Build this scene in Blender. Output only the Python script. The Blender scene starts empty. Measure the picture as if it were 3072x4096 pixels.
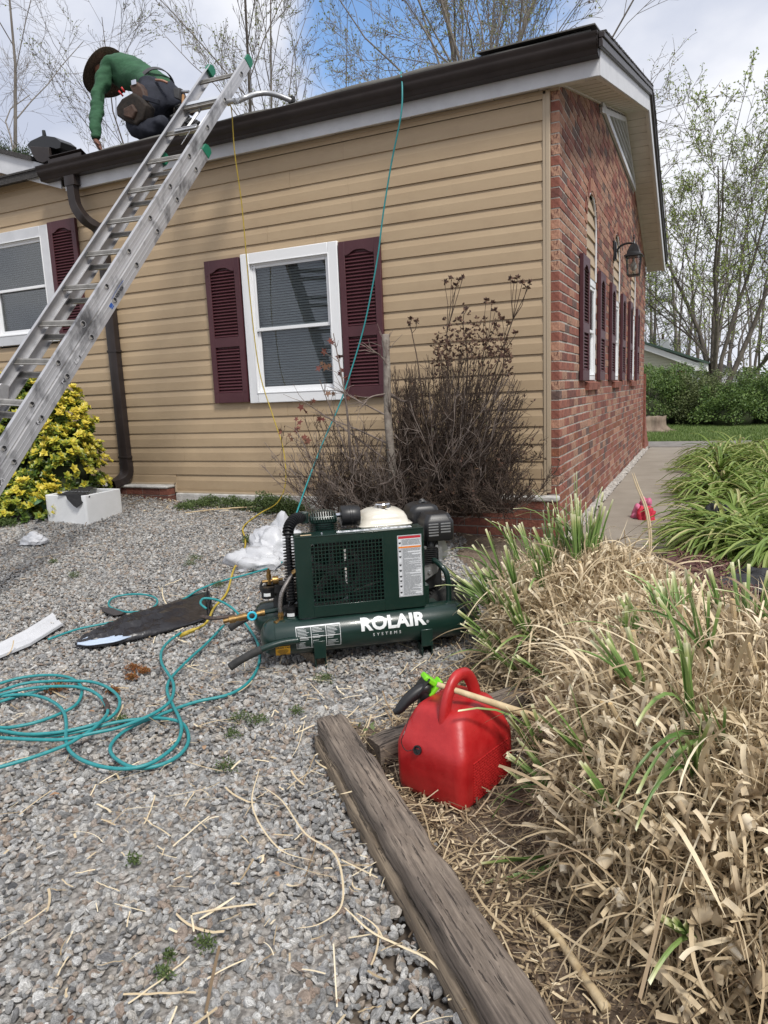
import bpy, bmesh, math, random
import numpy as np
from mathutils import Vector, Matrix, Euler
R = math.radians
random.seed(7); rng = np.random.default_rng(7)
SC = bpy.context.scene
COL = SC.collection

# ------------------------------------------------------------------ camera
FPX = 2809.35; YAW = -0.4324; PITCH = 0.1679; ROLL = -0.0424
CAM = np.array([0.946, -5.0951, 1.1276])
def cam_axes():
    cy, sy = math.cos(YAW), math.sin(YAW)
    fwd = np.array([sy*math.cos(PITCH), cy*math.cos(PITCH), -math.sin(PITCH)])
    right = np.array([cy, -sy, 0.0]); up = np.cross(right, fwd)
    c, s = math.cos(ROLL), math.sin(ROLL)
    return c*right+s*up, -s*right+c*up, fwd
CR, CU, CF = cam_axes()
cd = bpy.data.cameras.new('camera'); cam = bpy.data.objects.new('camera', cd); COL.objects.link(cam)
cam.matrix_world = Matrix(((CR[0], CU[0], -CF[0], CAM[0]), (CR[1], CU[1], -CF[1], CAM[1]), (CR[2], CU[2], -CF[2], CAM[2]), (0, 0, 0, 1)))
cd.sensor_fit = 'HORIZONTAL'; cd.sensor_width = 36.0; cd.lens = FPX/3072*36
cd.clip_start = 0.05; cd.clip_end = 2000
SC.camera = cam
# ------------------------------------------------------------------ world
w = bpy.data.worlds.new("World"); SC.world = w; w.use_nodes = True
nt = w.node_tree; N = nt.nodes; LK = nt.links
N.clear()
SUN_EL = R(52); SUN_AZ = R(128)      # azimuth measured from +Y towards +X
out = N.new('ShaderNodeOutputWorld'); bg = N.new('ShaderNodeBackground'); bg.inputs[1].default_value = 0.1
sky = N.new('ShaderNodeTexSky'); sky.sky_type = 'NISHITA'; sky.sun_disc = False
sky.sun_elevation = SUN_EL; sky.sun_rotation = SUN_AZ; sky.air_density = 1.3; sky.dust_density = 0.6
tc = N.new('ShaderNodeTexCoord')
mp = N.new('ShaderNodeMapping'); mp.inputs['Scale'].default_value = (1, 1, 2.2)
LK.new(tc.outputs['Generated'], mp.inputs[0])
n1 = N.new('ShaderNodeTexNoise'); n1.inputs['Scale'].default_value = 2.1; n1.inputs['Detail'].default_value = 9; n1.inputs['Roughness'].default_value = .56
LK.new(mp.outputs[0], n1.inputs['Vector'])
n2 = N.new('ShaderNodeTexNoise'); n2.inputs['Scale'].default_value = 3.3; n2.inputs['Detail'].default_value = 7
mp2 = N.new('ShaderNodeMapping'); mp2.inputs['Location'].default_value = (4.2, 1.7, 3.3); mp2.inputs['Scale'].default_value = (1, 1, 1.8)
LK.new(tc.outputs['Generated'], mp2.inputs[0]); LK.new(mp2.outputs[0], n2.inputs['Vector'])
# a broken-cloud gap in one part of the sky
dotn = N.new('ShaderNodeVectorMath'); dotn.operation = 'DOT_PRODUCT'
gapdir = CF*FPX + (985*1.8517-1536)*CR - (70*1.8517-2048)*CU
gapdir = gapdir/np.linalg.norm(gapdir)
dotn.inputs[1].default_value = tuple(gapdir); LK.new(tc.outputs['Generated'], dotn.inputs[0])
gap = N.new('ShaderNodeMapRange'); gap.inputs[1].default_value = .972; gap.inputs[2].default_value = .998; gap.inputs[3].default_value = 0; gap.inputs[4].default_value = .30
LK.new(dotn.outputs['Value'], gap.inputs[0])
sub = N.new('ShaderNodeMath'); sub.operation = 'SUBTRACT'; LK.new(n1.outputs[0], sub.inputs[0]); LK.new(gap.outputs[0], sub.inputs[1])
cov = N.new('ShaderNodeMapRange'); cov.inputs[1].default_value = .18; cov.inputs[2].default_value = .36; cov.interpolation_type = 'SMOOTHSTEP'
LK.new(sub.outputs[0], cov.inputs[0])
cr = N.new('ShaderNodeValToRGB'); e = cr.color_ramp.elements
e[0].position = .36; e[0].color = (4.0, 4.35, 5.3, 1); e[1].position = .62; e[1].color = (6.7, 6.8, 7.2, 1)
LK.new(n2.outputs[0], cr.inputs[0])
mxs = N.new('ShaderNodeMix'); mxs.data_type = 'RGBA'
sk2 = N.new('ShaderNodeMix'); sk2.data_type = 'RGBA'; sk2.blend_type = 'MULTIPLY'; sk2.inputs[0].default_value = 1.0
sk2.inputs[7].default_value = (1.0, 1.15, 1.35, 1); LK.new(sky.outputs[0], sk2.inputs[6])
LK.new(cov.outputs[0], mxs.inputs[0]); LK.new(sk2.outputs[2], mxs.inputs[6]); LK.new(cr.outputs[0], mxs.inputs[7])
LK.new(mxs.outputs[2], bg.inputs[0]); LK.new(bg.outputs[0], out.inputs[0])
# ------------------------------------------------------------------ sun
sl = bpy.data.lights.new('sun', 'SUN'); sl.energy = 2.3; sl.angle = R(11); sl.color = (1, .96, .9)
so = bpy.data.objects.new('sun', sl); COL.objects.link(so)
sd = Vector((math.cos(SUN_EL)*math.sin(SUN_AZ), math.cos(SUN_EL)*math.cos(SUN_AZ), math.sin(SUN_EL)))
so.rotation_euler = sd.to_track_quat('Z', 'Y').to_euler(); so.location = (3, -3, 12)
SC.view_settings.view_transform = 'Standard'; SC.view_settings.look = 'None'; SC.view_settings.gamma = 1
SC.view_settings.exposure = 0.55; SC.view_settings.use_curve_mapping = False

# ------------------------------------------------------------------ helpers
KPX = 3072/1659
def unit(v): v = np.asarray(v, float); return v/(np.linalg.norm(v)+1e-9)
def ray(x, y): return CF + (x*KPX-1536)/FPX*CR - (y*KPX-2048)/FPX*CU
def on_z(x, y, z=0.0):
    d = ray(x, y); return CAM + d*(z-CAM[2])/d[2]
def on_y(x, y, Y=0.0):
    d = ray(x, y); return CAM + d*(Y-CAM[1])/d[1]
def on_x(x, y, X=0.0):
    d = ray(x, y); return CAM + d*(X-CAM[0])/d[0]
def gh(x, y):
    s = np.clip((np.asarray(y, float)+3)/2.5, 0, 1); s = s*s*(3-2*s)
    e_ = np.clip(-np.asarray(x, float), 0, 8)
    return .07*np.where(e_ < 5, e_, 5)*s
def on_g(x, y, dz=0.0):
    z = 0.0
    for _ in range(40):
        P = on_z(x, y, z+dz); z = .5*z+.5*float(gh(P[0], P[1]))
    if -9 < P[0] < 0 and P[1] > -.17:      # keep it in front of the siding wall
        P = on_y(x, y, -.17); P[2] = float(gh(P[0], -.17))+dz
    return P
WM = {}
def new_obj(name, data, parent=None):
    o = bpy.data.objects.new(name, data); COL.objects.link(o)
    if parent is not None: o.parent = parent
    WM[o.name] = WM[parent.name].copy() if parent is not None else Matrix.Identity(4)
    return o
def tag(o, label=None, cat=None, group=None, kind=None):
    if label: o['label'] = label
    if cat: o['category'] = cat
    if group: o['group'] = group
    if kind: o['kind'] = kind
    return o
def thing(name, label, cat, loc=(0, 0, 0), rz=0, group=None):
    o = bpy.data.objects.new(name, None); COL.objects.link(o); o.empty_display_size = .1
    o.location = loc; o.rotation_euler = (0, 0, rz)
    WM[o.name] = Matrix.Translation(Vector([float(a) for a in loc])) @ Matrix.Rotation(rz, 4, 'Z')
    return tag(o, label, cat, group)
def copy_tree(o, parent=None):
    c = o.copy(); COL.objects.link(c)
    if parent is not None: c.parent = parent
    for ch in list(o.children): copy_tree(ch, c)
    return c
def crom(pts, n=8):
    P = [np.array(p, float) for p in pts]; P = [2*P[0]-P[1]]+P+[2*P[-1]-P[-2]]
    o = []
    for i in range(1, len(P)-2):
        for k in range(n):
            t = k/n; a, b, c, d = P[i-1], P[i], P[i+1], P[i+2]
            o.append(.5*((2*b)+(-a+c)*t+(2*a-5*b+4*c-d)*t*t+(-a+3*b-3*c+d)*t**3))
    o.append(P[-2]); return o
class MB:
    def __init__(s): s.v = []; s.f = []; s.m = []; s.off = 0
    def add(s, vs, fs, mi=0):
        o = len(s.v); s.v += [tuple(map(float, p)) for p in vs]
        s.f += [tuple(i+o for i in q) for q in fs]; s.m += [mi]*len(fs); return s
    def box(s, x0, x1, y0, y1, z0, z1, mi=0):
        vs = [(x0, y0, z0), (x1, y0, z0), (x1, y1, z0), (x0, y1, z0), (x0, y0, z1), (x1, y0, z1), (x1, y1, z1), (x0, y1, z1)]
        return s.add(vs, [(0, 3, 2, 1), (4, 5, 6, 7), (0, 1, 5, 4), (1, 2, 6, 5), (2, 3, 7, 6), (3, 0, 4, 7)], mi)
    def obox(s, c, sx, sy, sz, M=None, mi=0):
        vs = [(a*sx/2, b*sy/2, d*sz/2) for d in (-1, 1) for a, b in ((-1, -1), (1, -1), (1, 1), (-1, 1))]
        if M is not None: vs = [tuple(M @ Vector(p)) for p in vs]
        vs = [(p[0]+c[0], p[1]+c[1], p[2]+c[2]) for p in vs]
        return s.add(vs, [(0, 3, 2, 1), (4, 5, 6, 7), (0, 1, 5, 4), (1, 2, 6, 5), (2, 3, 7, 6), (3, 0, 4, 7)], mi)
    def rings(s, rs, cap=True, mi=0, closed=True):
        n = len(rs[0]); vs = [p for r_ in rs for p in r_]; fs = []
        for i in range(len(rs)-1):
            for k in range(n if closed else n-1):
                a = i*n+k; b = i*n+(k+1) % n; fs.append((a, b, b+n, a+n))
        if cap and closed: fs.append(tuple(range(n))[::-1]); fs.append(tuple(range((len(rs)-1)*n, len(rs)*n)))
        return s.add(vs, fs, mi)
    def tube(s, path, r, n=8, mi=0, cap=True, flat=1.0, up=(0, 0, 1)):
        P = [np.array(p, float) for p in path]; m = len(P)
        rr = r if hasattr(r, '__len__') else [r]*m
        T = [P[min(i+1, m-1)]-P[max(i-1, 0)] for i in range(m)]
        T = [t/(np.linalg.norm(t)+1e-9) for t in T]
        a = np.array(up, float)
        if abs(a@T[0]) > .95: a = np.array((1., 0, 0))
        nr = a-(a@T[0])*T[0]; nr /= np.linalg.norm(nr); rs = []
        for i in range(m):
            nr = nr-(nr@T[i])*T[i]; nr /= (np.linalg.norm(nr)+1e-9); b = np.cross(T[i], nr)
            rs.append([P[i]+rr[i]*(math.cos(2*math.pi*k/n)*b+flat*math.sin(2*math.pi*k/n)*nr) for k in range(n)])
        return s.rings(rs, cap, mi)
    def cyl(s, a, b, r, n=16, mi=0, r2=None): return s.tube([a, b], [r, r if r2 is None else r2], n, mi)
    def lathe(s, prof, n=20, M=None, mi=0):
        rs = [[(r_*math.cos(2*math.pi*k/n), r_*math.sin(2*math.pi*k/n), z) for k in range(n)] for r_, z in prof]
        if M is not None: rs = [[tuple(M @ Vector(p)) for p in q] for q in rs]
        return s.rings(rs, True, mi)
    def extrude(s, prof, x0, x1, ax='x', mi=0, closed=True):
        def mk(a, b, t): return (t, a, b) if ax == 'x' else ((a, t, b) if ax == 'y' else (a, b, t))
        return s.rings([[mk(a, b, x0) for a, b in prof], [mk(a, b, x1) for a, b in prof]], closed, mi, closed)
    def build(s, name, mats, parent=None, T=None, smooth=False, bevel=0, seg=2, kind=None, auto=None):
        if not isinstance(mats, (list, tuple)): mats = [mats]
        M = Matrix.Identity(4) if T is None else T
        if parent is not None: M = WM[parent.name].inverted() @ M
        a = np.array(s.v, float).reshape(-1, 3)
        M_ = np.array(M); a = a@M_[:3, :3].T+M_[:3, 3]
        me = bpy.data.meshes.new(name); me.from_pydata(a.tolist(), [], s.f)
        for m_ in mats: me.materials.append(m_)
        if len(mats) > 1: me.polygons.foreach_set('material_index', s.m)
        if smooth: me.polygons.foreach_set('use_smooth', [True]*len(s.f))
        bm = bmesh.new(); bm.from_mesh(me); bmesh.ops.recalc_face_normals(bm, faces=bm.faces); bm.to_mesh(me); bm.free()
        if auto is not None:
            me.polygons.foreach_set('use_smooth', [True]*len(s.f)); me.set_sharp_from_angle(angle=R(auto))
        me.update()
        o = new_obj(name, me, parent)
        if bevel:
            b = o.modifiers.new('bevel', 'BEVEL'); b.width = bevel; b.segments = seg; b.limit_method = 'ANGLE'; b.angle_limit = R(35)
            b.harden_normals = False
            me.polygons.foreach_set('use_smooth', [True]*len(s.f)); me.set_sharp_from_angle(angle=R(50))
        if kind: o['kind'] = kind
        return o
def np_mesh(name, V, F, mats, parent=None, midx=None, smooth=False, kind=None, cols=None):
    """V (n,3), F (m,k) arrays -> one object quickly; cols = per-vertex tint 0..1"""
    V = np.asarray(V, np.float32); F = np.asarray(F, np.int32)
    if parent is not None:
        M_ = np.array(WM[parent.name].inverted()); V = V@M_[:3, :3].T.astype(np.float32)+M_[:3, 3].astype(np.float32)
    me = bpy.data.meshes.new(name); k = F.shape[1]
    me.vertices.add(len(V)); me.vertices.foreach_set('co', V.ravel())
    me.loops.add(F.size); me.loops.foreach_set('vertex_index', F.ravel())
    me.polygons.add(len(F)); me.polygons.foreach_set('loop_start', np.arange(0, F.size, k, dtype=np.int32))
    try: me.polygons.foreach_set('loop_total', np.full(len(F), k, np.int32))
    except Exception: pass
    if not isinstance(mats, (list, tuple)): mats = [mats]
    for m_ in mats: me.materials.append(m_)
    if midx is not None: me.polygons.foreach_set('material_index', np.asarray(midx, np.int32))
    me.polygons.foreach_set('use_smooth', np.full(len(F), smooth))
    if cols is not None:
        at = me.attributes.new('tint', 'FLOAT', 'POINT'); at.data.foreach_set('value', np.asarray(cols, np.float32))
    me.update(calc_edges=True); me.validate()
    o = new_obj(name, me, parent)
    if kind: o['kind'] = kind
    return o
# ------------------------------------------------------------------ materials
def M(name, col, rough=.6, metal=0.0, col2=None, scale=12, var=.5, bump=0.0, bscale=60, lo=.35, hi=.65, stretch=None, coat=0, spec=None, rvar=0, tint=None, inst=None, trans=0, detail=6, coord='Object', disp=None):
    m = bpy.data.materials.new(name); m.use_nodes = True; t = m.node_tree; n = t.nodes; b = n['Principled BSDF']
    b.inputs['Roughness'].default_value = rough; b.inputs['Metallic'].default_value = metal
    if spec is not None: b.inputs['Specular IOR Level'].default_value = spec
    if coat: b.inputs['Coat Weight'].default_value = coat
    c0 = (*col, 1); last = None
    tcn = n.new('ShaderNodeTexCoord'); vec = tcn.outputs[coord]
    if stretch:
        mpn = n.new('ShaderNodeMapping'); mpn.inputs['Scale'].default_value = stretch; t.links.new(vec, mpn.inputs[0]); vec = mpn.outputs[0]
    if col2 is not None:
        nz = n.new('ShaderNodeTexNoise'); nz.inputs['Scale'].default_value = scale; nz.inputs['Detail'].default_value = detail; nz.inputs['Roughness'].default_value = .6
        t.links.new(vec, nz.inputs['Vector'])
        rp = n.new('ShaderNodeValToRGB'); rp.color_ramp.elements[0].position = lo; rp.color_ramp.elements[1].position = hi
        rp.color_ramp.elements[0].color = c0; rp.color_ramp.elements[1].color = (*col2, 1)
        t.links.new(nz.outputs[0], rp.inputs[0]); last = rp.outputs[0]
        if rvar:
            mr = n.new('ShaderNodeMapRange'); mr.inputs[3].default_value = rough-rvar; mr.inputs[4].default_value = rough+rvar
            t.links.new(nz.outputs[0], mr.inputs[0]); t.links.new(mr.outputs[0], b.inputs['Roughness'])
    if tint is not None or inst is not None:
        rp = n.new('ShaderNodeValToRGB'); src = tint if tint is not None else inst
        el = rp.color_ramp.elements
        while len(el) < len(src): el.new(.5)
        for i, cc in enumerate(src): el[i].position = i/max(1, len(src)-1) if len(cc) == 3 else cc[3]; el[i].color = (*cc[:3], 1)
        if tint is not None:
            at = n.new('ShaderNodeAttribute'); at.attribute_name = 'tint'; t.links.new(at.outputs['Fac'], rp.inputs[0])
        else:
            oi = n.new('ShaderNodeObjectInfo'); t.links.new(oi.outputs['Random'], rp.inputs[0])
        if last is None: last = rp.outputs[0]
        else:
            mx = n.new('ShaderNodeMix'); mx.data_type = 'RGBA'; mx.blend_type = 'MULTIPLY'; mx.inputs[0].default_value = 1
            t.links.new(last, mx.inputs[6]); t.links.new(rp.outputs[0], mx.inputs[7]); last = mx.outputs[2]
    if last is not None: t.links.new(last, b.inputs['Base Color'])
    else: b.inputs['Base Color'].default_value = c0
    if bump:
        nb = n.new('ShaderNodeTexNoise'); nb.inputs['Scale'].default_value = bscale; nb.inputs['Detail'].default_value = 5; t.links.new(vec, nb.inputs['Vector'])
        bp = n.new('ShaderNodeBump'); bp.inputs['Strength'].default_value = bump; bp.inputs['Distance'].default_value = .01
        t.links.new(nb.outputs[0], bp.inputs['Height']); t.links.new(bp.outputs[0], b.inputs['Normal'])
    if trans:
        out_ = n['Material Output']; tr = n.new('ShaderNodeBsdfTranslucent'); ms = n.new('ShaderNodeMixShader'); ms.inputs[0].default_value = trans
        if last is not None: t.links.new(last, tr.inputs[0])
        else: tr.inputs[0].default_value = c0
        t.links.new(b.outputs[0], ms.inputs[1]); t.links.new(tr.outputs[0], ms.inputs[2]); t.links.new(ms.outputs[0], out_.inputs[0])
    return m
def woodm(name, c1, c2, crack):
    m = bpy.data.materials.new(name); m.use_nodes = True; t = m.node_tree; n = t.nodes; b = n['Principled BSDF']; b.inputs['Roughness'].default_value = .85
    tc_ = n.new('ShaderNodeTexCoord')
    def nz(sc, st, det=8, dist=0.0):
        mp_ = n.new('ShaderNodeMapping'); mp_.inputs['Scale'].default_value = st; t.links.new(tc_.outputs['Object'], mp_.inputs[0]); q = n.new('ShaderNodeTexNoise'); q.inputs['Scale'].default_value = sc; q.inputs['Detail'].default_value = det; q.inputs['Roughness'].default_value = .65; q.inputs['Distortion'].default_value = dist; t.links.new(mp_.outputs[0], q.inputs['Vector']); return q.outputs[0]
    def ramp(src, els):
        r_ = n.new('ShaderNodeValToRGB'); e = r_.color_ramp.elements
        while len(e) < len(els): e.new(.5)
        for i, (pos, c) in enumerate(els): e[i].position = pos; e[i].color = (*c, 1)
        t.links.new(src, r_.inputs[0]); return r_.outputs[0]
    g = nz(6, (1.0, 26, 26), 10, .3); blot = nz(2.2, (2, 6, 6), 5); ck = nz(7, (.55, 22, 22), 6, .6)
    base = ramp(g, [(.30, c1), (.52, tuple(.55*a+.45*b_ for a, b_ in zip(c1, c2))), (.72, c2)])
    cm = ramp(ck, [(.385, (crack,)*3), (.43, (1, 1, 1))]); bl = ramp(blot, [(.32, (.62, .60, .60)), (.68, (1.12, 1.1, 1.06))])
    def mul(a, c):
        x = n.new('ShaderNodeMix'); x.data_type = 'RGBA'; x.blend_type = 'MULTIPLY'; x.inputs[0].default_value = 1; t.links.new(a, x.inputs[6]); t.links.new(c, x.inputs[7]); return x.outputs[2]
    t.links.new(mul(mul(base, cm), bl), b.inputs['Base Color'])
    ad = n.new('ShaderNodeMath'); ad.operation = 'MULTIPLY_ADD'; ad.inputs[1].default_value = .5; t.links.new(g, ad.inputs[0])
    bw = n.new('ShaderNodeRGBToBW'); t.links.new(cm, bw.inputs[0]); t.links.new(bw.outputs[0], ad.inputs[2])
    bp = n.new('ShaderNodeBump'); bp.inputs['Strength'].default_value = 1; bp.inputs['Distance'].default_value = .003; t.links.new(ad.outputs[0], bp.inputs['Height']); t.links.new(bp.outputs[0], b.inputs['Normal'])
    return m
def glass(name, tintc=(.9, .95, .95), op=.25, rough=.02):
    m = bpy.data.materials.new(name); m.use_nodes = True; t = m.node_tree; n = t.nodes; n.remove(n['Principled BSDF'])
    a = n.new('ShaderNodeBsdfTransparent'); a.inputs[0].default_value = (*tintc, 1)
    g = n.new('ShaderNodeBsdfGlossy'); g.inputs['Roughness'].default_value = rough
    fr = n.new('ShaderNodeFresnel'); fr.inputs[0].default_value = 1.5
    ad = n.new('ShaderNodeMath'); ad.operation = 'MULTIPLY_ADD'; ad.inputs[1].default_value = .9; ad.inputs[2].default_value = op*.2
    t.links.new(fr.outputs[0], ad.inputs[0])
    ms = n.new('ShaderNodeMixShader'); t.links.new(ad.outputs[0], ms.inputs[0]); t.links.new(a.outputs[0], ms.inputs[1]); t.links.new(g.outputs[0], ms.inputs[2])
    t.links.new(ms.outputs[0], n['Material Output'].inputs[0]); return m
# ================================================================== GROUND
m_soil = M('soil', (.085, .065, .05), .95, col2=(.16, .13, .10), scale=9, bump=.5, bscale=40)
m_grav = M('gravel_bed', (.13, .12, .11), .95, col2=(.33, .31, .285), scale=70, lo=.4, hi=.6, bump=.8, bscale=90)
m_lawn = M('lawn', (.10, .15, .045), .9, col2=(.17, .20, .07), scale=3, bump=.6, bscale=60)
m_walk = M('walk_concrete', (.225, .195, .155), .85, col2=(.31, .275, .225), scale=2.2, bump=.12, bscale=150, lo=.3, hi=.7)
m_walkd = M('walk_concrete_dark', (.17, .155, .14), .85, col2=(.24, .22, .2), scale=5, bump=.12, bscale=120)
m_mulch = M('mulch_bed', (.07, .032, .028), .95, col2=(.14, .07, .06), scale=60, bump=1, bscale=70)
m_litter = M('litter_bed', (.10, .07, .048), .95, col2=(.21, .16, .115), scale=55, bump=1, bscale=80, lo=.38, hi=.62)
def gridsheet(name, xs, ys, zf, mat, label=None):
    X, Y = np.meshgrid(xs, ys, indexing='ij'); Z = zf(X, Y); V = np.stack([X, Y, Z], -1).reshape(-1, 3)
    a = np.arange(len(xs)*len(ys)).reshape(len(xs), len(ys))
    F = np.stack([a[:-1, :-1], a[1:, :-1], a[1:, 1:], a[:-1, 1:]], -1).reshape(-1, 4)
    o = np_mesh(name, V, F, mat, smooth=True); o['kind'] = 'structure'; return o
xs = np.concatenate([[-600, -200, -60, -20, -10], np.arange(-7, 3.01, .1), [5, 10, 20, 60, 200, 600]])
ys = np.concatenate([[-600, -200, -60, -20, -10], np.arange(-6, 10.01, .1), [14, 20, 30, 60, 200, 800]])
def bump2(X, Y): return .006*np.sin(X*5.1+Y*2.3)*np.sin(Y*4.7-X*1.9)*((np.abs(X) < 8) & (np.abs(Y) < 10))
gridsheet('ground', xs, ys, lambda X, Y: gh(X, Y)+bump2(X, Y)-.02, m_soil)
xs = np.arange(-7, .36, .07); ys = np.arange(-6.0, -.14, .07)
gridsheet('gravel_ground', xs, ys, lambda X, Y: gh(X, Y)+bump2(X, Y)-.006, m_grav)
def bed_in(X, Y):
    """>0 inside the planting bed (right of the timber, in front of the house corner)"""
    d1 = ((X+.20)*.735+(Y+3.13)*.678)            # distance right of the timber line
    d2 = X-(.0+.30*np.sin(Y*2.1+1)*.2)           # behind the timber's end the bed edge runs towards the house
    d2 = X+.02+.05*np.sin(Y*6)
    return np.where(Y < -3.1, d1, np.where(Y < -1.9, d2, np.minimum(d2+ (Y+1.9)*.45, 9)))
xs = np.arange(-1.4, 3.01, .05); ys = np.arange(-6, -.06, .05)
gridsheet('planting_bed', xs, ys, lambda X, Y: gh(X, Y)+.004+bump2(X, Y)+.010*np.sin(X*9)*np.sin(Y*8)-.10*np.clip(.5-bed_in(X, Y)*8, 0, 1), m_litter)
gridsheet('mulch_bed', np.linspace(.75, 3.5, 30), np.linspace(-2.2, .3, 30), lambda X, Y: .035+0*X+.008*np.sin(X*11)*np.sin(Y*12), m_mulch)
gridsheet('lawn', np.linspace(-8, 14, 40), np.linspace(9.0, 30, 40), lambda X, Y: .0+0*X+.02*np.sin(X)*np.sin(Y), m_lawn)
wk = MB(); wk.box(.07, 1.05, -1.05, 3.6, -.08, .0); wk.box(.07, 1.05, 3.608, 7.95, -.08, .001)
w_ = wk.build('walkway', m_walk, bevel=.006); w_['kind'] = 'structure'
w_ = MB().box(-.2, 1.7, 7.96, 9.1, -.08, .012).build('walkway', m_walkd, bevel=.006); w_['kind'] = 'structure'
# ragged mortar line where slab meets brick
def ragged(name, x0, x1, y0, y1, z0, z1, mat, n=160, amp=.02):
    b = MB(); L_ = []
    for i in range(n+1):
        y = y0+(y1-y0)*i/n; k = random.random()
        L_.append([(x0, y, z0), (x1+amp*random.uniform(-1, 1), y, z0), (x1-.02+amp*random.uniform(-1, .6), y, z0+(z1-z0)*(.3+.5*k)), (x0, y, z1*(.7+.5*k)+.004)])
    b.rings(L_, True); return b.build(name, mat)
m_mortarw = M('mortar_pale', (.20, .18, .16), .95, col2=(.46, .43, .39), scale=30, bump=.8, bscale=60)
o = ragged('mortar_edge', .004, .06, -.02, 7.95, -.01, .035, m_mortarw, 200); o['kind'] = 'structure'
# ================================================================== HOUSE
house = thing('brick_house', 'single storey house with tan siding front and red brick gable side', 'house', (0, 0, 0))
m_sid0 = M('siding_tan_plain', (.405, .300, .188), .5, col2=(.435, .328, .208), scale=1.5, bump=.12, bscale=200, stretch=(1, 1, 7), spec=.35)
m_sid = m_sid0
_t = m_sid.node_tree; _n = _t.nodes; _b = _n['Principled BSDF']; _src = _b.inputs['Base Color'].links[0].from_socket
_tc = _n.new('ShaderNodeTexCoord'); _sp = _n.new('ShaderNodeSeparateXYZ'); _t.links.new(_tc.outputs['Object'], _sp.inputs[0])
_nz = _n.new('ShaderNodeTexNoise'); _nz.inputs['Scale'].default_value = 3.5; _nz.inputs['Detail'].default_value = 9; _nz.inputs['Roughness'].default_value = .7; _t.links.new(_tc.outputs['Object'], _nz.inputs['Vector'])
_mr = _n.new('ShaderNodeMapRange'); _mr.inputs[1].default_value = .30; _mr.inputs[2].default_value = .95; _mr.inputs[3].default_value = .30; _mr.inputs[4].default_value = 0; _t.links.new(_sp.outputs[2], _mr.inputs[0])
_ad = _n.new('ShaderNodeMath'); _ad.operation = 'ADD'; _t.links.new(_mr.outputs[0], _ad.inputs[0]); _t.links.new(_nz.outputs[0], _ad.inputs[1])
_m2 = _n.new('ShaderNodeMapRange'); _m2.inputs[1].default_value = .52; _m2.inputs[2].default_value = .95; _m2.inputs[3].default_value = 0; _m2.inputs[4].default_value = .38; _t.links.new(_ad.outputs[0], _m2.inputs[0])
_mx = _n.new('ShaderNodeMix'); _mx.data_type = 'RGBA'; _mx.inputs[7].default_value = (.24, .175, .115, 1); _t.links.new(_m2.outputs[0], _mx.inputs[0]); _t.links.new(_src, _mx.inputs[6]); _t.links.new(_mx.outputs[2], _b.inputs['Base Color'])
m_trim = M('trim_tan', (.41, .325, .225), .5)
m_white = M('white_aluminium', (.62, .63, .65), .45, col2=(.52, .53, .55), scale=7, spec=.5, lo=.3, hi=.7)
m_vinyl = M('white_vinyl', (.78, .79, .80), .35)
m_soff = M('soffit_white', (.60, .555, .50), .6, col2=(.52, .475, .42), scale=5)
m_brown = M('brown_gutter', (.024, .018, .017), .42, col2=(.034, .026, .024), scale=6, spec=.35)
m_roof = M('roof_shingle', (.035, .033, .033), .9, col2=(.07, .065, .062), scale=60, bump=.8, bscale=150)
m_felt = M('roof_felt', (.085, .08, .072), .7, col2=(.13, .125, .112), scale=8, bump=.2, bscale=30)
m_mort = M('mortar', (.33, .30, .265), .95, col2=(.48, .44, .39), scale=14, bump=.5, bscale=120)
m_found = M('foundation_concrete', (.36, .35, .33), .9, col2=(.58, .57, .54), scale=9, bump=.5, bscale=60)
m_dark = M('dark_interior', (.012, .012, .013), .9)
H = .127
def rake_x(z): return -4.47-(z-3.12)/.335      # left gable rake: siding reaches up to here
def zline(n): return .466+(20-n)*H
SP = [(0, -.004), (0, -.017), (.072, -.017), (.082, -.0145), (.122, -.007), (.127, -.006), (.127, -.004)]
def siding_piece(x0, x1, z0, z1=None):
    """one course from z0 (butt) up; clipped at z1"""
    pr = []
    top = H if z1 is None else min(H, z1-z0)
    for z, y in SP:
        if z <= top+1e-6: pr.append((y, z0+z))
    if top < H-1e-6:
        yv = np.interp(top, [0, .072, .122, .127], [-.02, -.02, -.007, -.006]); pr += [(yv, z0+top), (-.004, z0+top)]
    b = MB(); b.extrude(pr, x0, x1, 'x'); return b
W1 = (-2.50, -1.78, 1.17, 2.22); W2 = (-5.62, -4.80, 1.82, 2.75)
def course(z0, ztop, xl, xr):
    segs = [(xl, xr)]
    for (a, b, c, d) in (W1, W2):
        if z0+H > c and z0 < d:
            ns = []
            for (p, q) in segs:
                if q <= a or p >= b: ns.append((p, q))
                else:
                    if p < a: ns.append((p, a))
                    if q > b: ns.append((b, q))
            segs = ns
    out_ = []
    for (p, q) in segs:       # seams between panels
        while q-p > 2.7:
            c = p+random.uniform(1.2, 2.5); out_.append((p, c-.0012)); p = c
        out_.append((p, q))
    for (p, q) in out_:
        o = siding_piece(p, q, z0, ztop).build('siding_panel', m_sid, house)
        o.location.y += random.uniform(-.0022, .0)
for n in range(0, 21):
    z0 = zline(n); 
    if n == 0: zt = 3.06
    else: zt = None
    if z0 >= 3.0:
        if z0 < 3.06: course(z0, 3.058, -4.5, -.085)
    xl = -7.4
    course(z0, 3.058 if z0+H > 3.06 else None, xl, -.085)
z0 = zline(21)
course(z0, None, -.82, -.085) if False else None
siding_piece(-.85, -.085, zline(21)+.022, zline(20)).build('siding_panel', m_sid, house)
siding_piece(-3.5, -.852, zline(21)-.028, zline(21)-.0005).build('siding_panel', m_sid, house)
siding_piece(-3.5, -.852, zline(21)+.0, zline(20)).build('siding_panel', m_sid, house)
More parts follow.
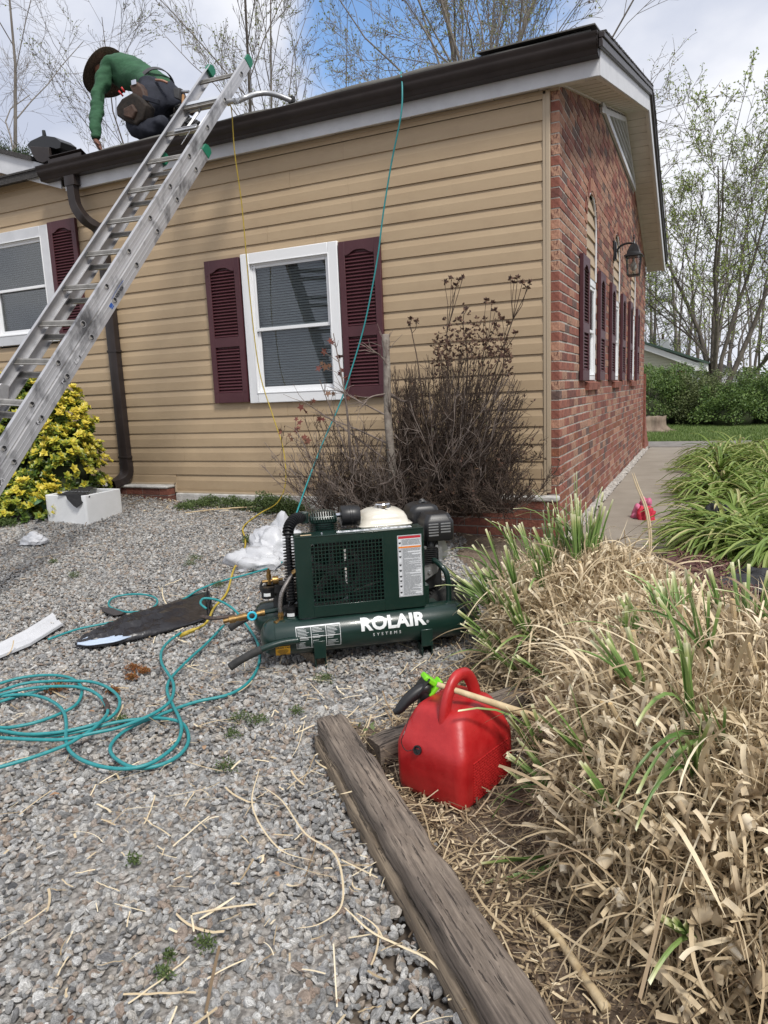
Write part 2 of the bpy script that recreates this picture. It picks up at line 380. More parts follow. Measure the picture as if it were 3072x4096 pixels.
siding_piece(-7.4, -3.5, zline(21)+.035, zline(20)).build('siding_panel', m_sid, house)
# left gable courses above the eave line
k = 0
while True:
    zz = 3.06+k*H
    if zz > 4.3: break
    xr = rake_x(zz+.02)
    siding_piece(-8.5, xr, zz).build('siding_panel', m_sid, house); k += 1
b = MB(); b.box(-8.5, -.093, .085, .12, .05, 3.06); b.box(-8.5, -.093, .002, .085, 2.9, 3.05); b.build('wall_core', m_dark, house)
b = MB(); b.box(-.088, -.060, -.028, -.0, .365, 3.055); b.box(-.11, -.086, -.024, -.0, .365, 3.055)
b.build('corner_post', m_trim, house, bevel=.003)
MB().box(-3.5, -.09, -.024, -.004, 3.035, 3.056).build('trim_strip', m_trim, house)
b = MB(); b.box(-.85, -.09, -.026, 0, .345, .366); b.build('starter_strip', m_trim, house, bevel=.002)
b = MB(); b.box(-3.5, -.852, -.026, 0, .296, .312); b.box(-4.6, -3.5, -.03, 0, .372, .388); b.box(-3.515, -3.498, -.03, 0, .30, .388)
b.build('starter_strip', m_trim, house, bevel=.002)
# foundation
b = MB(); b.box(-3.49, -.86, -.055, 0, .08, .295); o = b.build('foundation_strip', m_found, house, bevel=.008)
b = MB(); b.box(-.90, .004, -.075, .0, .305, .345); b.build('foundation_ledge', m_found, house, bevel=.012); b = MB(); b.box(-4.7, -3.52, -.13, 0, .345, .372); b.build('foundation_ledge', m_found, house, bevel=.012)
m_bricks = [M('brick_red', (.175, .060, .042), .88, col2=(.30, .115, .078), scale=25, bump=.7, bscale=55, stretch=(1, 1, .6)),
            M('brick_red_dark', (.11, .042, .033), .88, col2=(.19, .070, .052), scale=25, bump=.7, bscale=55),
            M('brick_char', (.080, .050, .043), .9, col2=(.155, .095, .078), scale=25, bump=.7, bscale=55),
            M('brick_mottle', (.42, .245, .165), .9, col2=(.135, .058, .043), scale=45, bump=.9, bscale=55, lo=.47, hi=.58, stretch=(1, 3, .8)),
            M('brick_salmon', (.40, .215, .145), .9, col2=(.22, .085, .058), scale=34, bump=.8, bscale=55, lo=.5, hi=.66, stretch=(1, 3, .8)),
            M('brick_orange', (.26, .10, .05), .88, col2=(.15, .055, .035), scale=25, bump=.7, bscale=55)]
m_brkF = [M('brick_front_a', (.15, .05, .035), .85, col2=(.23, .085, .055), scale=30, bump=.7, bscale=55),
          M('brick_front_b', (.11, .042, .034), .85, col2=(.17, .065, .045), scale=30, bump=.7, bscale=55)]
BH = .0677; BL = .2032; MJ = .0095
def pickb(z):
    r_ = random.random()
    if z < .75 and random.random() < .45: return random.choice([5, 5, 0, 5, 3, 2])
    if z > 2.1: return random.choice([3, 3, 4, 2, 0, 0, 3, 1, 4, 0, 3, 1])
    return random.choice([0, 0, 0, 1, 1, 0, 2, 3, 3, 4, 0, 3])
YR = 3.8; FS = .328; YW = 7.3
def rake_z(y): return 3.06+.264*(y+.09) if y < YR else 3.06+.264*(YR+.09)-FS*(y-YR)
# gable openings: (y0,y1,z0,zspring) with arch to ztop
OPN = [(1.19, 1.80), (3.06, 3.69), (4.98, 5.62)]; OZ0 = 1.17; OZS = 2.42; OZT = 2.74
VENT = (1.85, 5.05, 3.55)   # y0,y1,z base
def open_cut(y0, y1, z0, z1):
    """interval list of brick y-range left after openings"""
    zc = (z0+z1)/2; segs = [(y0, y1)]; cuts = []
    for a, c in OPN:
        if OZ0-.10 < zc < OZT:
            hw = (c-a)/2; mid = (a+c)/2
            if zc > OZS:
                t = (zc-OZS)/(OZT-OZS); hw2 = hw*math.sqrt(max(0, 1-t*t))+.045
            elif zc < OZ0: hw2 = hw+.02
            else: hw2 = hw
            cuts.append((mid-hw2, mid+hw2))
    if zc > VENT[2]-.03:
        s_ = (zc-VENT[2])/.264
        cuts.append((VENT[0]-.05+max(0, s_*0.9), VENT[1]+.10))
    for a, c in cuts:
        ns = []
        for p, q in segs:
            if q <= a or p >= c: ns.append((p, q))
            else:
                if p < a: ns.append((p, a))
                if q > c: ns.append((c, q))
        segs = ns
    return [(p, q) for p, q in segs if q-p > .03]
bricks = []
nrow = int((4.3+.14)/BH)
for i in range(nrow):
    z0 = -.12+i*BH; z1 = z0+BH-MJ; off = (i % 2)*BL/2
    y = -off
    while y < YW:
        a = max(y, 0.0); c = min(y+BL-MJ, YW); y += BL
        if c-a < .03: continue
        for (p, q) in open_cut(a, c, z0, z1):
            if z0 > max(rake_z(p), rake_z(q))-.005: continue
            bricks.append((p, q, z0, z1))
def key(bk):
    p, q, z0, z1 = bk; d = np.array([0, (p+q)/2, (z0+z1)/2])-CAM; return np.linalg.norm(d)+(2.0 if z1 < .1 else 0)
bricks.sort(key=key)
bm_cache = {}
def brick_mesh(L_, hgt, mi, dx=.09):
    kx = (round(L_, 3), round(hgt, 3), mi, dx)
    if kx not in bm_cache:
        me = bpy.data.meshes.new('brick'); c = .004
        x0, x1, y0, y1, z0, z1 = -dx, 0, 0, L_, 0, hgt
        V = [(x0, y0, z0), (x0, y1, z0), (x0, y1, z1), (x0, y0, z1), (x1-c, y0, z0), (x1-c, y1, z0), (x1-c, y1, z1), (x1-c, y0, z1), (x1, y0+c, z0+c), (x1, y1-c, z0+c), (x1, y1-c, z1-c), (x1, y0+c, z1-c)]
        F = [(0, 1, 2, 3), (0, 4, 5, 1), (1, 5, 6, 2), (2, 6, 7, 3), (3, 7, 4, 0), (4, 8, 9, 5), (5, 9, 10, 6), (6, 10, 11, 7), (7, 11, 8, 4), (8, 11, 10, 9)]
        me.from_pydata(V, [], F); me.materials.append(m_bricks[mi]); me.update()
        bm = bmesh.new(); bm.from_mesh(me); bmesh.ops.recalc_face_normals(bm, faces=bm.faces); bm.to_mesh(me); bm.free()
        bm_cache[kx] = me
    return bm_cache[kx]
rest = MB()
for j, (p, q, z0, z1) in enumerate(bricks):
    mi = pickb(z0); dx = random.uniform(-.0025, .0015)
    if j < 296:
        o = new_obj('brick', brick_mesh(q-p, z1-z0, mi), house); o.location = (dx, p, z0)
    else: rest.box(-.09, dx, p, q, z0, z1, mi)
rest.build('brick', m_bricks, house, kind='stuff')
# mortar body of the gable, recessed (polygon grid strips between openings)
mb = MB()
def mort_strip(y0, y1):
    n_ = max(1, int((y1-y0)/.1))
    for k_ in range(n_):
        a = y0+(y1-y0)*k_/n_; c = y0+(y1-y0)*(k_+1)/n_; mid = (a+c)/2
        hi_ = min(rake_z(a), rake_z(c))+.01
        zs = [(-.15, hi_)]
        for oa, oc in OPN:
            if oa < mid < oc:
                hw = (oc-oa)/2; t = abs(mid-(oa+oc)/2)/hw; top = OZS+(OZT-OZS)*math.sqrt(max(0, 1-t*t))
                zs = [(-.15, OZ0-.02), (top, hi_)]
        for (u0, u1) in zs: mb.box(-.088, -.0045, a, c, u0, u1)
for oa, oc in OPN:
    mb.box(-.085, -.010, oa-.012, oa+.002, OZ0, 2.45); mb.box(-.085, -.010, oc-.002, oc+.012, OZ0, 2.45)
e_ = sorted([0.003, YW-.003]+[v for p in OPN for v in p])
for a, c in zip(e_[:-1], e_[1:]): mort_strip(a, c)
mb.build('mortar', m_mort, house)
# foundation bricks on the front near the corner and under the downspout
for (xa, xb, zt, yf, nr) in ((-.88, .0, .303, -.062, 5), (-4.66, -3.53, .343, -.115, 4)):
    for r_ in range(nr):
        z1 = zt-r_*BH; x = xb-(0 if r_ % 2 else BL/2); first = True; c = xb
        while c > xa:
            L_ = BL-MJ if not (first and r_ % 2 == 0) else BL/2-MJ
            a = max(xa, c-L_)
            MB().box(a, c, yf+random.uniform(-.002, .002), 0, z1-BH+MJ, z1).build('brick', m_brkF[random.randint(0, 1)], house)
            c = a-MJ; first = False
    MB().box(xa, xb-.004, yf+.007, 0, zt-nr*BH, zt).build('mortar', m_mort, house)
# arch surround + infill siding + windows in gable
m_shut = M('shutter_maroon', (.062, .016, .022), .5, col2=(.075, .022, .028), scale=5, bump=.05, bscale=80)
m_pane = glass('window_pane', (.93, .95, .95), .05)
m_blind = M('blind_slat', (.25, .275, .29), .6)
m_arch = M('arch_caulk', (.40, .27, .20), .9, col2=(.28, .14, .10), scale=20, bump=.5)
for gi, (a, c) in enumerate(OPN):
    mid = (a+c)/2; hw = (c-a)/2
    # soldier arch bricks
    for kk in range(13):
        an = math.pi*(kk+.5)/13; 
        y = mid+(hw+.06)*math.cos(an); z = OZS+(OZT-OZS+.06)*math.sin(an)
        Mx = Matrix.Rotation(an-math.pi/2, 3, 'X')
        MB().obox((-.04, y, z), .09, .066, .10, Mx).build('brick', m_bricks[random.choice([0, 3, 3, 4])], house)
    prof = []
    for kk in range(17):
        an = math.pi*kk/16; prof.append((mid+hw*math.cos(an)*.97, OZS+(OZT-OZS)*math.sin(an)*.97))
    b = MB(); pts = [( -.03, y, z) for y, z in prof]+[(-.03, a, 2.05), (-.03, c, 2.05)]
    # infill courses
    z = 2.05; n_ = 0
    while z < OZT-.02:
        zz = min(z+.11, OZT-.03); zm = zz
        t = max(0, (zm-OZS)/(OZT-OZS)); h_ = hw*math.sqrt(max(.02, 1-t*t))*.97 if zm > OZS else hw*.98
        t0 = max(0, (z-OZS)/(OZT-OZS)); h0 = hw*math.sqrt(max(.02, 1-t0*t0))*.97 if z > OZS else hw*.98
        b = MB(); V = []
        for (x, zq, hh) in ((-.015, z, h0), (-.03, zz, h_), (-.05, zz, h_), (-.05, z, h0)):
            V.append([(x, mid-hh, zq), (x, mid+hh, zq)])
        b.rings([[V[0][0], V[1][0], V[2][0], V[3][0]], [V[0][1], V[1][1], V[2][1], V[3][1]]])
        b.build('siding_panel', m_sid, house); z += .11
    b = MB()
    path = [(-.012, mid+hw*.985*math.cos(math.pi*k_/16), OZS+(OZT-OZS)*.985*math.sin(math.pi*k_/16)) for k_ in range(17)]
    path = [(-.012, path[0][1], 2.04)]+path+[(-.012, path[-1][1], 2.04)]
    b.tube(path, .011, 6); b.build('arch_trim', m_white, house)
# ---- windows and shutters (built on the wall y=0 facing -y, or transformed)
def T_front(x, z, y=0): return Matrix.Translation((x, y, z))
def T_side(y, z): return Matrix.Translation((0, y, z)) @ Matrix.Rotation(math.pi/2, 4, 'Z')
def make_window(T, W, Hh, cas=.085, proud=.045, depth=.0, blinds=True, frame_only=False, mid=.5):
    """origin lower-left outer corner, x along wall, outward = -y"""
    b = MB()
    def ring(x0, x1, z0, z1, t, y0, y1):
        b.box(x0, x0+t, y0, y1, z0, z1); b.box(x1-t, x1, y0, y1, z0, z1); b.box(x0+t, x1-t, y0, y1, z0, z0+t); b.box(x0+t, x1-t, y0, y1, z1-t, z1)
    ring(0, W, 0, Hh, cas, -proud, .02)
    o = b.build('window', m_white if cas > .09 else m_vinyl, house, T, bevel=.006)
    b = MB(); c2 = cas-.004
    ring(c2, W-c2, c2, Hh-c2, .018, -proud+.02, .03); ring(c2-.002, W-c2+.002, c2-.002, Hh-c2+.002, .008, -proud-.004, -proud+.01)
    b.build('window_frame', m_vinyl, o, T, bevel=.002)
    i0, i1, j0, j1 = cas+.014, W-cas-.014, cas+.014, Hh-cas-.014; zm = j0+(j1-j0)*mid
    for (za, zb, yy) in ((zm-.018, j1, -.008), (j0, zm+.018, .014)):
        b = MB(); t = .024
        b.box(i0, i0+t, yy-.012, yy+.008, za, zb); b.box(i1-t, i1, yy-.012, yy+.008, za, zb)
        b.box(i0+t, i1-t, yy-.012, yy+.008, za, za+(.034 if yy > 0 else .026)); b.box(i0+t, i1-t, yy-.012, yy+.008, zb-t*.9, zb)
        s_ = b.build('sash', m_vinyl, o, T, bevel=.003)
        MB().box(i0+t*.8, i1-t*.8, yy-.002, yy+.001, za+t*.8, zb-t*.8).build('pane', m_pane, o, T)
    if blinds:
        b = MB(); z = j0+.01
        while z < j1:
            y0 = .045; b.add([(i0, y0-.005, z-.004), (i1, y0-.005, z-.004), (i1, y0+.005, z+.0115), (i0, y0+.005, z+.0115), (i0, y0-.005, z-.0052), (i1, y0-.005, z-.0052), (i1, y0+.005, z+.0103), (i0, y0+.005, z+.0103)],
                             [(0, 1, 2, 3), (4, 7, 6, 5), (0, 4, 5, 1), (3, 2, 6, 7)]); z += .021
        b.build('blinds', m_blind, o, T, kind='stuff')
    MB().box(i0-.02, i1+.02, .075, .079, j0-.02, j1+.02).build('dark_room_sheet', m_dark, o, T)  # near-black sheet painted for the unlit room behind the blinds
    return o
slat_cache = {}
def make_shutter(T, W, Hh):
    D_ = .034; st = .052; b = MB()
    y0 = -D_; y1 = -.004
    top = .105; bot = .085; midz = Hh*.43
    b.box(0, st, y0, y1, 0, Hh); b.box(W-st, W, y0, y1, 0, Hh)
    b.box(st, W-st, y0, y1, 0, bot); b.box(st, W-st, y0, y1, midz-.04, midz+.04)
    # arched top rail
    arch = [(st, Hh-.001)]
    n_ = 12
    pr = [(st, Hh-.0)]+[(W-st, Hh-.0)]
    low = []
    for k_ in range(n_+1):
        x = W-st-(W-2*st)*k_/n_; t = abs((x-W/2)/(W/2-st))
        low.append((x, Hh-top+ (.034*math.exp(-(t/.62)**4))))
    poly = pr+low
    b.rings([[(x, y0, z) for x, z in poly], [(x, y1, z) for x, z in poly]])
    b.box(st*.7, W-st*.7, -.010, -.006, .03, Hh-.03)
    o = b.build('shutter', m_shut, house, T, bevel=.003)
    P_ = .0255; key_ = round(W, 3)
    if key_ not in slat_cache:
        s = MB(); s.extrude([(-.0275, 0), (-.0295, .003), (-.010, .024), (-.0085, .0215)], st-.002, W-st+.002, 'x')
        me = bpy.data.meshes.new('slat'); me.from_pydata(s.v, [], s.f); me.materials.append(m_shut)
        bm = bmesh.new(); bm.from_mesh(me); bmesh.ops.recalc_face_normals(bm, faces=bm.faces); bm.to_mesh(me); bm.free(); slat_cache[key_] = me
    for (za, zb) in ((bot+.002, midz-.046), (midz+.044, Hh-top-.004)):
        n_ = int((zb-za)/P_); p_ = (zb-za)/n_
        for k_ in range(n_+ (1 if zb > midz else 0)):
            s = new_obj('slat', slat_cache[key_], o); s.matrix_local = (WM[o.name].inverted() @ T @ Matrix.Translation((0, 0, za+k_*p_)))
    b = MB()
    for x in (st*.5, W-st*.5):
        for z in (.09, Hh-.12): b.cyl((x, y0-.003, z), (x, y0+.004, z), .005, 8)
    b.build('screw', m_shut, o, T)
    return o
make_window(T_front(-2.597, 1.086), .907, 1.214, .085)
make_shutter(T_front(-2.962, 1.098, -.017), .352, 1.185); make_shutter(T_front(-1.678, 1.100, -.017), .352, 1.185)
make_window(T_front(-5.70, 1.75), .952, 1.07, .10)
make_shutter(T_front(-4.735, 1.745, -.017), .352, 1.085)
for (a, c) in OPN:
    T = T_side(a, OZ0-.01) @ Matrix.Translation((-.004, .030, 0))
    make_window(T, c-a+.008, .87, .05, .02, blinds=True)
    make_shutter(T_side(a-.375, 1.158) @ Matrix.Translation((0, 0, 0)), .35, .985)
    make_shutter(T_side(c+.03, 1.158) @ Matrix.Translation((0, 0, 0)), .35, .985)
    MB().box(-.045, -.02, a, c, 2.02, 2.065).build('lintel', m_white, house, bevel=.004)
    # sloping rowlock sill
    y = a-.03
    while y < c+.03:
        b = MB(); pr = [(-.06, 1.165), (.035, 1.140), (.030, 1.078), (-.06, 1.078)]
        b.extrude(pr, y, y+.056, 'y'); b.build('brick', m_brkF[0] if random.random() < .4 else m_bricks[0], house); y += .0635
# ---- soffit, fascia, gutter, roof
FY = -.092; FX = .256
b = MB(); b.box(-4.40, FX, FY-.004, FY+.012, 3.047, 3.20); b.build('fascia', m_white, house, bevel=.003)
n_ = int((4.44)/.305); 
for k_ in range(n_+1):
    x0 = -4.40+k_*.305; x1 = min(x0+.300, FX-.01)
    MB().box(x0, x1, FY+.012, -.002, 3.061+.002*(k_ % 2), 3.068).build('soffit_panel', m_soff, house)
MB().box(-4.40, .0, -.018, -.003, 3.046, 3.062).build('soffit_trim', m_trim, house)
def rk(y, off=0): return 3.047+.264*(y-FY)+off if y < YR else 3.047+.264*(YR-FY)-FS*(y-YR)+off
YE = 7.5
def rakebar(x0, x1, ya, yb, o0, o1, name, mat, bev=0):
    b = MB(); rs = []
    for y in (ya, yb): rs.append([(x0, y, rk(y, o0)), (x1, y, rk(y, o0)), (x1, y, rk(y, o1)), (x0, y, rk(y, o1))])
    b.rings(rs); return b.build(name, mat, house, bevel=bev)
rakebar(FX-.002, FX+.014, FY, 2.45, 0, .155, 'rake_fascia', m_white, .002); rakebar(FX-.003, FX+.012, 2.455, YR, 0, .155, 'rake_fascia', m_white, .002)
rakebar(FX-.003, FX+.014, YR, YE, 0, .155, 'rake_fascia', m_white, .002)
rakebar(FX-.03, FX-.003, FY, YR, 0.0, .012, 'soffit_trim', m_soff); rakebar(FX-.03, FX-.003, YR, YE, 0.0, .012, 'soffit_trim', m_soff)
rakebar(0.0, .018, -.02, YR, .0, .022, 'soffit_trim', m_soff); rakebar(0.0, .018, YR, YW+.05, .0, .022, 'soffit_trim', m_soff)
y = FY+.01; k_ = 0
while y < YE-.02:
    y2 = min(y+.118, YE); 
    if y < YR < y2: y2 = YR; y = YR-.12; y2b = YR
    if True: rakebar(.0, FX-.004, y, y2-.005, .010 + .0015*(k_ % 2), .022, 'soffit_panel', m_soff)
    y += .120; k_ += 1
rakebar(FX+.014, FX+.04, FY-.1, YR, .150, .20, 'drip_edge', m_brown, .004); rakebar(FX+.014, FX+.05, FY-.1, YR, .203, .235, 'drip_edge', m_brown, .003)
rakebar(FX+.014, FX+.04, YR, YE+.1, .150, .20, 'drip_edge', m_brown, .004); rakebar(FX+.014, FX+.05, YR, YE+.1, .203, .235, 'drip_edge', m_brown, .003)
# roof deck + shingle edge strips
b = MB()
for (ya, yb) in ((FY-.05, YR), (YR, YE+.05)):
    b.rings([[(-14, y, rk(y, .17)), (FX+.02, y, rk(y, .17)), (FX+.02, y, rk(y, .232)), (-14, y, rk(y, .232))] for y in (ya, yb)])
b.build('roof', m_roof, house)
y = FY-.06; k_ = 0
while y < YE:
    y2 = y+.14
    if y2 < YR or y > YR:
        up = .250 if y < YR else .250
        b = MB(); x = -9.0
        rs = [[(-9, y, rk(y, .233)), (FX+.055+random.uniform(-.006, .006), y, rk(y, .233)), (FX+.055, y, rk(y, .248)), (-9, y, rk(y, .248))], [(-9, y2+.01, rk(y2+.01, .233)), (FX+.055, y2+.01, rk(y2+.01, .233)), (FX+.055, y2+.01, rk(y2+.01, .240)), (-9, y2+.01, rk(y2+.01, .240))]]
        b.rings(rs); b.build('shingle', m_roof, house)
    y += .14
# rolled felt lip above the gutter
b = MB(); P_ = []; rr = []
for k_ in range(90):
    x = -3.98+k_*(4.2/89); P_.append((x, FY-.07+.006*math.sin(x*9), 3.268+.004*math.sin(x*7)+(.012*math.exp(-((x+1.15)/.45)**2)))); rr.append(.028+.003*math.sin(x*13)+.008*math.exp(-((x+1.15)/.5)**2))
b.tube(P_, rr, 10, flat=.8); b.build('felt_lip', m_felt, house, smooth=True)
b = MB(); P_ = [(-.5+k_*.05, FY-.06, 3.30) for k_ in range(16)]; b.rings([[(x, y-.05, z), (x, y+.25, z+.065), (x, y+.25, z+.075), (x, y-.05, z+.008)] for x, y, z in P_]); b.build('felt_lip', m_felt, house)
# gutter
gp = [(FY-.006, 3.245), (FY-.006, 3.148), (FY-.010, 3.142), (FY-.082, 3.142), (FY-.088, 3.148), (FY-.090, 3.168), (FY-.098, 3.176), (FY-.112, 3.190), (FY-.120, 3.215), (FY-.121, 3.232), (FY-.128, 3.240), (FY-.131, 3.258), (FY-.118, 3.262), (FY-.116, 3.250), (FY-.112, 3.236), (FY-.104, 3.195), (FY-.082, 3.152), (FY-.012, 3.152), (FY-.010, 3.245)]
b = MB(); b.extrude(gp, -4.60, .262, 'x'); b.build('gutter', m_brown, house, auto=40)
for x in (-4.60, .262):
    b = MB(); b.rings([[(x+d_, y_, z_) for y_, z_ in gp[:13]] for d_ in (-.004, .004)]); b.build('gutter_end_cap', m_brown, house)
b = MB(); b.obox((-4.27, FY-.05, 3.305), .40, .10, .004, Matrix.Rotation(-.5, 3, 'X')); b.box(-4.47, -4.07, FY-.10, FY-.095, 3.255, 3.30); b.build('flashing', m_brown, house)
# left gable rake over the siding
b = MB()
def lr(x, off): return 3.113-.335*(x+4.47)+off
RX = lr
rs = []
for x in (-4.44, -9.0): rs.append([(x, FY-.012, lr(x, -.03)), (x, FY+.006, lr(x, -.03)), (x, FY+.006, lr(x, .15)), (x, FY-.012, lr(x, .15))])
b.rings(rs); b.build('rake_fascia', m_white, house, bevel=.003)
b = MB(); rs = []
for x in (-4.40, -9.0): rs.append([(x, FY+.006, lr(x, -.02)), (x, -.003, lr(x, -.02)), (x, -.003, lr(x, -.008)), (x, FY+.006, lr(x, -.008))])
b.rings(rs); b.build('soffit_panel', m_soff, house)
b = MB(); rs = []
for x in (-4.75, -9.0): rs.append([(x, FY-.04, lr(x, .15)), (x, 4, lr(x, .15)), (x, 4, lr(x, .19)), (x, FY-.04, lr(x, .19))])
b.rings(rs); b.build('roof', m_roof, house)
# gable vent under the ridge
y0, y1, zb = VENT
b = MB()
def vt(y): return rk(y, -.012)
b.rings([[(.004, y0, zb), (.03, y0, zb), (.03, y0+.02, zb+.05), (.004, y0+.02, zb+.05)], [(.004, y1, zb), (.03, y1, zb), (.03, y1-.02, zb+.05), (.004, y1-.02, zb+.05)]])
for (a, c) in ((y0, YR), (YR, y1)):
    b.rings([[(.004, y, vt(y)-.06), (.028, y, vt(y)-.06), (.028, y, vt(y)-.012), (.004, y, vt(y)-.012)] for y in (a, c)])
vo = b.build('gable_vent', m_white, house)
MB().rings([[(x, y0+.05, zb+.02), (x, YR, vt(YR)-.02), (x, y1-.02, vt(y1)-.04), (x, y1-.02, zb+.02)] for x in (-.05, -.045)]).build('backing', m_dark, vo)
z = zb+.06
while z < 3.99:
    h0 = y0+max(0, (z-zb)/.264-.0)+.05; h1 = min(y1-.03, YR+(4.06-z)/FS)-.05
    if h1-h0 < .1: break
    MB().obox((.0, (h0+h1)/2, z+.02), .05, h1-h0, .004, Matrix.Rotation(.35, 3, 'Y')).build('slat', m_white, vo); z += .075
# downspout with elbows
b = MB()
def rect_loft(path, wx, wy, xa=(1, 0, 0), ribs=0):
    P_ = [np.array(p, float) for p in path]; rs = []; X_ = np.array(xa, float)
    for i, p in enumerate(P_):
        t = P_[min(i+1, len(P_)-1)]-P_[max(i-1, 0)]; t /= np.linalg.norm(t)
        xx = X_-(X_@t)*t; xx /= np.linalg.norm(xx); yy = np.cross(t, xx); sc = 1+(ribs*(1 if i % 2 else -1) if 0 < i < len(P_)-1 else 0)
        ring = []
        for (a, c) in ((-.46, -.5), (-.22, -.5), (-.20, -.44), (-.14, -.44), (-.12, -.5), (.12, -.5), (.14, -.44), (.20, -.44), (.22, -.5), (.46, -.5), (.5, -.46), (.5, .46), (.46, .5), (-.46, .5), (-.5, .46), (-.5, -.46)):
            ring.append(p+sc*(a*wx*xx+c*wy*yy))
        rs.append(ring)
    return rs
ds = []
OX = -4.26; DXx = -4.055; wy_ = -.055
up = [(OX, FY-.05, 3.145), (OX, FY-.05, 3.02)]
bend = [(OX+.0+.03*(1-math.cos(a_)), FY-.05, 3.02-.06*math.sin(a_)) for a_ in np.linspace(.2, 1.2, 6)]
curve = crom([(OX, FY-.05, 3.15), (OX, FY-.05, 3.00), (OX+.01, FY-.048, 2.90), (OX+.045, FY-.045, 2.83), (OX+.10, FY-.03, 2.76), (OX+.15, wy_+.0, 2.70), (OX+.19, wy_, 2.62), (DXx, wy_, 2.52), (DXx, wy_, 2.3)], 6)
b.rings(rect_loft(curve, .085, .065, ribs=.012)); b.build('downspout', m_brown, house, auto=35)
b = MB(); b.rings(rect_loft([(OX, FY-.05, 3.142), (OX, FY-.05, 3.11), (OX, FY-.05, 3.06)], .12, .075)); b.build('downspout', m_brown, house, auto=35)
b = MB(); b.rings(rect_loft([(DXx, wy_, 2.35), (DXx, wy_, .56)], .10, .066)); b.build('downspout', m_brown, house, auto=35)
el = crom([(DXx, wy_, .58), (DXx, wy_, .50), (DXx-.01, wy_-.02, .45), (DXx-.03, wy_-.07, .41), (DXx-.055, wy_-.14, .39)], 5)
b = MB(); b.rings(rect_loft(el, .106, .072, ribs=.015), cap=False); b.build('downspout', m_brown, house, auto=35)
for z in (1.6, .62):
    MB().box(DXx-.06, DXx+.06, wy_-.036, wy_+.03, z, z+.02).build('downspout_strap', m_brown, house, bevel=.002)
# flared brick buttress at far end of the gable wall
b = MB()
for i in range(14):
    z = .0+i*.09; d_ = .85*math.exp(-z/.32)
    b.box(-.05, .03+.0*d_, YW+.02, YW+.04+d_, z, z+.086, 0)
b.build('buttress', m_bricks[0], house)

# wall lantern
m_blk = M('lantern_black', (.012, .012, .013), .35, col2=(.02, .02, .022), scale=20)
m_lglass = glass('lantern_glass', (.8, .82, .8), .3)
m_bulb = M('bulb_white', (.75, .74, .70), .35)
LY = 3.00; LZ = 2.50; lan = thing('wall_lantern', 'black coach lantern on a scrolled arm on the brick wall above the shutters', 'lantern', (0.03, LY, LZ))
b = MB(); b.box(.0, .022, LY-.045, LY+.045, LZ-.10, LZ+.10); b.box(.02, .034, LY-.033, LY+.033, LZ-.085, LZ+.085); b.build('back_plate', m_blk, lan, bevel=.006)
b = MB(); b.tube(crom([(.03, LY, LZ-.01), (.07, LY, LZ+.04), (.13, LY, LZ+.06), (.20, LY, LZ+.055)], 5), .011, 8); b.build('arm', m_blk, lan, smooth=True)
LX = .205; T = Matrix.Translation((LX, LY, LZ))
def sq(r_, z): return [(sx*r_, sy*r_, z) for sx, sy in ((-1, -1), (1, -1), (1, 1), (-1, 1))]
b = MB(); b.lathe([(.004, .145), (.008, .13), (.005, .12), (.011, .105), (.005, .09), (.009, .08), (.012, .062), (.02, .05), (.02, .04)], 10); b.build('finial', m_blk, lan, T, smooth=True)
b = MB(); b.rings([sq(.022, .045), sq(.038, .030), sq(.062, -.03), sq(.066, -.055), sq(.092, -.072), sq(.092, -.080), sq(.060, -.080)]); b.build('roof', m_blk, lan, T, bevel=.003)
b = MB(); zt, zb2, rt, rb = -.08, -.265, .070, .058
for sx, sy in ((-1, -1), (1, -1), (1, 1), (-1, 1)): b.tube([(sx*rt, sy*rt, zt), (sx*rb, sy*rb, zb2)], .0045, 4)
for r_, z in ((rb, zb2), (rt, zt)):
    for (p, q) in ((0, 1), (1, 2), (2, 3), (3, 0)): s_ = sq(r_, z); b.tube([s_[p], s_[q]], .005, 4)
b.rings([sq(rb, zb2-.006), sq(rb*.9, zb2-.012)])
for sgn in (-1, 1):
    for ax in (0, 1):
        def pt(u, z):
            r_ = np.interp(z, [zb2, zt], [rb, rt]); return (sgn*r_, u*r_, z) if ax == 0 else (u*r_, sgn*r_, z)
        zc = -.165
        for pp in ([pt(0, zt), pt(0, zc+.045)], [pt(0, zc+.045), pt(.35, zc)], [pt(.35, zc), pt(0, zc-.045)], [pt(0, zc-.045), pt(-.35, zc)], [pt(-.35, zc), pt(0, zc+.045)], [pt(.35, zc), pt(1, zc)], [pt(-.35, zc), pt(-1, zc)], [pt(0, zc-.045), pt(0, zb2)]):
            b.tube(pp, .0018, 4)
b.build('frame', m_blk, lan, T)
b = MB()
for sgn in (-1, 1):
    b.add([(sgn*rt*.98, -rt, zt), (sgn*rt*.98, rt, zt), (sgn*rb*.98, rb, zb2), (sgn*rb*.98, -rb, zb2)], [(0, 1, 2, 3)]); b.add([(-rt, sgn*rt*.98, zt), (rt, sgn*rt*.98, zt), (rb, sgn*rb*.98, zb2), (-rb, sgn*rb*.98, zb2)], [(0, 1, 2, 3)])
b.build('pane', m_lglass, lan, T)
b = MB(); b.lathe([(.012, -.085), (.014, -.12), (.018, -.135), (.03, -.165), (.032, -.19), (.022, -.215), (.004, -.224)], 14); b.build('bulb', m_bulb, lan, T, smooth=True)
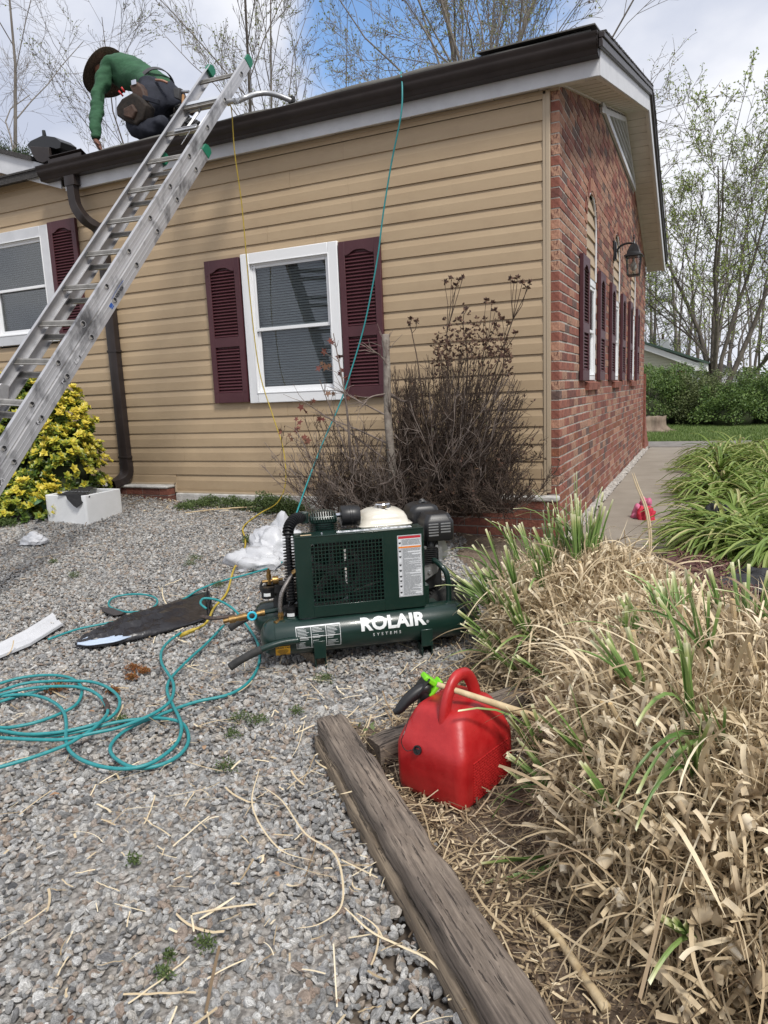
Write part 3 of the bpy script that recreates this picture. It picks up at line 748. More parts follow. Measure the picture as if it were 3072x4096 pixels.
# ================================================================== GRAVEL (stones placed one by one, past counting: stuff)
def gn_scatter(name, protos, P, rot, scl, idx, kind='stuff'):
    me = bpy.data.meshes.new(name); me.vertices.add(len(P)); me.vertices.foreach_set('co', np.asarray(P, np.float32).ravel())
    a = me.attributes.new('rot', 'FLOAT_VECTOR', 'POINT'); a.data.foreach_set('vector', np.asarray(rot, np.float32).ravel())
    a = me.attributes.new('scl', 'FLOAT_VECTOR', 'POINT'); a.data.foreach_set('vector', np.asarray(scl, np.float32).ravel())
    a = me.attributes.new('idx', 'INT', 'POINT'); a.data.foreach_set('value', np.asarray(idx, np.int32))
    o = new_obj(name, me); o['kind'] = kind
    col = bpy.data.collections.new(name+'_pieces')
    for p in protos: col.objects.link(p)
    g = bpy.data.node_groups.new(name, 'GeometryNodeTree')
    g.interface.new_socket('Geometry', in_out='INPUT', socket_type='NodeSocketGeometry'); g.interface.new_socket('Geometry', in_out='OUTPUT', socket_type='NodeSocketGeometry')
    gi = g.nodes.new('NodeGroupInput'); go = g.nodes.new('NodeGroupOutput')
    ip = g.nodes.new('GeometryNodeInstanceOnPoints'); ci = g.nodes.new('GeometryNodeCollectionInfo')
    ci.inputs['Collection'].default_value = col; ci.inputs['Separate Children'].default_value = True; ci.inputs['Reset Children'].default_value = True
    ip.inputs['Pick Instance'].default_value = True
    def attr(nm, tp):
        n = g.nodes.new('GeometryNodeInputNamedAttribute'); n.data_type = tp; n.inputs['Name'].default_value = nm
        return [s_ for s_ in n.outputs if s_.enabled and s_.name == 'Attribute'][0]
    g.links.new(gi.outputs[0], ip.inputs['Points']); g.links.new(ci.outputs[0], ip.inputs['Instance'])
    g.links.new(attr('idx', 'INT'), ip.inputs['Instance Index'])
    er = g.nodes.new('FunctionNodeEulerToRotation'); g.links.new(attr('rot', 'FLOAT_VECTOR'), er.inputs[0]); g.links.new(er.outputs[0], ip.inputs['Rotation'])
    g.links.new(attr('scl', 'FLOAT_VECTOR'), ip.inputs['Scale']); g.links.new(ip.outputs[0], go.inputs[0])
    md = o.modifiers.new('scatter', 'NODES'); md.node_group = g
    return o
def stone_proto(seed, mat, flat=.7):
    r_ = random.Random(seed); bm = bmesh.new(); bmesh.ops.create_icosphere(bm, subdivisions=2, radius=1)
    pl = []
    for _ in range(9):
        d = Vector((r_.gauss(0, 1), r_.gauss(0, 1), r_.gauss(0, 1))).normalized(); pl.append((d, r_.uniform(.55, .92)))
    for v in bm.verts:
        for d, h in pl:
            t = v.co.dot(d)
            if t > h: v.co -= d*(t-h)
        v.co.z *= flat
    bmesh.ops.remove_doubles(bm, verts=bm.verts, dist=.12)
    me = bpy.data.meshes.new('stone'); bm.to_mesh(me); bm.free(); me.materials.append(mat)
    return bpy.data.objects.new('stone', me)
def stone_mat():
    m = bpy.data.materials.new('gravel_stone'); m.use_nodes = True; t = m.node_tree; n = t.nodes; b = n['Principled BSDF']; b.inputs['Roughness'].default_value = .75
    oi = n.new('ShaderNodeObjectInfo'); rp = n.new('ShaderNodeValToRGB'); rp.color_ramp.interpolation = 'LINEAR'
    cs = [(.11, .112, .115), (.44, .435, .42), (.55, .54, .52), (.28, .28, .28), (.74, .73, .70), (.50, .435, .36), (.36, .275, .22), (.65, .63, .59), (.19, .19, .195), (.82, .81, .78)]
    el = rp.color_ramp.elements
    while len(el) < len(cs): el.new(.5)
    for i, c in enumerate(cs): el[i].position = i/(len(cs)-1); el[i].color = (*c, 1)
    t.links.new(oi.outputs['Random'], rp.inputs[0])
    tc_ = n.new('ShaderNodeTexCoord'); ad = n.new('ShaderNodeVectorMath'); ad.operation = 'ADD'; t.links.new(tc_.outputs['Object'], ad.inputs[0])
    cb = n.new('ShaderNodeCombineXYZ'); ml = n.new('ShaderNodeMath'); ml.operation = 'MULTIPLY'; ml.inputs[1].default_value = 57; t.links.new(oi.outputs['Random'], ml.inputs[0])
    t.links.new(ml.outputs[0], cb.inputs[0]); t.links.new(ml.outputs[0], cb.inputs[1]); t.links.new(cb.outputs[0], ad.inputs[1])
    mp_ = n.new('ShaderNodeMapping'); mp_.inputs['Scale'].default_value = (1, 1, 4.5); t.links.new(ad.outputs[0], mp_.inputs[0])
    nz = n.new('ShaderNodeTexNoise'); nz.inputs['Scale'].default_value = 1.7; nz.inputs['Detail'].default_value = 8; nz.inputs['Roughness'].default_value = .7; nz.inputs['Distortion'].default_value = .6; t.links.new(mp_.outputs[0], nz.inputs['Vector'])
    mr = n.new('ShaderNodeMapRange'); mr.inputs[1].default_value = .36; mr.inputs[2].default_value = .64; mr.inputs[3].default_value = .50; mr.inputs[4].default_value = 1.45; t.links.new(nz.outputs[0], mr.inputs[0])
    mx = n.new('ShaderNodeMix'); mx.data_type = 'RGBA'; mx.blend_type = 'MULTIPLY'; mx.inputs[0].default_value = 1; t.links.new(rp.outputs[0], mx.inputs[6]); t.links.new(mr.outputs[0], mx.inputs[7]); t.links.new(mx.outputs[2], b.inputs['Base Color'])
    bp = n.new('ShaderNodeBump'); bp.inputs['Strength'].default_value = .6; bp.inputs['Distance'].default_value = .2; t.links.new(nz.outputs[0], bp.inputs['Height']); t.links.new(bp.outputs[0], b.inputs['Normal'])
    return m
m_stone = stone_mat()
protos = [stone_proto(i, m_stone, random.uniform(.5, .85)) for i in range(12)]
nG = 215000
P = np.stack([rng.uniform(-6.2, .6, nG), rng.uniform(-4.75, -.13, nG)], 1)
vx = (P[:, 0]-CAM[0])*CR[0]+(P[:, 1]-CAM[1])*CR[1]; vz = (P[:, 0]-CAM[0])*CF[0]+(P[:, 1]-CAM[1])*CF[1]
bi = bed_in(P[:, 0], P[:, 1])
keep = (vx > -.72*vz-.45) & (vz > .75) & (vx < .75*vz+.3) & (bi < rng.uniform(-.02, .10, nG))
# sparser where soil shows along the wall
dwall = -P[:, 1]
keep &= (dwall > .42+.25*rng.random(nG)) | (rng.random(nG) < .25)
P = P[keep]; n_ = len(P)
big = rng.random(n_)
s0 = .0060+.0056*rng.random(n_)**1.6+.0085*(big > .97)
scl = np.stack([s0*rng.uniform(.8, 1.45, n_), s0*rng.uniform(.7, 1.1, n_), s0*rng.uniform(.7, 1.1, n_)], 1)
Z = gh(P[:, 0], P[:, 1])+rng.uniform(-.006, .005, n_)
gn_scatter('gravel', protos, np.stack([P[:, 0], P[:, 1], Z], 1), np.stack([rng.normal(0, .5, n_), rng.normal(0, .5, n_), rng.uniform(0, 6.28, n_)], 1), scl, rng.integers(0, 12, n_))
# a few single larger stones
m_rock = M('field_stone', (.20, .17, .15), .9, col2=(.34, .30, .27), scale=18, bump=.9, bscale=40)
def rock(P_, s, label, mat=m_rock, seed=3):
    o = stone_proto(seed, mat, .7); COL.objects.link(o); o.name = 'rock'; o.location = P_; o.scale = s; o.rotation_euler = (0.2, .1, seed); WM[o.name] = Matrix.Identity(4)
    return tag(o, label, 'rock')
rock(on_g(648, 1092), (.06, .05, .06), 'rough tan stone among weeds by the foundation, behind the yellow hose', seed=5)
rock(on_g(715, 1990), (.045, .03, .025), 'large grey flat stone lying on the gravel left of the timber', m_stone, seed=8) if False else None

# ================================================================== TIMBERS
m_timb = woodm('weathered_timber', (.10, .08, .065), (.29, .24, .195), .34)
m_timb2 = woodm('weathered_timber_low', (.15, .115, .08), (.36, .29, .21), .35)
def timber(name, A, B, wdt, h, z0, mat, label, seed=1, group=None):
    A = np.array(A, float); B = np.array(B, float); L_ = np.linalg.norm(B-A); d = (B-A)/L_
    T = Matrix(((d[0], -d[1], 0, A[0]), (d[1], d[0], 0, A[1]), (0, 0, 1, z0), (0, 0, 0, 1)))
    r_ = random.Random(seed); b = MB(); rs = []
    nn = int(L_/.02); ph = [r_.uniform(0, 6) for _ in range(12)]
    for i in range(nn+1):
        x = L_*i/nn; ring = []; e_ = min(1, min(i, nn-i)/1.6)
        k_ = 0
        for (y, z) in [(-.5, .04), (-.5, .45), (-.5, .82), (-.45, .95), (-.34, 1.0), (-.15, 1.0), (0, 1.0), (.15, 1.0), (.34, 1.0), (.45, .95), (.5, .82), (.5, .45), (.5, .04), (0, 0)]:
            n1_ = .004*math.sin(x*31+ph[k_ % 12])*math.sin(x*7+ph[(k_+3) % 12])+r_.uniform(-.0012, .0012)
            if k_ in (5, 7) : n1_ -= .003*abs(math.sin(x*4+ph[k_]))
            ring.append((x, y*wdt*(.93+.07*e_)+n1_*.6, z*h*(.94+.06*e_)+n1_)); k_ += 1
        rs.append(ring)
    b.rings(rs); o = b.build(name, mat, T=T, auto=50)
    me = o.data; Mi = np.array(T.inverted()); me.transform(T.inverted()); o.matrix_world = T
    return tag(o, label, 'timber', group)
tu = np.array([.68, -.735]); 
TA = on_z(712, 1540, .112)[:2]; TB = on_z(1148, 2212, .112)[:2]; tu = unit(TB-TA); TB = TB+tu*.6
timber('landscape_timber', TA, TB, .094, .056, .052, m_timb, 'long weathered grey landscape timber running diagonally to the bottom edge of the photo', 2)
timber('landscape_timber', TA-np.array([.006, .007]), TB-np.array([.006, .007]), .104, .058, -.008, m_timb2, 'lower half buried tan landscape timber under the long grey one', 5)
q1 = on_z(806, 1600, .075); q2 = on_z(905, 1565, .075)
dq = (q2-q1)[:2]; dq /= np.linalg.norm(dq)
timber('landscape_timber', q1[:2], q1[:2]+dq*.62, .085, .078, 0, m_timb, 'short timber end behind the red fuel can', 9)

# ================================================================== GRASS / STRAW GENERATORS
class Foliage:
    def __init__(s): s.V = []; s.F = []; s.C = []; s.n = 0
    def strip(s, pts, wid, side, tint, taper=True, keel=0.0):
        pts = np.asarray(pts, float); m = len(pts); t = np.linspace(0, 1, m)
        ww = wid*(np.sin(np.pi*np.clip(t*.92+.08, 0, 1))**.5 if taper else np.ones(m))*.5
        sd = np.asarray(side, float)
        if sd.ndim == 1: sd = np.tile(sd, (m, 1))
        if keel:
            up = np.cross(np.gradient(pts, axis=0), sd); up /= (np.linalg.norm(up, axis=1, keepdims=True)+1e-9)
            a = pts-sd*ww[:, None]+up*keel*wid; c = pts+sd*ww[:, None]+up*keel*wid
            V = np.stack([a, pts, c], 1).reshape(-1, 3); base = s.n+np.arange(m-1)*3
            F = np.concatenate([np.stack([base, base+1, base+4, base+3], 1), np.stack([base+1, base+2, base+5, base+4], 1)]); k_ = 3
        else:
            V = np.stack([pts-sd*ww[:, None], pts+sd*ww[:, None]], 1).reshape(-1, 3); base = s.n+np.arange(m-1)*2
            F = np.stack([base, base+1, base+3, base+2], 1); k_ = 2
        s.V.append(V); s.F.append(F)
        s.C.append(np.repeat(np.broadcast_to(np.asarray(tint, float), (m,)) if np.ndim(tint) else np.full(m, tint), k_)); s.n += len(V)
    def raw(s, V, F, tint): 
        s.V.append(np.asarray(V, float)); s.F.append(np.asarray(F)+s.n); s.C.append(np.full(len(V), tint)); s.n += len(V)
    def build(s, name, mat, parent=None, kind=None, smooth=False):
        return np_mesh(name, np.concatenate(s.V), np.concatenate(s.F), mat, parent, cols=np.concatenate(s.C), kind=kind, smooth=smooth)
def arc(p0, d0, L_, droop, n=7, floor=None, curl=None):
    """blade path starting at p0 along d0, bending down (droop rad per unit length fraction)"""
    p = np.array(p0, float); d = unit(d0); o = [p.copy()]; st = L_/(n-1)
    for i in range(n-1):
        d = d+np.array([0, 0, -droop/(n-1)])
        if curl is not None: d = d+curl/(n-1)
        d = unit(d); p = p+d*st
        if floor is not None and p[2] < floor: p[2] = floor+.003; d[2] = max(d[2], 0)
        o.append(p.copy())
    return np.array(o)
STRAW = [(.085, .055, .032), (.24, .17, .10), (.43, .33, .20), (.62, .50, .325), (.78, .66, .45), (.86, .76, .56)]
m_straw = M('dry_grass', (1, 1, 1), .7, tint=STRAW, trans=.15)
m_curl = M('curled_sheath', (1, 1, 1), .65, tint=[(.26, .185, .105), (.48, .375, .24), (.66, .545, .37), (.80, .70, .53)], trans=.1)
m_gblade = M('green_grass', (1, 1, 1), .5, tint=[(.05, .11, .025), (.11, .20, .045), (.20, .30, .085), (.40, .44, .18), (.76, .74, .50)], trans=.15)
m_culm = M('cut_culm', (.42, .31, .17), .7, col2=(.60, .48, .30), scale=30, stretch=(1, 1, .2))
m_pith = M('culm_pith', (.68, .50, .25), .9, col2=(.45, .30, .14), scale=300)
def rvec(z0=-1, z1=1):
    a = random.uniform(0, 2*math.pi); z = random.uniform(z0, z1); r_ = math.sqrt(max(0, 1-z*z)); return np.array([r_*math.cos(a), r_*math.sin(a), z])
def side_of(d):
    s_ = np.cross(d, rvec()); return unit(s_)
def curl_ribbon(fo, p, axis, r0, wid, turns, tint):
    """dead leaf sheath rolled up like a wood shaving: width along axis"""
    ax = unit(axis); u = unit(np.cross(ax, rvec())); v = np.cross(ax, u); n = max(8, int(turns*14)); pts = []
    ph = random.uniform(0, 6.28)
    for i in range(n+1):
        t = i/n; a = ph+turns*2*math.pi*t; r_ = r0*(1-.45*t); pts.append(p+r_*(math.cos(a)*u+math.sin(a)*v)+ax*wid*.25*t)
    fo.strip(pts, wid, ax, tint, taper=False)
class Mound:
    def __init__(s, cx, cy, rx, ry, h, ang=0): s.c = np.array([cx, cy]); s.r = (rx, ry); s.h = h; s.a = ang; s.z0 = float(gh(cx, cy))
    def surf(s, az, el):
        """point + normal on a rounded flat-topped mound; el 0 at the rim ground .. 1 top centre"""
        c_ = math.cos(el*math.pi/2)**.75; sn = math.sin(el*math.pi/2)**.85
        x = s.r[0]*c_*math.cos(az); y = s.r[1]*c_*math.sin(az)
        ca, sa = math.cos(s.a), math.sin(s.a)
        P_ = np.array([s.c[0]+x*ca-y*sa, s.c[1]+x*sa+y*ca, s.z0+s.h*sn])
        N_ = unit([(x*ca-y*sa)/s.r[0]**2*s.r[0], (x*sa+y*ca)/s.r[1]**2*s.r[1], .25+sn*1.1]); return P_, N_
m_core = M('mound_core', (.05, .036, .024), .95, col2=(.14, .10, .065), scale=40, bump=1, bscale=60)
def grass_mound(md, label, nblade, ncurl, ntuft, nculm, seed, front=None, tuft_az=None, tuft_len=(.14, .26), tup=(.25, 1.1), csz=(.004, .013)):
    view_bias = True
    random.seed(seed)
    t = thing('ornamental_grass', label, 'ornamental grass', (md.c[0], md.c[1], md.z0), 0, 'cut back ornamental grass clumps')
    b = MB(); rs = []
    for k_ in range(9):
        el = k_/9; rs.append([tuple((lambda q: (md.c[0]+(q[0]-md.c[0])*.86, md.c[1]+(q[1]-md.c[1])*.86, md.z0+(q[2]-md.z0)*.84))(md.surf(2*math.pi*j/22, el)[0]+np.array([0, 0, random.uniform(-.02, .02)]))) for j in range(22)])
    b.rings(rs); b.build('dark_core', m_core, t, smooth=True)  # dark core added for occlusion; its colour stands for shade between blades
    fo = Foliage()
    def pick():
        while True:
            az = random.uniform(0, 2*math.pi); el = random.random()**.9
            P_, N_ = md.surf(az, el)
            if view_bias and (N_@unit(P_-CAM)) > .25 and random.random() < .75: continue
            return az, el, P_, N_
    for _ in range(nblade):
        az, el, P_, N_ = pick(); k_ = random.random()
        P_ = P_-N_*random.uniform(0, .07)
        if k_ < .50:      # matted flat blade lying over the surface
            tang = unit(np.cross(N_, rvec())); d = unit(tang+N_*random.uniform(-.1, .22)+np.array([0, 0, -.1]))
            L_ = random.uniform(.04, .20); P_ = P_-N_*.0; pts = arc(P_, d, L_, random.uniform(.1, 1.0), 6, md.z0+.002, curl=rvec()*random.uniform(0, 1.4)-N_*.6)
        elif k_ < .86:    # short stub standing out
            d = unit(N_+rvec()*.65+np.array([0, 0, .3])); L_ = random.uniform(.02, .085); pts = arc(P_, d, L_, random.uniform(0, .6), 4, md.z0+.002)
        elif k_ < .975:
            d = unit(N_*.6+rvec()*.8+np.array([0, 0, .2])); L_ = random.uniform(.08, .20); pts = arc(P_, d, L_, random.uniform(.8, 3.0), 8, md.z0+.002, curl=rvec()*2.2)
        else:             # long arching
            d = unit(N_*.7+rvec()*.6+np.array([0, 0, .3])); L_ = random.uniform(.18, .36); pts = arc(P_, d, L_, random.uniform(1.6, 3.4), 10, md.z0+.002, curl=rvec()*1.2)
        tb = random.choice([.25, .4, .5, .62, .75, .88, .6, .8])*(.55+.45*min(1, el*1.6+.15)); tint = np.clip(tb+random.uniform(-.1, .1), 0, 1)  # paler on top, darker towards the rim: sunlit crown painted into the tint
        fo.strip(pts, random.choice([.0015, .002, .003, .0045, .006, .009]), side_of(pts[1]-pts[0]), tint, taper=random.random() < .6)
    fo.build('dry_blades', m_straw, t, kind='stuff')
    fo = Foliage()
    for _ in range(ncurl):
        az, el, P_, N_ = pick(); 
        if random.random() < .5 and el > .6: continue
        P_ = P_-N_*random.uniform(-.015, .05)
        curl_ribbon(fo, P_, unit(rvec()+N_*.4), random.uniform(*csz), random.uniform(.010, .036), random.uniform(.8, 2.0), random.random())
    fo.build('curled_sheaths', m_curl, t, kind='stuff', smooth=True)
    fo = Foliage()          # broad sheath stubs still standing, splayed and curling at the cut end
    for _ in range(int(ncurl*.95)):
        az, el, P_, N_ = pick(); d = unit(N_*.7+np.array([0, 0, .55])+rvec()*.5); L_ = random.uniform(.035, .10); P_ = P_-N_*random.uniform(.0, .03); w_ = random.uniform(.0045, .0115)
        sd = side_of(d); out_ = np.cross(sd, d); pts = [P_]; dd = d.copy(); n_ = 9; cl = random.uniform(.1, 3.6)
        for i_ in range(n_): dd = unit(dd+out_*cl*(i_/n_)**2*.28); pts.append(pts[-1]+dd*L_/n_); out_ = np.cross(sd, dd)
        fo.strip(pts, w_, sd, np.clip(random.gauss(.5, .28), 0, 1), taper=False, keel=.12)
    fo.build('sheath_stubs', m_curl, t, kind='stuff', smooth=True)
    for _ in range(ntuft):
        for tries in range(40):
            az, el, P_, N_ = pick(); el_ok = el < .92
            if tuft_az is None or random.random() < tuft_az(az, P_): break
        fo = Foliage(); d0 = unit(N_*1.0+np.array([0, 0, random.uniform(*tup)])+rvec()*.22); L0 = random.uniform(*tuft_len); P0 = P_-N_*.03
        nb = random.randint(5, 10); sd0 = unit(np.cross(d0, rvec()))
        for j in range(nb):
            d = unit(d0+sd0*random.uniform(-.22, .22)+rvec()*.07); L_ = L0*random.uniform(.7, 1.1)
            p0 = P0+sd0*random.uniform(-.012, .012)+rvec()*.006
            pts = arc(p0, d, L_, random.uniform(0, .35), 6)
            if random.random() < .12: pts = arc(p0, d, L_*1.5, random.uniform(1.2, 2.6), 8)
            tt = np.linspace(0, 1, len(pts)); base = random.uniform(.15, .5); tint = base+.25*np.clip(.3-tt, 0, 1); tint = np.where(tt > .95, 1.0, np.where(tt > .78, base+.22, tint))
            fo.strip(pts, random.uniform(.006, .0115), unit(np.cross(d, rvec())), tint, taper=False, keel=.18)
        fo.build('green_tuft', m_gblade, t)
    for _ in range(nculm):
        az, el, P_, N_ = pick(); d = unit(N_*.8+np.array([0, 0, .7])+rvec()*.3); r_ = random.uniform(.005, .009); L_ = random.uniform(.06, .16); p0 = P_-N_*.06
        b = MB(); b.tube([p0, p0+d*L_*.5+rvec()*.003, p0+d*L_], [r_*1.1, r_, r_*.98], 8); o = b.build('cut_stem', m_culm, t, smooth=False)
        b = MB(); b.cyl(p0+d*L_*.99, p0+d*(L_+.0015), r_*.8, 8); b.build('pith', m_pith, o)
    return t
leftish = lambda az, P_: 1.0 if math.cos(az) < -.35 else .05
mA = Mound(.53, -2.20, .43, .50, .42); mB_ = Mound(1.16, -3.30, .57, .66, .50); mC = Mound(.88, -2.72, .45, .42, .38)
grass_mound(mA, 'rear clump of cut back dry grass with green tufts, right of the green compressor', 15000, 900, 44, 26, 11, tuft_az=leftish, tuft_len=(.15, .30))
grass_mound(mC, 'middle clump of cut back dry grass between the rear clump and the large right one', 12000, 700, 6, 18, 12, tuft_az=lambda a, p: .5)
mD = Mound(.83, -3.10, .34, .32, .34)
grass_mound(mD, 'small clump of cut back dry grass directly right of the red fuel can', 5500, 380, 5, 9, 14, tuft_az=lambda a, p: .5)
grass_mound(mB_, 'large near clump of cut back dry grass filling the lower right corner', 25000, 1900, 28, 40, 13, tuft_az=lambda az, P_: 1.0 if math.cos(az) < -.15 else .12, tuft_len=(.12, .24), tup=(-.15, .55), csz=(.004, .018))
random.seed(21)
# straw lying on the bed and gravel
fo = Foliage()
cnt = 0
while cnt < 15000:
    x = random.uniform(-.6, 1.3); y = random.uniform(-4.5, -2.2); bi_ = float(bed_in(x, y))
    if bi_ < .02: continue
    z = float(gh(x, y))+random.uniform(.004, .03); a = random.uniform(0, 6.28); L_ = random.choice([.01, .015, .02, .02, .03, .03, .05, .08, .13]); d = np.array([math.cos(a), math.sin(a), random.uniform(-.1, .15)])
    pts = arc((x, y, z), d, L_, random.uniform(-.1, .3), 4, float(gh(x, y))+.004, curl=rvec()*.6); fo.strip(pts, random.choice([.0015, .002, .003, .004, .006]), unit(np.cross(d, [0, 0, 1])+rvec()*.3), np.clip(random.gauss(.30, .26), 0, 1), taper=False); cnt += 1
fo.build('straw_litter', m_straw, kind='stuff')
fo = Foliage(); cnt = 0
while cnt < 1100:
    u = random.random(); x = random.uniform(-4, .7); y = random.uniform(-4.5, -.3); bi_ = float(bed_in(x, y))
    if bi_ > 0 or random.random() > math.exp(bi_*1.6)+.05: continue
    z = float(gh(x, y))+.016+random.uniform(0, .008); a = random.uniform(0, 6.28); L_ = random.choice([.02, .03, .05, .08, .05, .14]); d = np.array([math.cos(a), math.sin(a), random.uniform(0, .15)])
    pts = arc((x, y, z), d, L_, random.uniform(0, .3), 7, float(gh(x, y))+.016, curl=rvec()*random.choice([.2, .5, 1.6])); fo.strip(pts, random.choice([.002, .003, .004, .006]), unit(np.cross(d, [0, 0, 1])+rvec()*.3), np.clip(random.gauss(.62, .2), 0, 1), taper=False); cnt += 1
fo.build('straw_litter', m_straw, kind='stuff')
fo = Foliage()
for _ in range(95):
    while True:
        x = random.uniform(-.3, 1.2); y = random.uniform(-4.3, -3.0)
        if bed_in(x, y) > .1: break
    curl_ribbon(fo, np.array([x, y, float(gh(x, y))+.014]), unit(rvec(-.2, .5)), random.uniform(.004, .009), random.uniform(.01, .025), random.uniform(.8, 1.6), random.random())
fo.build('curled_leaf_litter', m_curl, kind='stuff', smooth=True)
# bare soil strip along the wall: twigs and dead leaves
fo = Foliage()
for _ in range(900):
    x = random.uniform(-4.2, -.2); y = -.12-.55*random.random()**1.6; z = float(gh(x, y))+.006; a = random.uniform(0, 6.28); d = np.array([math.cos(a), math.sin(a), .05])
    pts = arc((x, y, z), d, random.uniform(.02, .10), .1, 4, z, curl=rvec()*.5); fo.strip(pts, random.choice([.003, .006, .012]), unit(np.cross(d, [0, 0, 1])+rvec()*.4), random.choice([.0, .1, .2, .3, .5, .8]), taper=True)
fo.build('dead_leaf_litter', m_straw, kind='stuff')
# the named long stems
def reed(name, pts2, r0, r1, label, z=None, mat=m_culm):
    P_ = crom(pts2, 6); b = MB(); n = len(P_); b.tube(P_, list(np.linspace(r0, r1, n)), 7); o = b.build(name, mat, smooth=True); return tag(o, label, 'cane')
def Gp(x, y, dz): p = on_g(x, y, dz); return p
reed('dry_cane', [on_z(1190, 1560, .20), on_z(1100, 1530, .25), on_z(1010, 1500, .295), on_z(944, 1478, .325)], .0125, .0075, 'thick pale cut cane lying across the red fuel can')
reed('dry_cane', [Gp(400, 1108, .03), Gp(470, 1100, .03), Gp(560, 1090, .04), Gp(665, 1066, .06)], .004, .006, 'long straight pale cane lying along the foundation')
reed('dry_cane', [Gp(1140, 1960, .02), Gp(1200, 2020, .02), Gp(1260, 2110, .02), Gp(1310, 2180, .02)], .007, .011, 'thick broken cane on the litter right of the long timber')
reed('dry_cane', [Gp(1215, 1930, .02), Gp(1270, 1990, .02), Gp(1325, 2055, .02)], .004, .006, 'thin brown cane beside the broken thick cane')
fo = Foliage()
def gstrip(pix, wid, tint, dz=.03, name=None):
    P_ = np.array(crom([on_g(x, y, dz) for x, y in pix], 6)); d = np.gradient(P_, axis=0); sd = np.cross(d, [0, 0, 1]); sd /= np.linalg.norm(sd, axis=1, keepdims=True)+1e-9
    f_ = Foliage(); f_.strip(P_, wid, sd, tint, taper=True, keel=.15); return f_
longs = [([(850, 1680), (790, 1700), (735, 1715)], .012, .75, .07, 'wide straw blade laid across the long timber by the fuel can'),
         ([(570, 1700), (610, 1730), (660, 1800), (720, 1840), (740, 1900), (735, 1960), (690, 1995), (640, 2005)], .007, .7, .03, 'long looping straw blade on the gravel left of the timber'),
         ([(560, 1660), (545, 1740), (600, 1830), (680, 1860)], .006, .72, .03, 'thin curved straw blade on the gravel beside the looping one'),
         ([(745, 1960), (800, 2010), (860, 2040), (930, 2075), (985, 2140), (1030, 2212)], .008, .8, .03, 'yellow straw blade curving along the foot of the long timber'),
         ([(470, 1930), (500, 1945)], .010, .9, .03, 'short split pale straw piece on the open gravel')]
longs[4] = ([(430, 1985), (470, 1960), (508, 1935)], .011, .93, .03, 'short split pale straw piece on the open gravel')
for px, wd, ti, dz, lb in longs: tag(gstrip(px, wd*.72, ti, dz).build('straw_blade', m_straw), lb, 'straw')
# tall dry leaf standing above the rear clump
fo = Foliage()
for dx in (0, .008):
    b0 = np.array([.74+dx, -2.02, .36]); P_ = crom([b0, b0+(.005, 0, .12), b0+(-.012, 0, .24), b0+(-.05, 0, .34), b0+(-.07, 0, .40)], 5)
    fo.strip(P_, .0075, (1, 0, 0), .62+dx*5, taper=True, keel=.25)
tag(fo.build('dry_leaf', m_straw), 'single tall twisted dry leaf standing up from the rear grass clump before the walkway', 'dry leaf')

m_brleaf = M('brown_leaf', (1, 1, 1), .8, tint=[(.12, .06, .035), (.28, .16, .09), (.40, .27, .17)])
fo = Foliage(); random.seed(5)
for _ in range(150):
    x = random.uniform(-3.8, .6); y = random.uniform(-4.4, -.4)
    if bed_in(x, y) > .0 and random.random() < .5: continue
    q = np.array([x, y, float(gh(x, y))+.017]); a = unit(rvec(-.15, .3)); c = unit(np.cross(a, [0, 0, 1])); s_ = random.uniform(.008, .026)
    fo.strip(np.array([q, q+a*s_*.5+[0, 0, s_*.15], q+a*s_]), s_*.6, c, random.random(), keel=-.2)
fo.build('fallen_leaves', m_brleaf, kind='stuff')
# ================================================================== FUEL CAN
m_red = M('can_red', (.34, .008, .010), .42, col2=(.44, .022, .022), scale=14, bump=.22, bscale=22, rvar=.16, detail=10)
m_lime = M('lime_plastic', (.20, .62, .02), .4); m_blkp = M('black_plastic', (.012, .012, .013), .4)
C1, C2, C3 = on_z(864, 1712, 0), on_z(1002, 1772, 0), on_z(1106, 1684, 0)
ex = unit((C1-C2)); ey = unit((C3-C2)); ey = unit(ey-(ey@ex)*ex)
ang = math.atan2(ex[1], ex[0])
CT = Matrix(((ex[0], ey[0], 0, C2[0]), (ex[1], ey[1], 0, C2[1]), (0, 0, 1, 0.0), (0, 0, 0, 1)))
can = thing('fuel_can', 'red plastic fuel can with black spout and lime green guard beside the timber', 'fuel can', C2, ang)
LXc = np.linalg.norm(C1-C2)*1.08; LYc = .27; HB = .185
def rrect(x0, x1, y0, y1, r_, z, n=5, dz=0):
    o = []
    for cx, cy, a0 in ((x1-r_, y1-r_, 0), (x0+r_, y1-r_, 90), (x0+r_, y0+r_, 180), (x1-r_, y0+r_, 270)):
        for k_ in range(n+1):
            a = R(a0+90*k_/n); o.append((cx+r_*math.cos(a), cy+r_*math.sin(a), z))
    return o
b = MB()
secs = [(0.012, 0.004, .025), (0.004, .016, .03), (0.0, .04, .03), (0.0, .10, .03), (.0, .138, .03), (.005, .154, .03), (.022, .182, .032), (.042, .212, .034), (.056, .234, .035), (.082, .246, .03)]
for i, (ins, z, r_) in enumerate(secs): pass
rs = []
for ins, z, r_ in secs:
    q = rrect(ins*.75, LXc-ins*.6, ins*.9, LYc-ins*.45, r_, z*1.06, 6)
    rs.append(q)
# inward waist: pull the sides facing camera slightly
b.rings(rs); body = b.build('body', m_red, can, CT, smooth=True)
sm = body.modifiers.new('sub', 'SUBSURF'); sm.levels = 1; sm.render_levels = 1
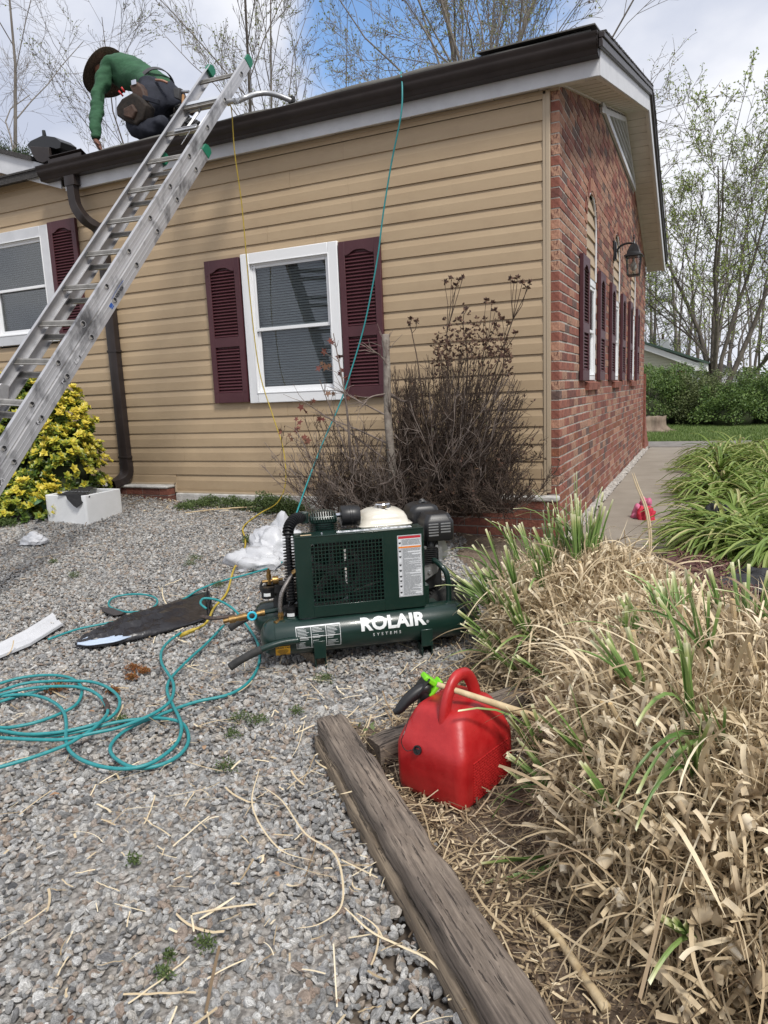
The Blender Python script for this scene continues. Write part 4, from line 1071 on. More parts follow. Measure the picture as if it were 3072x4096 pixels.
# raised panels on the two visible sides + handle
b = MB()
hp = [(LXc*.42, .060, .215), (LXc*.42, .066, .26), (LXc*.42, .085, .305), (LXc*.42, .120, .335), (LXc*.42, .170, .328), (LXc*.42, .205, .28), (LXc*.42, .222, .21)]
hp = crom(hp, 5); b.tube(hp, [.023-.005*math.sin(math.pi*i/(len(hp)-1)) for i in range(len(hp))], 12, flat=.75)
b.build('handle', m_red, can, CT, smooth=True)
# embossed text lines on the right hand face (x=0 face)
m_emb = M('can_red_emboss', (.42, .02, .02), .45)
b = MB()
for i in range(15):
    z = .135-i*.0078
    y = .05
    while y < LYc-.045:
        l_ = random.uniform(.006, .02); b.box(-.0022, .001, y, min(y+l_, LYc-.04), z, z+.0035); y += l_+.003
b.build('embossed_lines', m_emb, can, CT, kind='stuff')
for (txt, sz, yy, zz) in (('WARNING', .016, .055, .158),):
    pass
# collar, spout, guard
CTi = CT.inverted()
def CL(P_): return np.array(CTi @ Vector([float(a) for a in P_]))
pc = CL(on_z(931, 1528, .205)); Tc = CT @ Matrix.Translation(Vector(pc)) @ Matrix.Rotation(R(20), 4, 'X') @ Matrix.Rotation(R(14), 4, 'Y')
b = MB(); b.lathe([(.036, -.012), (.036, .006), (.030, .010), (.028, .004)], 20); b.build('collar_ring', m_lime, can, Tc, auto=40)
b = MB(); b.lathe([(.029, .0), (.031, .004), (.031, .030), (.027, .034), (.020, .036), (.019, .062), (.012, .064)], 16)
for k_ in range(16):
    a = 2*math.pi*k_/16; b.obox((.031*math.cos(a), .031*math.sin(a), .017), .004, .004, .024, Matrix.Rotation(a, 3, 'Z'))
b.build('spout_nut', m_blkp, can, Tc, auto=40)
s0_ = np.array(Tc @ Vector((0, 0, .055)))
dep = (s0_-CAM)@CF
def atdep(x, y, dd=0): d = ray(x, y); return CAM+d*(dep+dd)
p_tip = atdep(851, 1538, -.02); p_m1 = atdep(880, 1512, -.015); p_m2 = atdep(905, 1492, -.005)
sp = crom([s0_, atdep(922, 1487, 0), p_m2, p_m1, atdep(862, 1533, -.02), p_tip], 5)
b = MB(); rr = list(np.interp(np.linspace(0, 1, len(sp)), [0, .25, .5, .75, .92, 1], [.018, .019, .019, .015, .010, .0095])); b.tube(sp, rr, 12); b.build('spout', m_blkp, can, smooth=True)
b = MB(); b.tube([sp[-1], sp[-1]+.001*unit(sp[-1]-sp[-2])], .007, 10); b.build('spout_mouth', m_dark, can)
gp_ = atdep(915, 1477, .0); vdir = unit(sp[8]-sp[2]); 
Mg = Vector(vdir).to_track_quat('X', 'Z').to_matrix()
b = MB(); b.obox(atdep(910, 1478, 0), .004, .055, .060, Mg); b.build('flange', m_blkp, can, bevel=.004)
b = MB(); b.obox(atdep(926, 1467, .005), .042, .042, .016, Mg); b.obox(atdep(938, 1484, .005), .012, .040, .058, Mg); b.build('guard', m_lime, can, bevel=.004)
pcv = CL(on_y(910, 1573, float((CT@Vector((LXc*.72, 0, .16)))[1])));
cvp = CT @ Matrix.Translation((LXc*.63, .004, .152)) @ Matrix.Rotation(R(72), 4, 'X')
b = MB(); b.lathe([(.013, -.004), (.013, .008), (.010, .008), (.009, .002)], 16); b.build('vent_cap', m_blkp, can, cvp, auto=40)
cpt = np.array(cvp@Vector((0, 0, .006)))
b = MB(); b.tube(crom([cpt+np.array([-.01, 0, 0]), cpt+np.array([-.03, -.006, -.004]), cpt+np.array([-.045, -.004, .018]), cpt+np.array([-.035, .0, .05]), s0_+np.array([-.02, -.02, -.02])], 5), .0012, 5); b.build('cap_tether', m_blkp, can)

# ================================================================== COMPRESSOR
A0 = np.array([-.4931, -2.6359, 0]); ua = R(36.05)
K = Matrix.Translation(Vector(A0)) @ Matrix.Rotation(ua, 4, 'Z')
comp = thing('air_compressor', 'dark green twin tank wheelbarrow air compressor with petrol engine on the gravel', 'air compressor', A0, ua)
m_grn = M('compressor_green', (.0035, .019, .014), .30, col2=(.006, .026, .020), scale=4, coat=.3, bump=.03, bscale=200)
m_grnd = M('compressor_green_dusty', (.010, .030, .024), .5, col2=(.03, .045, .038), scale=9)
m_blkm = M('black_metal', (.012, .013, .014), .45, col2=(.02, .02, .022), scale=30)
m_rub = M('rubber_black', (.018, .018, .018), .75, col2=(.035, .034, .032), scale=30, bump=.2)
m_brass = M('brass', (.45, .29, .11), .35, metal=.9, col2=(.25, .15, .06), scale=60)
m_steel = M('braided_steel', (.35, .32, .30), .4, metal=.8, col2=(.12, .11, .10), scale=200)
m_chrome = M('chrome', (.75, .75, .76), .12, metal=1)
m_alu = M('cast_aluminium', (.45, .46, .47), .4, metal=.7, col2=(.32, .33, .34), scale=20)
m_cream = M('fuel_tank_white', (.66, .63, .55), .3, col2=(.58, .54, .45), scale=10, coat=.3)
m_paper = M('label_white', (.62, .64, .66), .5); m_ink = M('ink_black', (.03, .03, .035), .6); m_lred = M('label_red', (.45, .02, .03), .5); m_lor = M('label_orange', (.70, .20, .02), .5)
m_yel = M('label_yellow', (.80, .42, .02), .5); m_inkg = M('label_print_grey', (.16, .17, .18), .6); m_wht = M('letter_white', (.68, .70, .70), .45)
def part(b, name, mat, **k_): 
    par = k_.pop('parent', comp); return b.build(name, mat, par, K, **k_)
TR = .080; TV = .035; TZ = .135; RV = .285; RZ = .14
def tank(v0, z0, u0, u1, name):
    b = MB(); pr = [(u0, .004), (u0+.006, .035), (u0+.018, .060), (u0+.036, .0745), (u0+.055, TR-.001), (u0+.058, TR), (u0+.059, TR-.0015), (u0+.064, TR), (u1-.064, TR), (u1-.059, TR-.0015), (u1-.058, TR), (u1-.036, .0745), (u1-.018, .060), (u1-.006, .035), (u1, .004)]
    b.rings([[(u, v0+r_*math.cos(2*math.pi*k_/40), z0+r_*math.sin(2*math.pi*k_/40)) for k_ in range(40)] for u, r_ in pr])
    return part(b, name, m_grn, auto=50)
tank(TV, TZ, -.262, .642, 'tank'); tank(RV, RZ, -.285, .63, 'tank')
# feet
for u in (-.02, .44):
    b = MB(); b.box(u-.028, u+.022, TV-TR-.006, TV-TR+.004, .05, .125); b.box(u-.028, u+.022, TV-.07, TV+.05, .042, .054)
    b.box(u-.026, u-.021, -.045, .03, .0, .046); b.box(u+.017, u+.022, -.045, .03, .0, .046); b.box(u-.026, u+.022, .026, .03, .0, .046)
    part(b, 'foot', m_grn, bevel=.002)
    b = MB(); b.box(u-.02, u+.02, RV-.03, RV+.03, .0, .07); part(b, 'foot', m_grn, bevel=.002)
wb = MB(); wb.obox((-.045, .07, .022), .05, .16, .05, Matrix.Rotation(.4, 3, 'Z'))
o = wb.build('wood_block', m_timb2, T=K); tag(o, 'offcut wood block wedged under the compressor tank beside the front foot', 'wood block')
# saddle plate + cross bars
b = MB(); b.box(-.16, .52, .03, .30, .196, .204); part(b, 'platform', m_grnd, bevel=.003)
# belt guard with a perforated window
u0, u1, z0, z1, fy = -.098, .447, .214, .560, -.006
g0, g1, h0, h1 = -.034, .268, .262, .528
b = MB(); dg = .095
b.box(u0, g0, fy, fy+.003, z0, z1); b.box(g1, u1, fy, fy+.003, z0, z1); b.box(g0, g1, fy, fy+.003, z0, h0); b.box(g0, g1, fy, fy+.003, h1, z1)
b.box(u0, u1, fy+.003, fy+dg, z1-.003, z1); b.box(u0, u0+.003, fy+.003, fy+dg, z0, z1-.003); b.box(u1-.003, u1, fy+.003, fy+dg, z0, z1-.003)
b.box(u0-.002, u0, fy-.002, fy+.010, z0, z1); b.box(u0, u1, fy-.002, fy, z1-.004, z1+.001)
part(b, 'belt_guard', m_grn, bevel=.0015)
b = MB(); nu, nz = 20, 17; pu = (g1-g0)/nu; pz = (h1-h0)/nz
for i in range(nu+1): b.box(g0+i*pu-.0019, g0+i*pu+.0019, fy+.0004, fy+.0026, h0, h1)
for i in range(nz+1): b.box(g0, g1, fy+.0006, fy+.0024, h0+i*pz-.0019, h0+i*pz+.0019)
part(b, 'grille', m_grn, kind='stuff')
# flywheel, belt, motor pulley behind the grille
b = MB(); fu, fz, fr = .055, .400, .125
b.rings([[(fu+r_*math.cos(2*math.pi*k_/36), v, fz+r_*math.sin(2*math.pi*k_/36)) for k_ in range(36)] for r_, v in ((fr-.018, .035), (fr, .035), (fr, .065), (fr-.018, .065), (fr-.018, .035))], cap=False)
b.rings([[(fu+r_*math.cos(2*math.pi*k_/20), v, fz+r_*math.sin(2*math.pi*k_/20)) for k_ in range(20)] for r_, v in ((.024, .030), (.024, .07))])
for k_ in range(5):
    a = k_*2*math.pi/5+.3; b.obox((fu+.065*math.cos(a), .05, fz+.065*math.sin(a)), .10, .016, .024, Matrix.Rotation(-a, 3, 'Y'))
part(b, 'flywheel', m_blkm, auto=40)
b = MB(); b.rings([[(.36+r_*math.cos(2*math.pi*k_/20), v, .40+r_*math.sin(2*math.pi*k_/20)) for k_ in range(20)] for r_, v in ((.04, .035), (.04, .06))]); part(b, 'pulley', m_blkm, auto=40)
bl = []
for a in np.linspace(math.pi/2, 3*math.pi/2, 16): bl.append((fu+(fr+.003)*math.cos(a), .05, fz+(fr+.003)*math.sin(a)))
for a in np.linspace(-math.pi/2, math.pi/2, 8): bl.append((.36+.043*math.cos(a), .05, .40+.043*math.sin(a)))
bl.append(bl[0]); b = MB(); b.tube(bl, .006, 6); part(b, 'belt', m_rub)
b = MB(); b.box(-.02, .12, .12, .26, .24, .50); b.cyl((.05, .12, .40), (.05, .06, .40), .018, 12); part(b, 'crankcase', m_grn, bevel=.015)
b = MB(); b.box(.125, u1-.004, .088, .092, z0+.002, z1-.004); part(b, 'grille_dark_sheet', m_blkm)  # black sheet added behind the grille so the inside looks dark
# pump head with cooling fins
hu, hv = .045, .20
b = MB(); 
for k_ in range(9):
    z = .50+k_*.0095; b.rings([[(hu+.062*math.cos(2*math.pi*j/28), hv+.055*math.sin(2*math.pi*j/28), zz) for j in range(28)] for zz in (z, z+.0035)])
b.rings([[(hu+.048*math.cos(2*math.pi*j/24), hv+.042*math.sin(2*math.pi*j/24), zz) for j in range(24)] for zz in (.49, .59)])
part(b, 'cylinder_fins', m_grn)
b = MB(); b.rings([rrect(hu-.06, hu+.06, hv-.05, hv+.05, .02, z) for z in (.582, .612)])
part(b, 'cylinder_head', m_grn, smooth=False, bevel=.004)
b = MB()
for k_ in range(11):
    u = hu-.054+k_*.0108; hh = .052-.018*abs((k_-5)/5)**2
    b.rings([[(u+d_, hv-.052, .585), (u+d_, hv-.056, .60), (u+d_, hv-.035, .60+hh*.6), (u+d_, hv, .60+hh*.72), (u+d_, hv+.035, .60+hh*.6), (u+d_, hv+.052, .60), (u+d_, hv+.052, .585)] for d_ in (-.0017, .0017)])
part(b, 'head_fins', m_grn)
b = MB(); b.cyl((hu+.055, hv, .605), (hu+.085, hv, .606), .011, 12, 0); part(b, 'filter_neck', m_chrome)
b = MB(); b.rings([[(u, hv-.005+r_*math.cos(2*math.pi*j/30), .600+r_*math.sin(2*math.pi*j/30)) for j in range(30)] for u, r_ in ((hu+.078, .030), (hu+.080, .043), (hu+.084, .046), (hu+.116, .046), (hu+.118, .048), (hu+.126, .048), (hu+.128, .046), (hu+.158, .046), (hu+.163, .042), (hu+.164, .005))])
part(b, 'air_filter', m_blkp, auto=40)
# finned intercooler pipe: up the left side and over to the head
pth = crom([(-.118, .07, .265), (-.118, .07, .40), (-.118, .075, .53), (-.112, .10, .58), (-.085, .15, .607), (-.05, .19, .608), (-.02, .20, .606)], 8)
b = MB(); b.tube(pth, .012, 10); part(b, 'intercooler_pipe', m_blkm, smooth=True)
b = MB(); acc = 0; last = np.array(pth[0])
Pth = [np.array(p) for p in pth]; seg = [0]
for i in range(1, len(Pth)): seg.append(seg[-1]+np.linalg.norm(Pth[i]-Pth[i-1]))
L_ = seg[-1]; nf = int(L_/.0125)
for k_ in range(1, nf):
    s_ = k_*L_/nf; i = max(1, np.searchsorted(seg, s_)); t = (s_-seg[i-1])/(seg[i]-seg[i-1]+1e-9); p = Pth[i-1]*(1-t)+Pth[i]*t; d = unit(Pth[i]-Pth[i-1])
    b.tube([p-d*.0028, p-d*.0006, p+d*.0006, p+d*.0028], [.013, .025, .025, .013], 14)
part(b, 'intercooler_fins', m_blkm, kind='stuff')
b = MB(); b.obox((-.035, .2, .606), .035, .04, .05); part(b, 'head_flange', m_grn, bevel=.004)
# braided hose and brass
b = MB(); b.tube(crom([(-.105, .06, .40), (-.125, .05, .375), (-.160, .03, .325), (-.172, .025, .27), (-.172, .025, .235)], 6), .0095, 10); part(b, 'braided_hose', m_steel, smooth=True)
b = MB(); b.cyl((-.112, .058, .395), (-.095, .06, .405), .014, 6); b.cyl((-.172, .025, .245), (-.172, .025, .205), .011, 6); b.cyl((-.172, .025, .235), (-.172, .025, .225), .014, 6); b.cyl((-.172, .025, .208), (-.20, -.0, .206), .009, 6); b.cyl((-.172, .025, .20), (-.172, .03, .19), .016, 8)
part(b, 'brass_fitting', m_brass)
def gauge(u, v, z, r_=.028):
    b = MB(); b.cyl((u, v, z), (u, v, z+.042), r_, 24); b.cyl((u, v, z+.040), (u, v, z+.050), r_+.003, 24); g = part(b, 'gauge', m_blkp, auto=40)
    b = MB(); n = 6; rs = []
    for k_ in range(n+1):
        a = R(-130+60*k_/n); rs.append([(u+(r_+.001)*math.cos(a), v+(r_+.001)*math.sin(a), z+.012), (u+(r_+.001)*math.cos(a), v+(r_+.001)*math.sin(a), z+.026)])
    b.rings(rs, False, 0, False); part(b, 'label', m_wht, parent=g)
gauge(-.125, .06, .205, .030); gauge(-.215, .17, .270, .028)
b = MB(); b.cyl((-.16, .2, .24), (-.16, .2, .315), .030, 20); b.cyl((-.16, .2, .25), (-.16, .2, .22), .034, 20); b.box(-.22, -.12, .17, .24, .285, .32); part(b, 'regulator', m_blkm, auto=40)
b = MB(); b.cyl((-.205, .2, .315), (-.205, .2, .385), .009, 8); b.cyl((-.205, .2, .35), (-.205, .2, .365), .013, 6); b.cyl((-.235, .2, .335), (-.145, .2, .338), .007, 8); b.cyl((-.19, .2, .337), (-.165, .2, .337), .019, 14); b.cyl((-.205, .2, .385), (-.205, .2, .392), .004, 8)
part(b, 'relief_valve', m_brass, auto=40)
b = MB(); b.tube(crom([(-.235, .2, .335), (-.245, .2, .31), (-.235, .19, .28)], 5), .006, 6); b.tube(crom([(-.14, .2, .338), (-.10, .18, .33), (-.085, .12, .28), (-.13, .06, .25)], 5), .004, 6); b.tube(crom([(-.09, .10, .30), (-.13, .07, .26), (-.16, .04, .22)], 5), .004, 6); b.tube([(-.12, .2, .29), (-.08, .2, .29)], .014, 8)
part(b, 'copper_line', m_blkm)
# coupler line to the left
b = MB(); b.tube([(-.165, .10, .232), (-.235, .095, .228)], .010, 10); part(b, 'outlet_pipe', m_grn)
b = MB()
for (a, c, r_) in ((-.235, -.25, .014), (-.25, -.268, .012), (-.268, -.28, .009), (-.30, -.312, .011), (-.312, -.345, .0155), (-.345, -.36, .012), (-.36, -.385, .016), (-.385, -.41, .010)): b.cyl((a, .094, .228+ (a+.235)*.12), (c, .094, .228+(c+.235)*.12), r_, 10)
part(b, 'coupler', m_brass, auto=40)
m_teal = M('hose_teal', (.018, .20, .215), .45, col2=(.03, .26, .27), scale=60)
b = MB(); n = 18; rs = [[(-.290+ (.0165+q*math.cos(2*math.pi*j/8))*math.cos(2*math.pi*i/n), .078+q*math.sin(2*math.pi*j/8), .222+(.0165+q*math.cos(2*math.pi*j/8))*math.sin(2*math.pi*i/n)) for j in range(8)] for i in range(n+1) for q in (.005,)]; b.rings(rs, False); part(b, 'valve_ring', M('ring_cyan', (.03, .45, .6), .4), smooth=True)
# handles at left
for (v, zz, off) in ((TV-TR-.012, .142, 0), (RV-.02, .20, .02)):
    b = MB(); pth = crom([(-.105, v, zz), (-.17, v, zz-.002), (-.23, v-.004, zz-.012), (-.29, v-.006, zz-.03), (-.345, v-.006, zz-.055)], 6); b.tube(pth, .0135, 12); part(b, 'handle', m_grn, smooth=True)
    b = MB(); b.tube(crom([(-.262, v-.005, zz-.020), (-.30, v-.006, zz-.034), (-.35, v-.006, zz-.056), (-.392, v-.006, zz-.080)], 5), [.0165]*15+[.0175], 12); part(b, 'grip', m_rub, smooth=True)
# carry loop right + wheels
b = MB(); b.tube(crom([(.565, .045, .205), (.568, .05, .27), (.56, .055, .335), (.535, .08, .372), (.50, .16, .402), (.48, .21, .415), (.455, .27, .40), (.452, .285, .34), (.452, .285, .215)], 7), .0125, 12); part(b, 'carry_loop', m_grn, smooth=True)
def wheel(u, v, z, r_, w_, ax=1):
    b = MB(); pr = [(.36, -.5), (.62, -.52), (.80, -.5), (.93, -.46), (.985, -.34), (1.0, -.15), (1.0, .15), (.985, .34), (.93, .46), (.80, .5), (.62, .52), (.36, .5)]
    b.rings([[(u+r_*q*math.cos(2*math.pi*j/40), v+w_*h_, z+r_*q*math.sin(2*math.pi*j/40)) for j in range(40)] for q, h_ in pr])
    wo = part(b, 'wheel', m_rub, auto=35)
    b = MB()
    for j in range(56):
        a = 2*math.pi*j/56
        for h_ in (-.34, -.05, .24): b.obox((u+r_*1.005*math.cos(a+h_*.15), v+w_*(h_+.05), z+r_*1.005*math.sin(a+h_*.15)), .010, w_*.22, .0085, Matrix.Rotation(-a, 3, 'Y'))
    part(b, 'tread', m_rub, parent=wo, kind='stuff')
    b = MB(); b.rings([[(u+r_*q*math.cos(2*math.pi*j/24), v+w_*h_, z+r_*q*math.sin(2*math.pi*j/24)) for j in range(24)] for q, h_ in ((.5, -.54), (.5, -.3), (.2, -.25), (.12, -.55), (.1, -.56))]); part(b, 'rim', m_blkm, parent=wo, auto=40)
wheel(.60, .165, .130, .130, .080)
b = MB(); b.cyl((.60, .02, .13), (.60, .32, .13), .010, 10); part(b, 'axle', m_blkm)
# engine: fuel tank, cap, air cleaner, muffler, block
b = MB(); cx0, cx1, cy0, cy1 = .205, .435, .15, .36
rs = []
for ins, z, r_ in ((-.006, .548, .03), (-.006, .553, .03), (.004, .556, .04), (.008, .580, .045), (.016, .598, .05), (.034, .611, .05), (.06, .617, .045)): rs.append(rrect(cx0+ins*1.3, cx1-ins*1.3, cy0+ins, cy1-ins, r_, z, 5))
b.rings(rs); ft = part(b, 'fuel_tank', m_cream, smooth=True)
b = MB(); cu, cv = .325, .25; b.lathe([(.036, .612), (.036, .632), (.033, .637), (.0, .638)], 24, Matrix.Translation((cu, cv, 0)))
for k_ in range(12): a = 2*math.pi*k_/12; b.obox((cu+.036*math.cos(a), cv+.036*math.sin(a), .623), .004, .011, .019, Matrix.Rotation(a, 3, 'Z'))
part(b, 'fuel_cap', m_chrome, parent=ft, auto=30)
b = MB(); b.box(.2115, .2135, .19, .245, .562, .596); part(b, 'sticker', m_paper, parent=ft); b = MB(); b.box(.2105, .2118, .19, .245, .588, .597); part(b, 'sticker_band', m_lor, parent=ft)
b = MB(); b.rings([rrect(.455+i_, .60-i_, .26+i_*.6, .42-i_, .03, z) for i_, z in ((0, .48), (0, .575), (.008, .598), (.03, .612))]); part(b, 'air_cleaner', m_blkp, auto=45)
b = MB(); b.tube(crom([(.515, .33, .612), (.525, .33, .625), (.54, .33, .625), (.548, .33, .612)], 4), .004, 6); b.tube(crom([(.55, .33, .61), (.535, .33, .618), (.52, .33, .61)], 4), .008, 6); part(b, 'wing_nut', m_blkm)
# muffler guard with louvres
b = MB(); mu0, mu1, mv0, mv1 = .478, .615, .09, .235
b.rings([rrect(mu0+i_, mu1-i_, mv0+i_*.8, mv1-i_, .022, z) for i_, z in ((.004, .474), (0, .48), (0, .555), (.004, .563), (.016, .588), (.024, .592))]); mf = part(b, 'muffler_guard', m_blkp, auto=45)
b = MB()
for c_ in range(2):
    for r_ in range(5):
        if c_ == 1 and r_ == 0: continue
        x = mu0+.018+c_*.055; z = .498+r_*.0125; b.box(x, x+.044, mv0-.0016, mv0+.004, z, z+.0058)
part(b, 'louvre', m_alu, parent=mf)
b = MB()
for i in range(9):
    for j in range(3): b.box(mu0+.026+i*.011, mu0+.032+i*.011, mv0+.006+j*.018, mv0+.018+j*.018, .5715+j*.0085, .5735+j*.0085)
part(b, 'vent_hole', m_alu, parent=mf)
b = MB(); b.box(.455, .565, .14, .30, .24, .49); part(b, 'engine_block', m_blkm, bevel=.01)
b = MB()
for i in range(9): b.box(.455, .535, .105, .15, .37+i*.009, .374+i*.009)
part(b, 'cooling_fins', m_blkm)
b = MB(); b.rings([[(.45, .12, .36), (.53, .115, .375), (.545, .115, .35), (.54, .115, .325), (.47, .115, .285), (.45, .12, .29)], [(.45, .2, .36), (.53, .2, .375), (.545, .2, .35), (.54, .2, .325), (.47, .2, .285), (.45, .2, .29)]]); part(b, 'crank_cover', m_alu, bevel=.005)
b = MB(); b.box(.545, .563, .118, .124, .36, .475); b.cyl((.554, .124, .372), (.554, .108, .372), .008, 6); b.cyl((.5, .12, .33), (.5, .108, .33), .008, 6); b.cyl((.482, .12, .445), (.482, .105, .445), .007, 6); b.cyl((.535, .12, .448), (.535, .105, .448), .007, 6); b.rings([[(.565+.03*math.cos(a), v, .42+.05*math.sin(a)) for a in np.linspace(0, 6.1, 16)] for v in (.14, .18)])
part(b, 'bracket', m_alu, auto=40)
b = MB(); b.tube(crom([(.51, .13, .475), (.51, .12, .45), (.51, .125, .43)], 4), .017, 10); part(b, 'exhaust_elbow', m_blkm, smooth=True)
b = MB(); b.box(.447, .47, .02, .10, .20, .30); part(b, 'mount_bracket', m_grn, bevel=.002)
# stickers --------------------------------------------------------------
def text_mesh(s, size, name, mat, parent, T, offset=0.0, extrude=.0006, align='LEFT', sx=1.0, wrapf=None, space=1.0, cuts=0):
    cu_ = bpy.data.curves.new('t', 'FONT'); cu_.body = s; cu_.size = size; cu_.offset = offset; cu_.extrude = extrude if wrapf is None else 0; cu_.align_x = align; cu_.space_character = space; cu_.resolution_u = 3
    ob = bpy.data.objects.new('t', cu_); COL.objects.link(ob); dg_ = bpy.context.evaluated_depsgraph_get(); me = bpy.data.meshes.new_from_object(ob.evaluated_get(dg_)); bpy.data.objects.remove(ob)
    bm = bmesh.new(); bm.from_mesh(me)
    if cuts:
        ys_ = [v.co.y for v in bm.verts]; a, c = min(ys_), max(ys_)
        for k_ in range(1, cuts): bmesh.ops.bisect_plane(bm, geom=bm.verts[:]+bm.edges[:]+bm.faces[:], plane_co=(0, a+(c-a)*k_/cuts, 0), plane_no=(0, 1, 0))
    for v in bm.verts:
        if wrapf: v.co = Vector(wrapf(v.co.x*sx, v.co.y))
        else: v.co.x *= sx
    bm.to_mesh(me); bm.free(); me.materials.clear(); me.materials.append(mat)
    Mt = (WM[parent.name].inverted() @ T) if parent is not None else T
    me.transform(Mt); o = new_obj(name, me, parent); return o
def wrapT(uc, zc, rr_=TR+.0012):
    """map flat (x,y) to the front tank's surface; zc = height of y=0 on the axis-facing side"""
    th0 = math.asin((zc-TZ)/TR)
    def f(x, y):
        th = th0+y/rr_; return (uc+x, TV-rr_*math.cos(th), TZ+rr_*math.sin(th))
    return f
text_mesh('ROLAIR', .078, 'lettering', m_wht, comp, K, offset=.0030, sx=1.02, wrapf=wrapT(.152, .148), space=1.03, cuts=8)
text_mesh('SYSTEMS', .019, 'lettering', m_wht, comp, K, sx=1.0, wrapf=wrapT(.203, .120), space=1.85, cuts=3)
text_mesh('®', .016, 'lettering', m_wht, comp, K, wrapf=wrapT(.437, .152), cuts=2)
def wrapped_rect(uc, zc, x0, x1, y0, y1, name, mat, rr_=TR+.0012, n=8):
    f = wrapT(uc, zc, rr_); b = MB(); b.rings([[f(x0, y0+(y1-y0)*i/n), f(x1, y0+(y1-y0)*i/n)] for i in range(n+1)], False, 0, False); return part(b, name, mat)
def wrapped_frame(uc, zc, x0, x1, y0, y1, t, name, mat):
    f = wrapT(uc, zc, TR+.0014); b = MB()
    for (a, c, d_, e_) in ((x0, x1, y0, y0+t), (x0, x1, y1-t, y1), (x0, x0+t, y0, y1), (x1-t, x1, y0, y1), (x0+(x1-x0)/3, x0+(x1-x0)/3+t, y0, y1), (x0+(x1-x0)*2/3, x0+(x1-x0)*2/3+t, y0, y1), (x0, x1, (y0+y1)/2, (y0+y1)/2+t)):
        n = 8; b.rings([[f(a, d_+(e_-d_)*i/n), f(c, d_+(e_-d_)*i/n)] for i in range(n+1)], False, 0, False)
    for cix in range(3):
        xa = x0+(x1-x0)*cix/3+.006
        for r_ in range(15):
            y = y1-.012-r_*.0058
            if r_ in (4, 8, 9, 12) and (cix+r_) % 2: continue
            l_ = (x1-x0)/3-.012; l_ *= random.uniform(.45, 1); b.rings([[f(xa, y), f(xa+l_, y)], [f(xa, y+.0014), f(xa+l_, y+.0014)]], False, 0, False)
    b.rings([[f(x0, y1-.006), f(x1, y1-.006)], [f(x0, y1-.001), f(x1, y1-.001)]], False, 0, False)
    return part(b, name, mat, kind='stuff')
wrapped_frame(-.118, .150, 0, .185, -.055, .043, .0018, 'instruction_decal', m_wht)
wrapped_rect(-.205, .118, 0, .060, -.062, .0, 'drain_decal', m_yel)
text_mesh('DRAIN TANK', .0112, 'lettering', m_ink, comp, K, offset=.0003, wrapf=wrapT(-.204, .108, TR+.0018), cuts=2)
wrapped_rect(-.205, .118, .018, .042, -.062, -.055, 'drain_decal', m_ink, TR+.0018); wrapped_rect(-.205, .118, .0, .060, -.0535, -.051, 'drain_decal', m_ink, TR+.0018)
b = MB(); f = wrapT(-.205, .118, TR+.0018)
for i in range(7): y = -.018-i*.0045; d_ = .006+.003*abs(i-2); b.rings([[f(d_, y), f(.060-d_, y)], [f(d_, y+.0018), f(.060-d_, y+.0018)]], False, 0, False)
part(b, 'drain_decal_print', m_ink, kind='stuff')
# warning label on the guard
l0, l1, k0, k1 = .332, .436, .266, .533; yy = fy-.0008
b = MB(); b.box(l0, l1, yy, fy, k0, k1); part(b, 'warning_label', m_paper)
b = MB(); b.box(l0+.004, l1-.004, yy-.0006, yy, k1-.014, k1-.004); part(b, 'label_band', m_lred); b = MB(); b.box(l0+.004, l1-.004, yy-.0006, yy, k1-.055, k1-.048); part(b, 'label_band', m_lor)
b = MB(); z = k1-.019
while z > k0+.006:
    if not (k1-.058 < z < k1-.045):
        x = l0+.020
        while x < l1-.008:
            w_ = random.uniform(.006, .03); b.box(x, min(x+w_, l1-.006), yy-.0005, yy, z, z+.0012); x += w_+.0016
            if random.random() < .08: break
    z -= .0026
part(b, 'label_print', m_inkg, kind='stuff')
b = MB(); b.box(l0+.0165, l0+.0172, yy-.0005, yy, k0+.004, k1-.016)
for (xa, xb, za, zb3) in ((l0+.002, l1-.002, k0+.002, k0+.003), (l0+.002, l1-.002, k1-.003, k1-.002), (l0+.002, l0+.003, k0+.002, k1-.002), (l1-.003, l1-.002, k0+.002, k1-.002)): b.box(xa, xb, yy-.0005, yy, za, zb3)
for z in np.linspace(k0+.03, k1-.06, 7): b.box(l0+.004, l0+.0165, yy-.0005, yy, z, z+.0006)
for z in (.285, .312, .335, .355, .38, .405, .44, .465, .500):
    b.rings([[(l0+.010+.0045*math.cos(a)*(1+.4*math.sin(3*a)), v, z+.0055*math.sin(a)*(1+.3*math.cos(2*a))) for a in np.linspace(0, 5.9, 12)] for v in (yy-.0006, yy)])
part(b, 'label_symbol', m_ink, kind='stuff')
b = MB(); b.box(.085, .405, fy+.032, fy+.062, z1, z1+.0008); part(b, 'top_label', m_paper)
b = MB()
for i in range(8):
    x = .095+i*.04; b.box(x-.006, x-.0052, fy+.033, fy+.061, z1+.0008, z1+.0012)
    for j in range(3): b.box(x+.002+random.uniform(0, .01), x+.012+random.uniform(0, .016), fy+.037+j*.007, fy+.040+j*.007+random.uniform(0, .003), z1+.0008, z1+.0012)
part(b, 'label_print', m_inkg, kind='stuff')
b = MB(); b.box(-.07, -.025, fy+.028, fy+.040, z1, z1+.0008); part(b, 'top_label', M('label_tan', (.62, .48, .30), .5))
b = MB(); b.lathe([(.004, .0), (.004, .003), (.002, .005)], 8, Matrix.Translation((.02, fy+.04, z1))); part(b, 'screw', m_chrome)
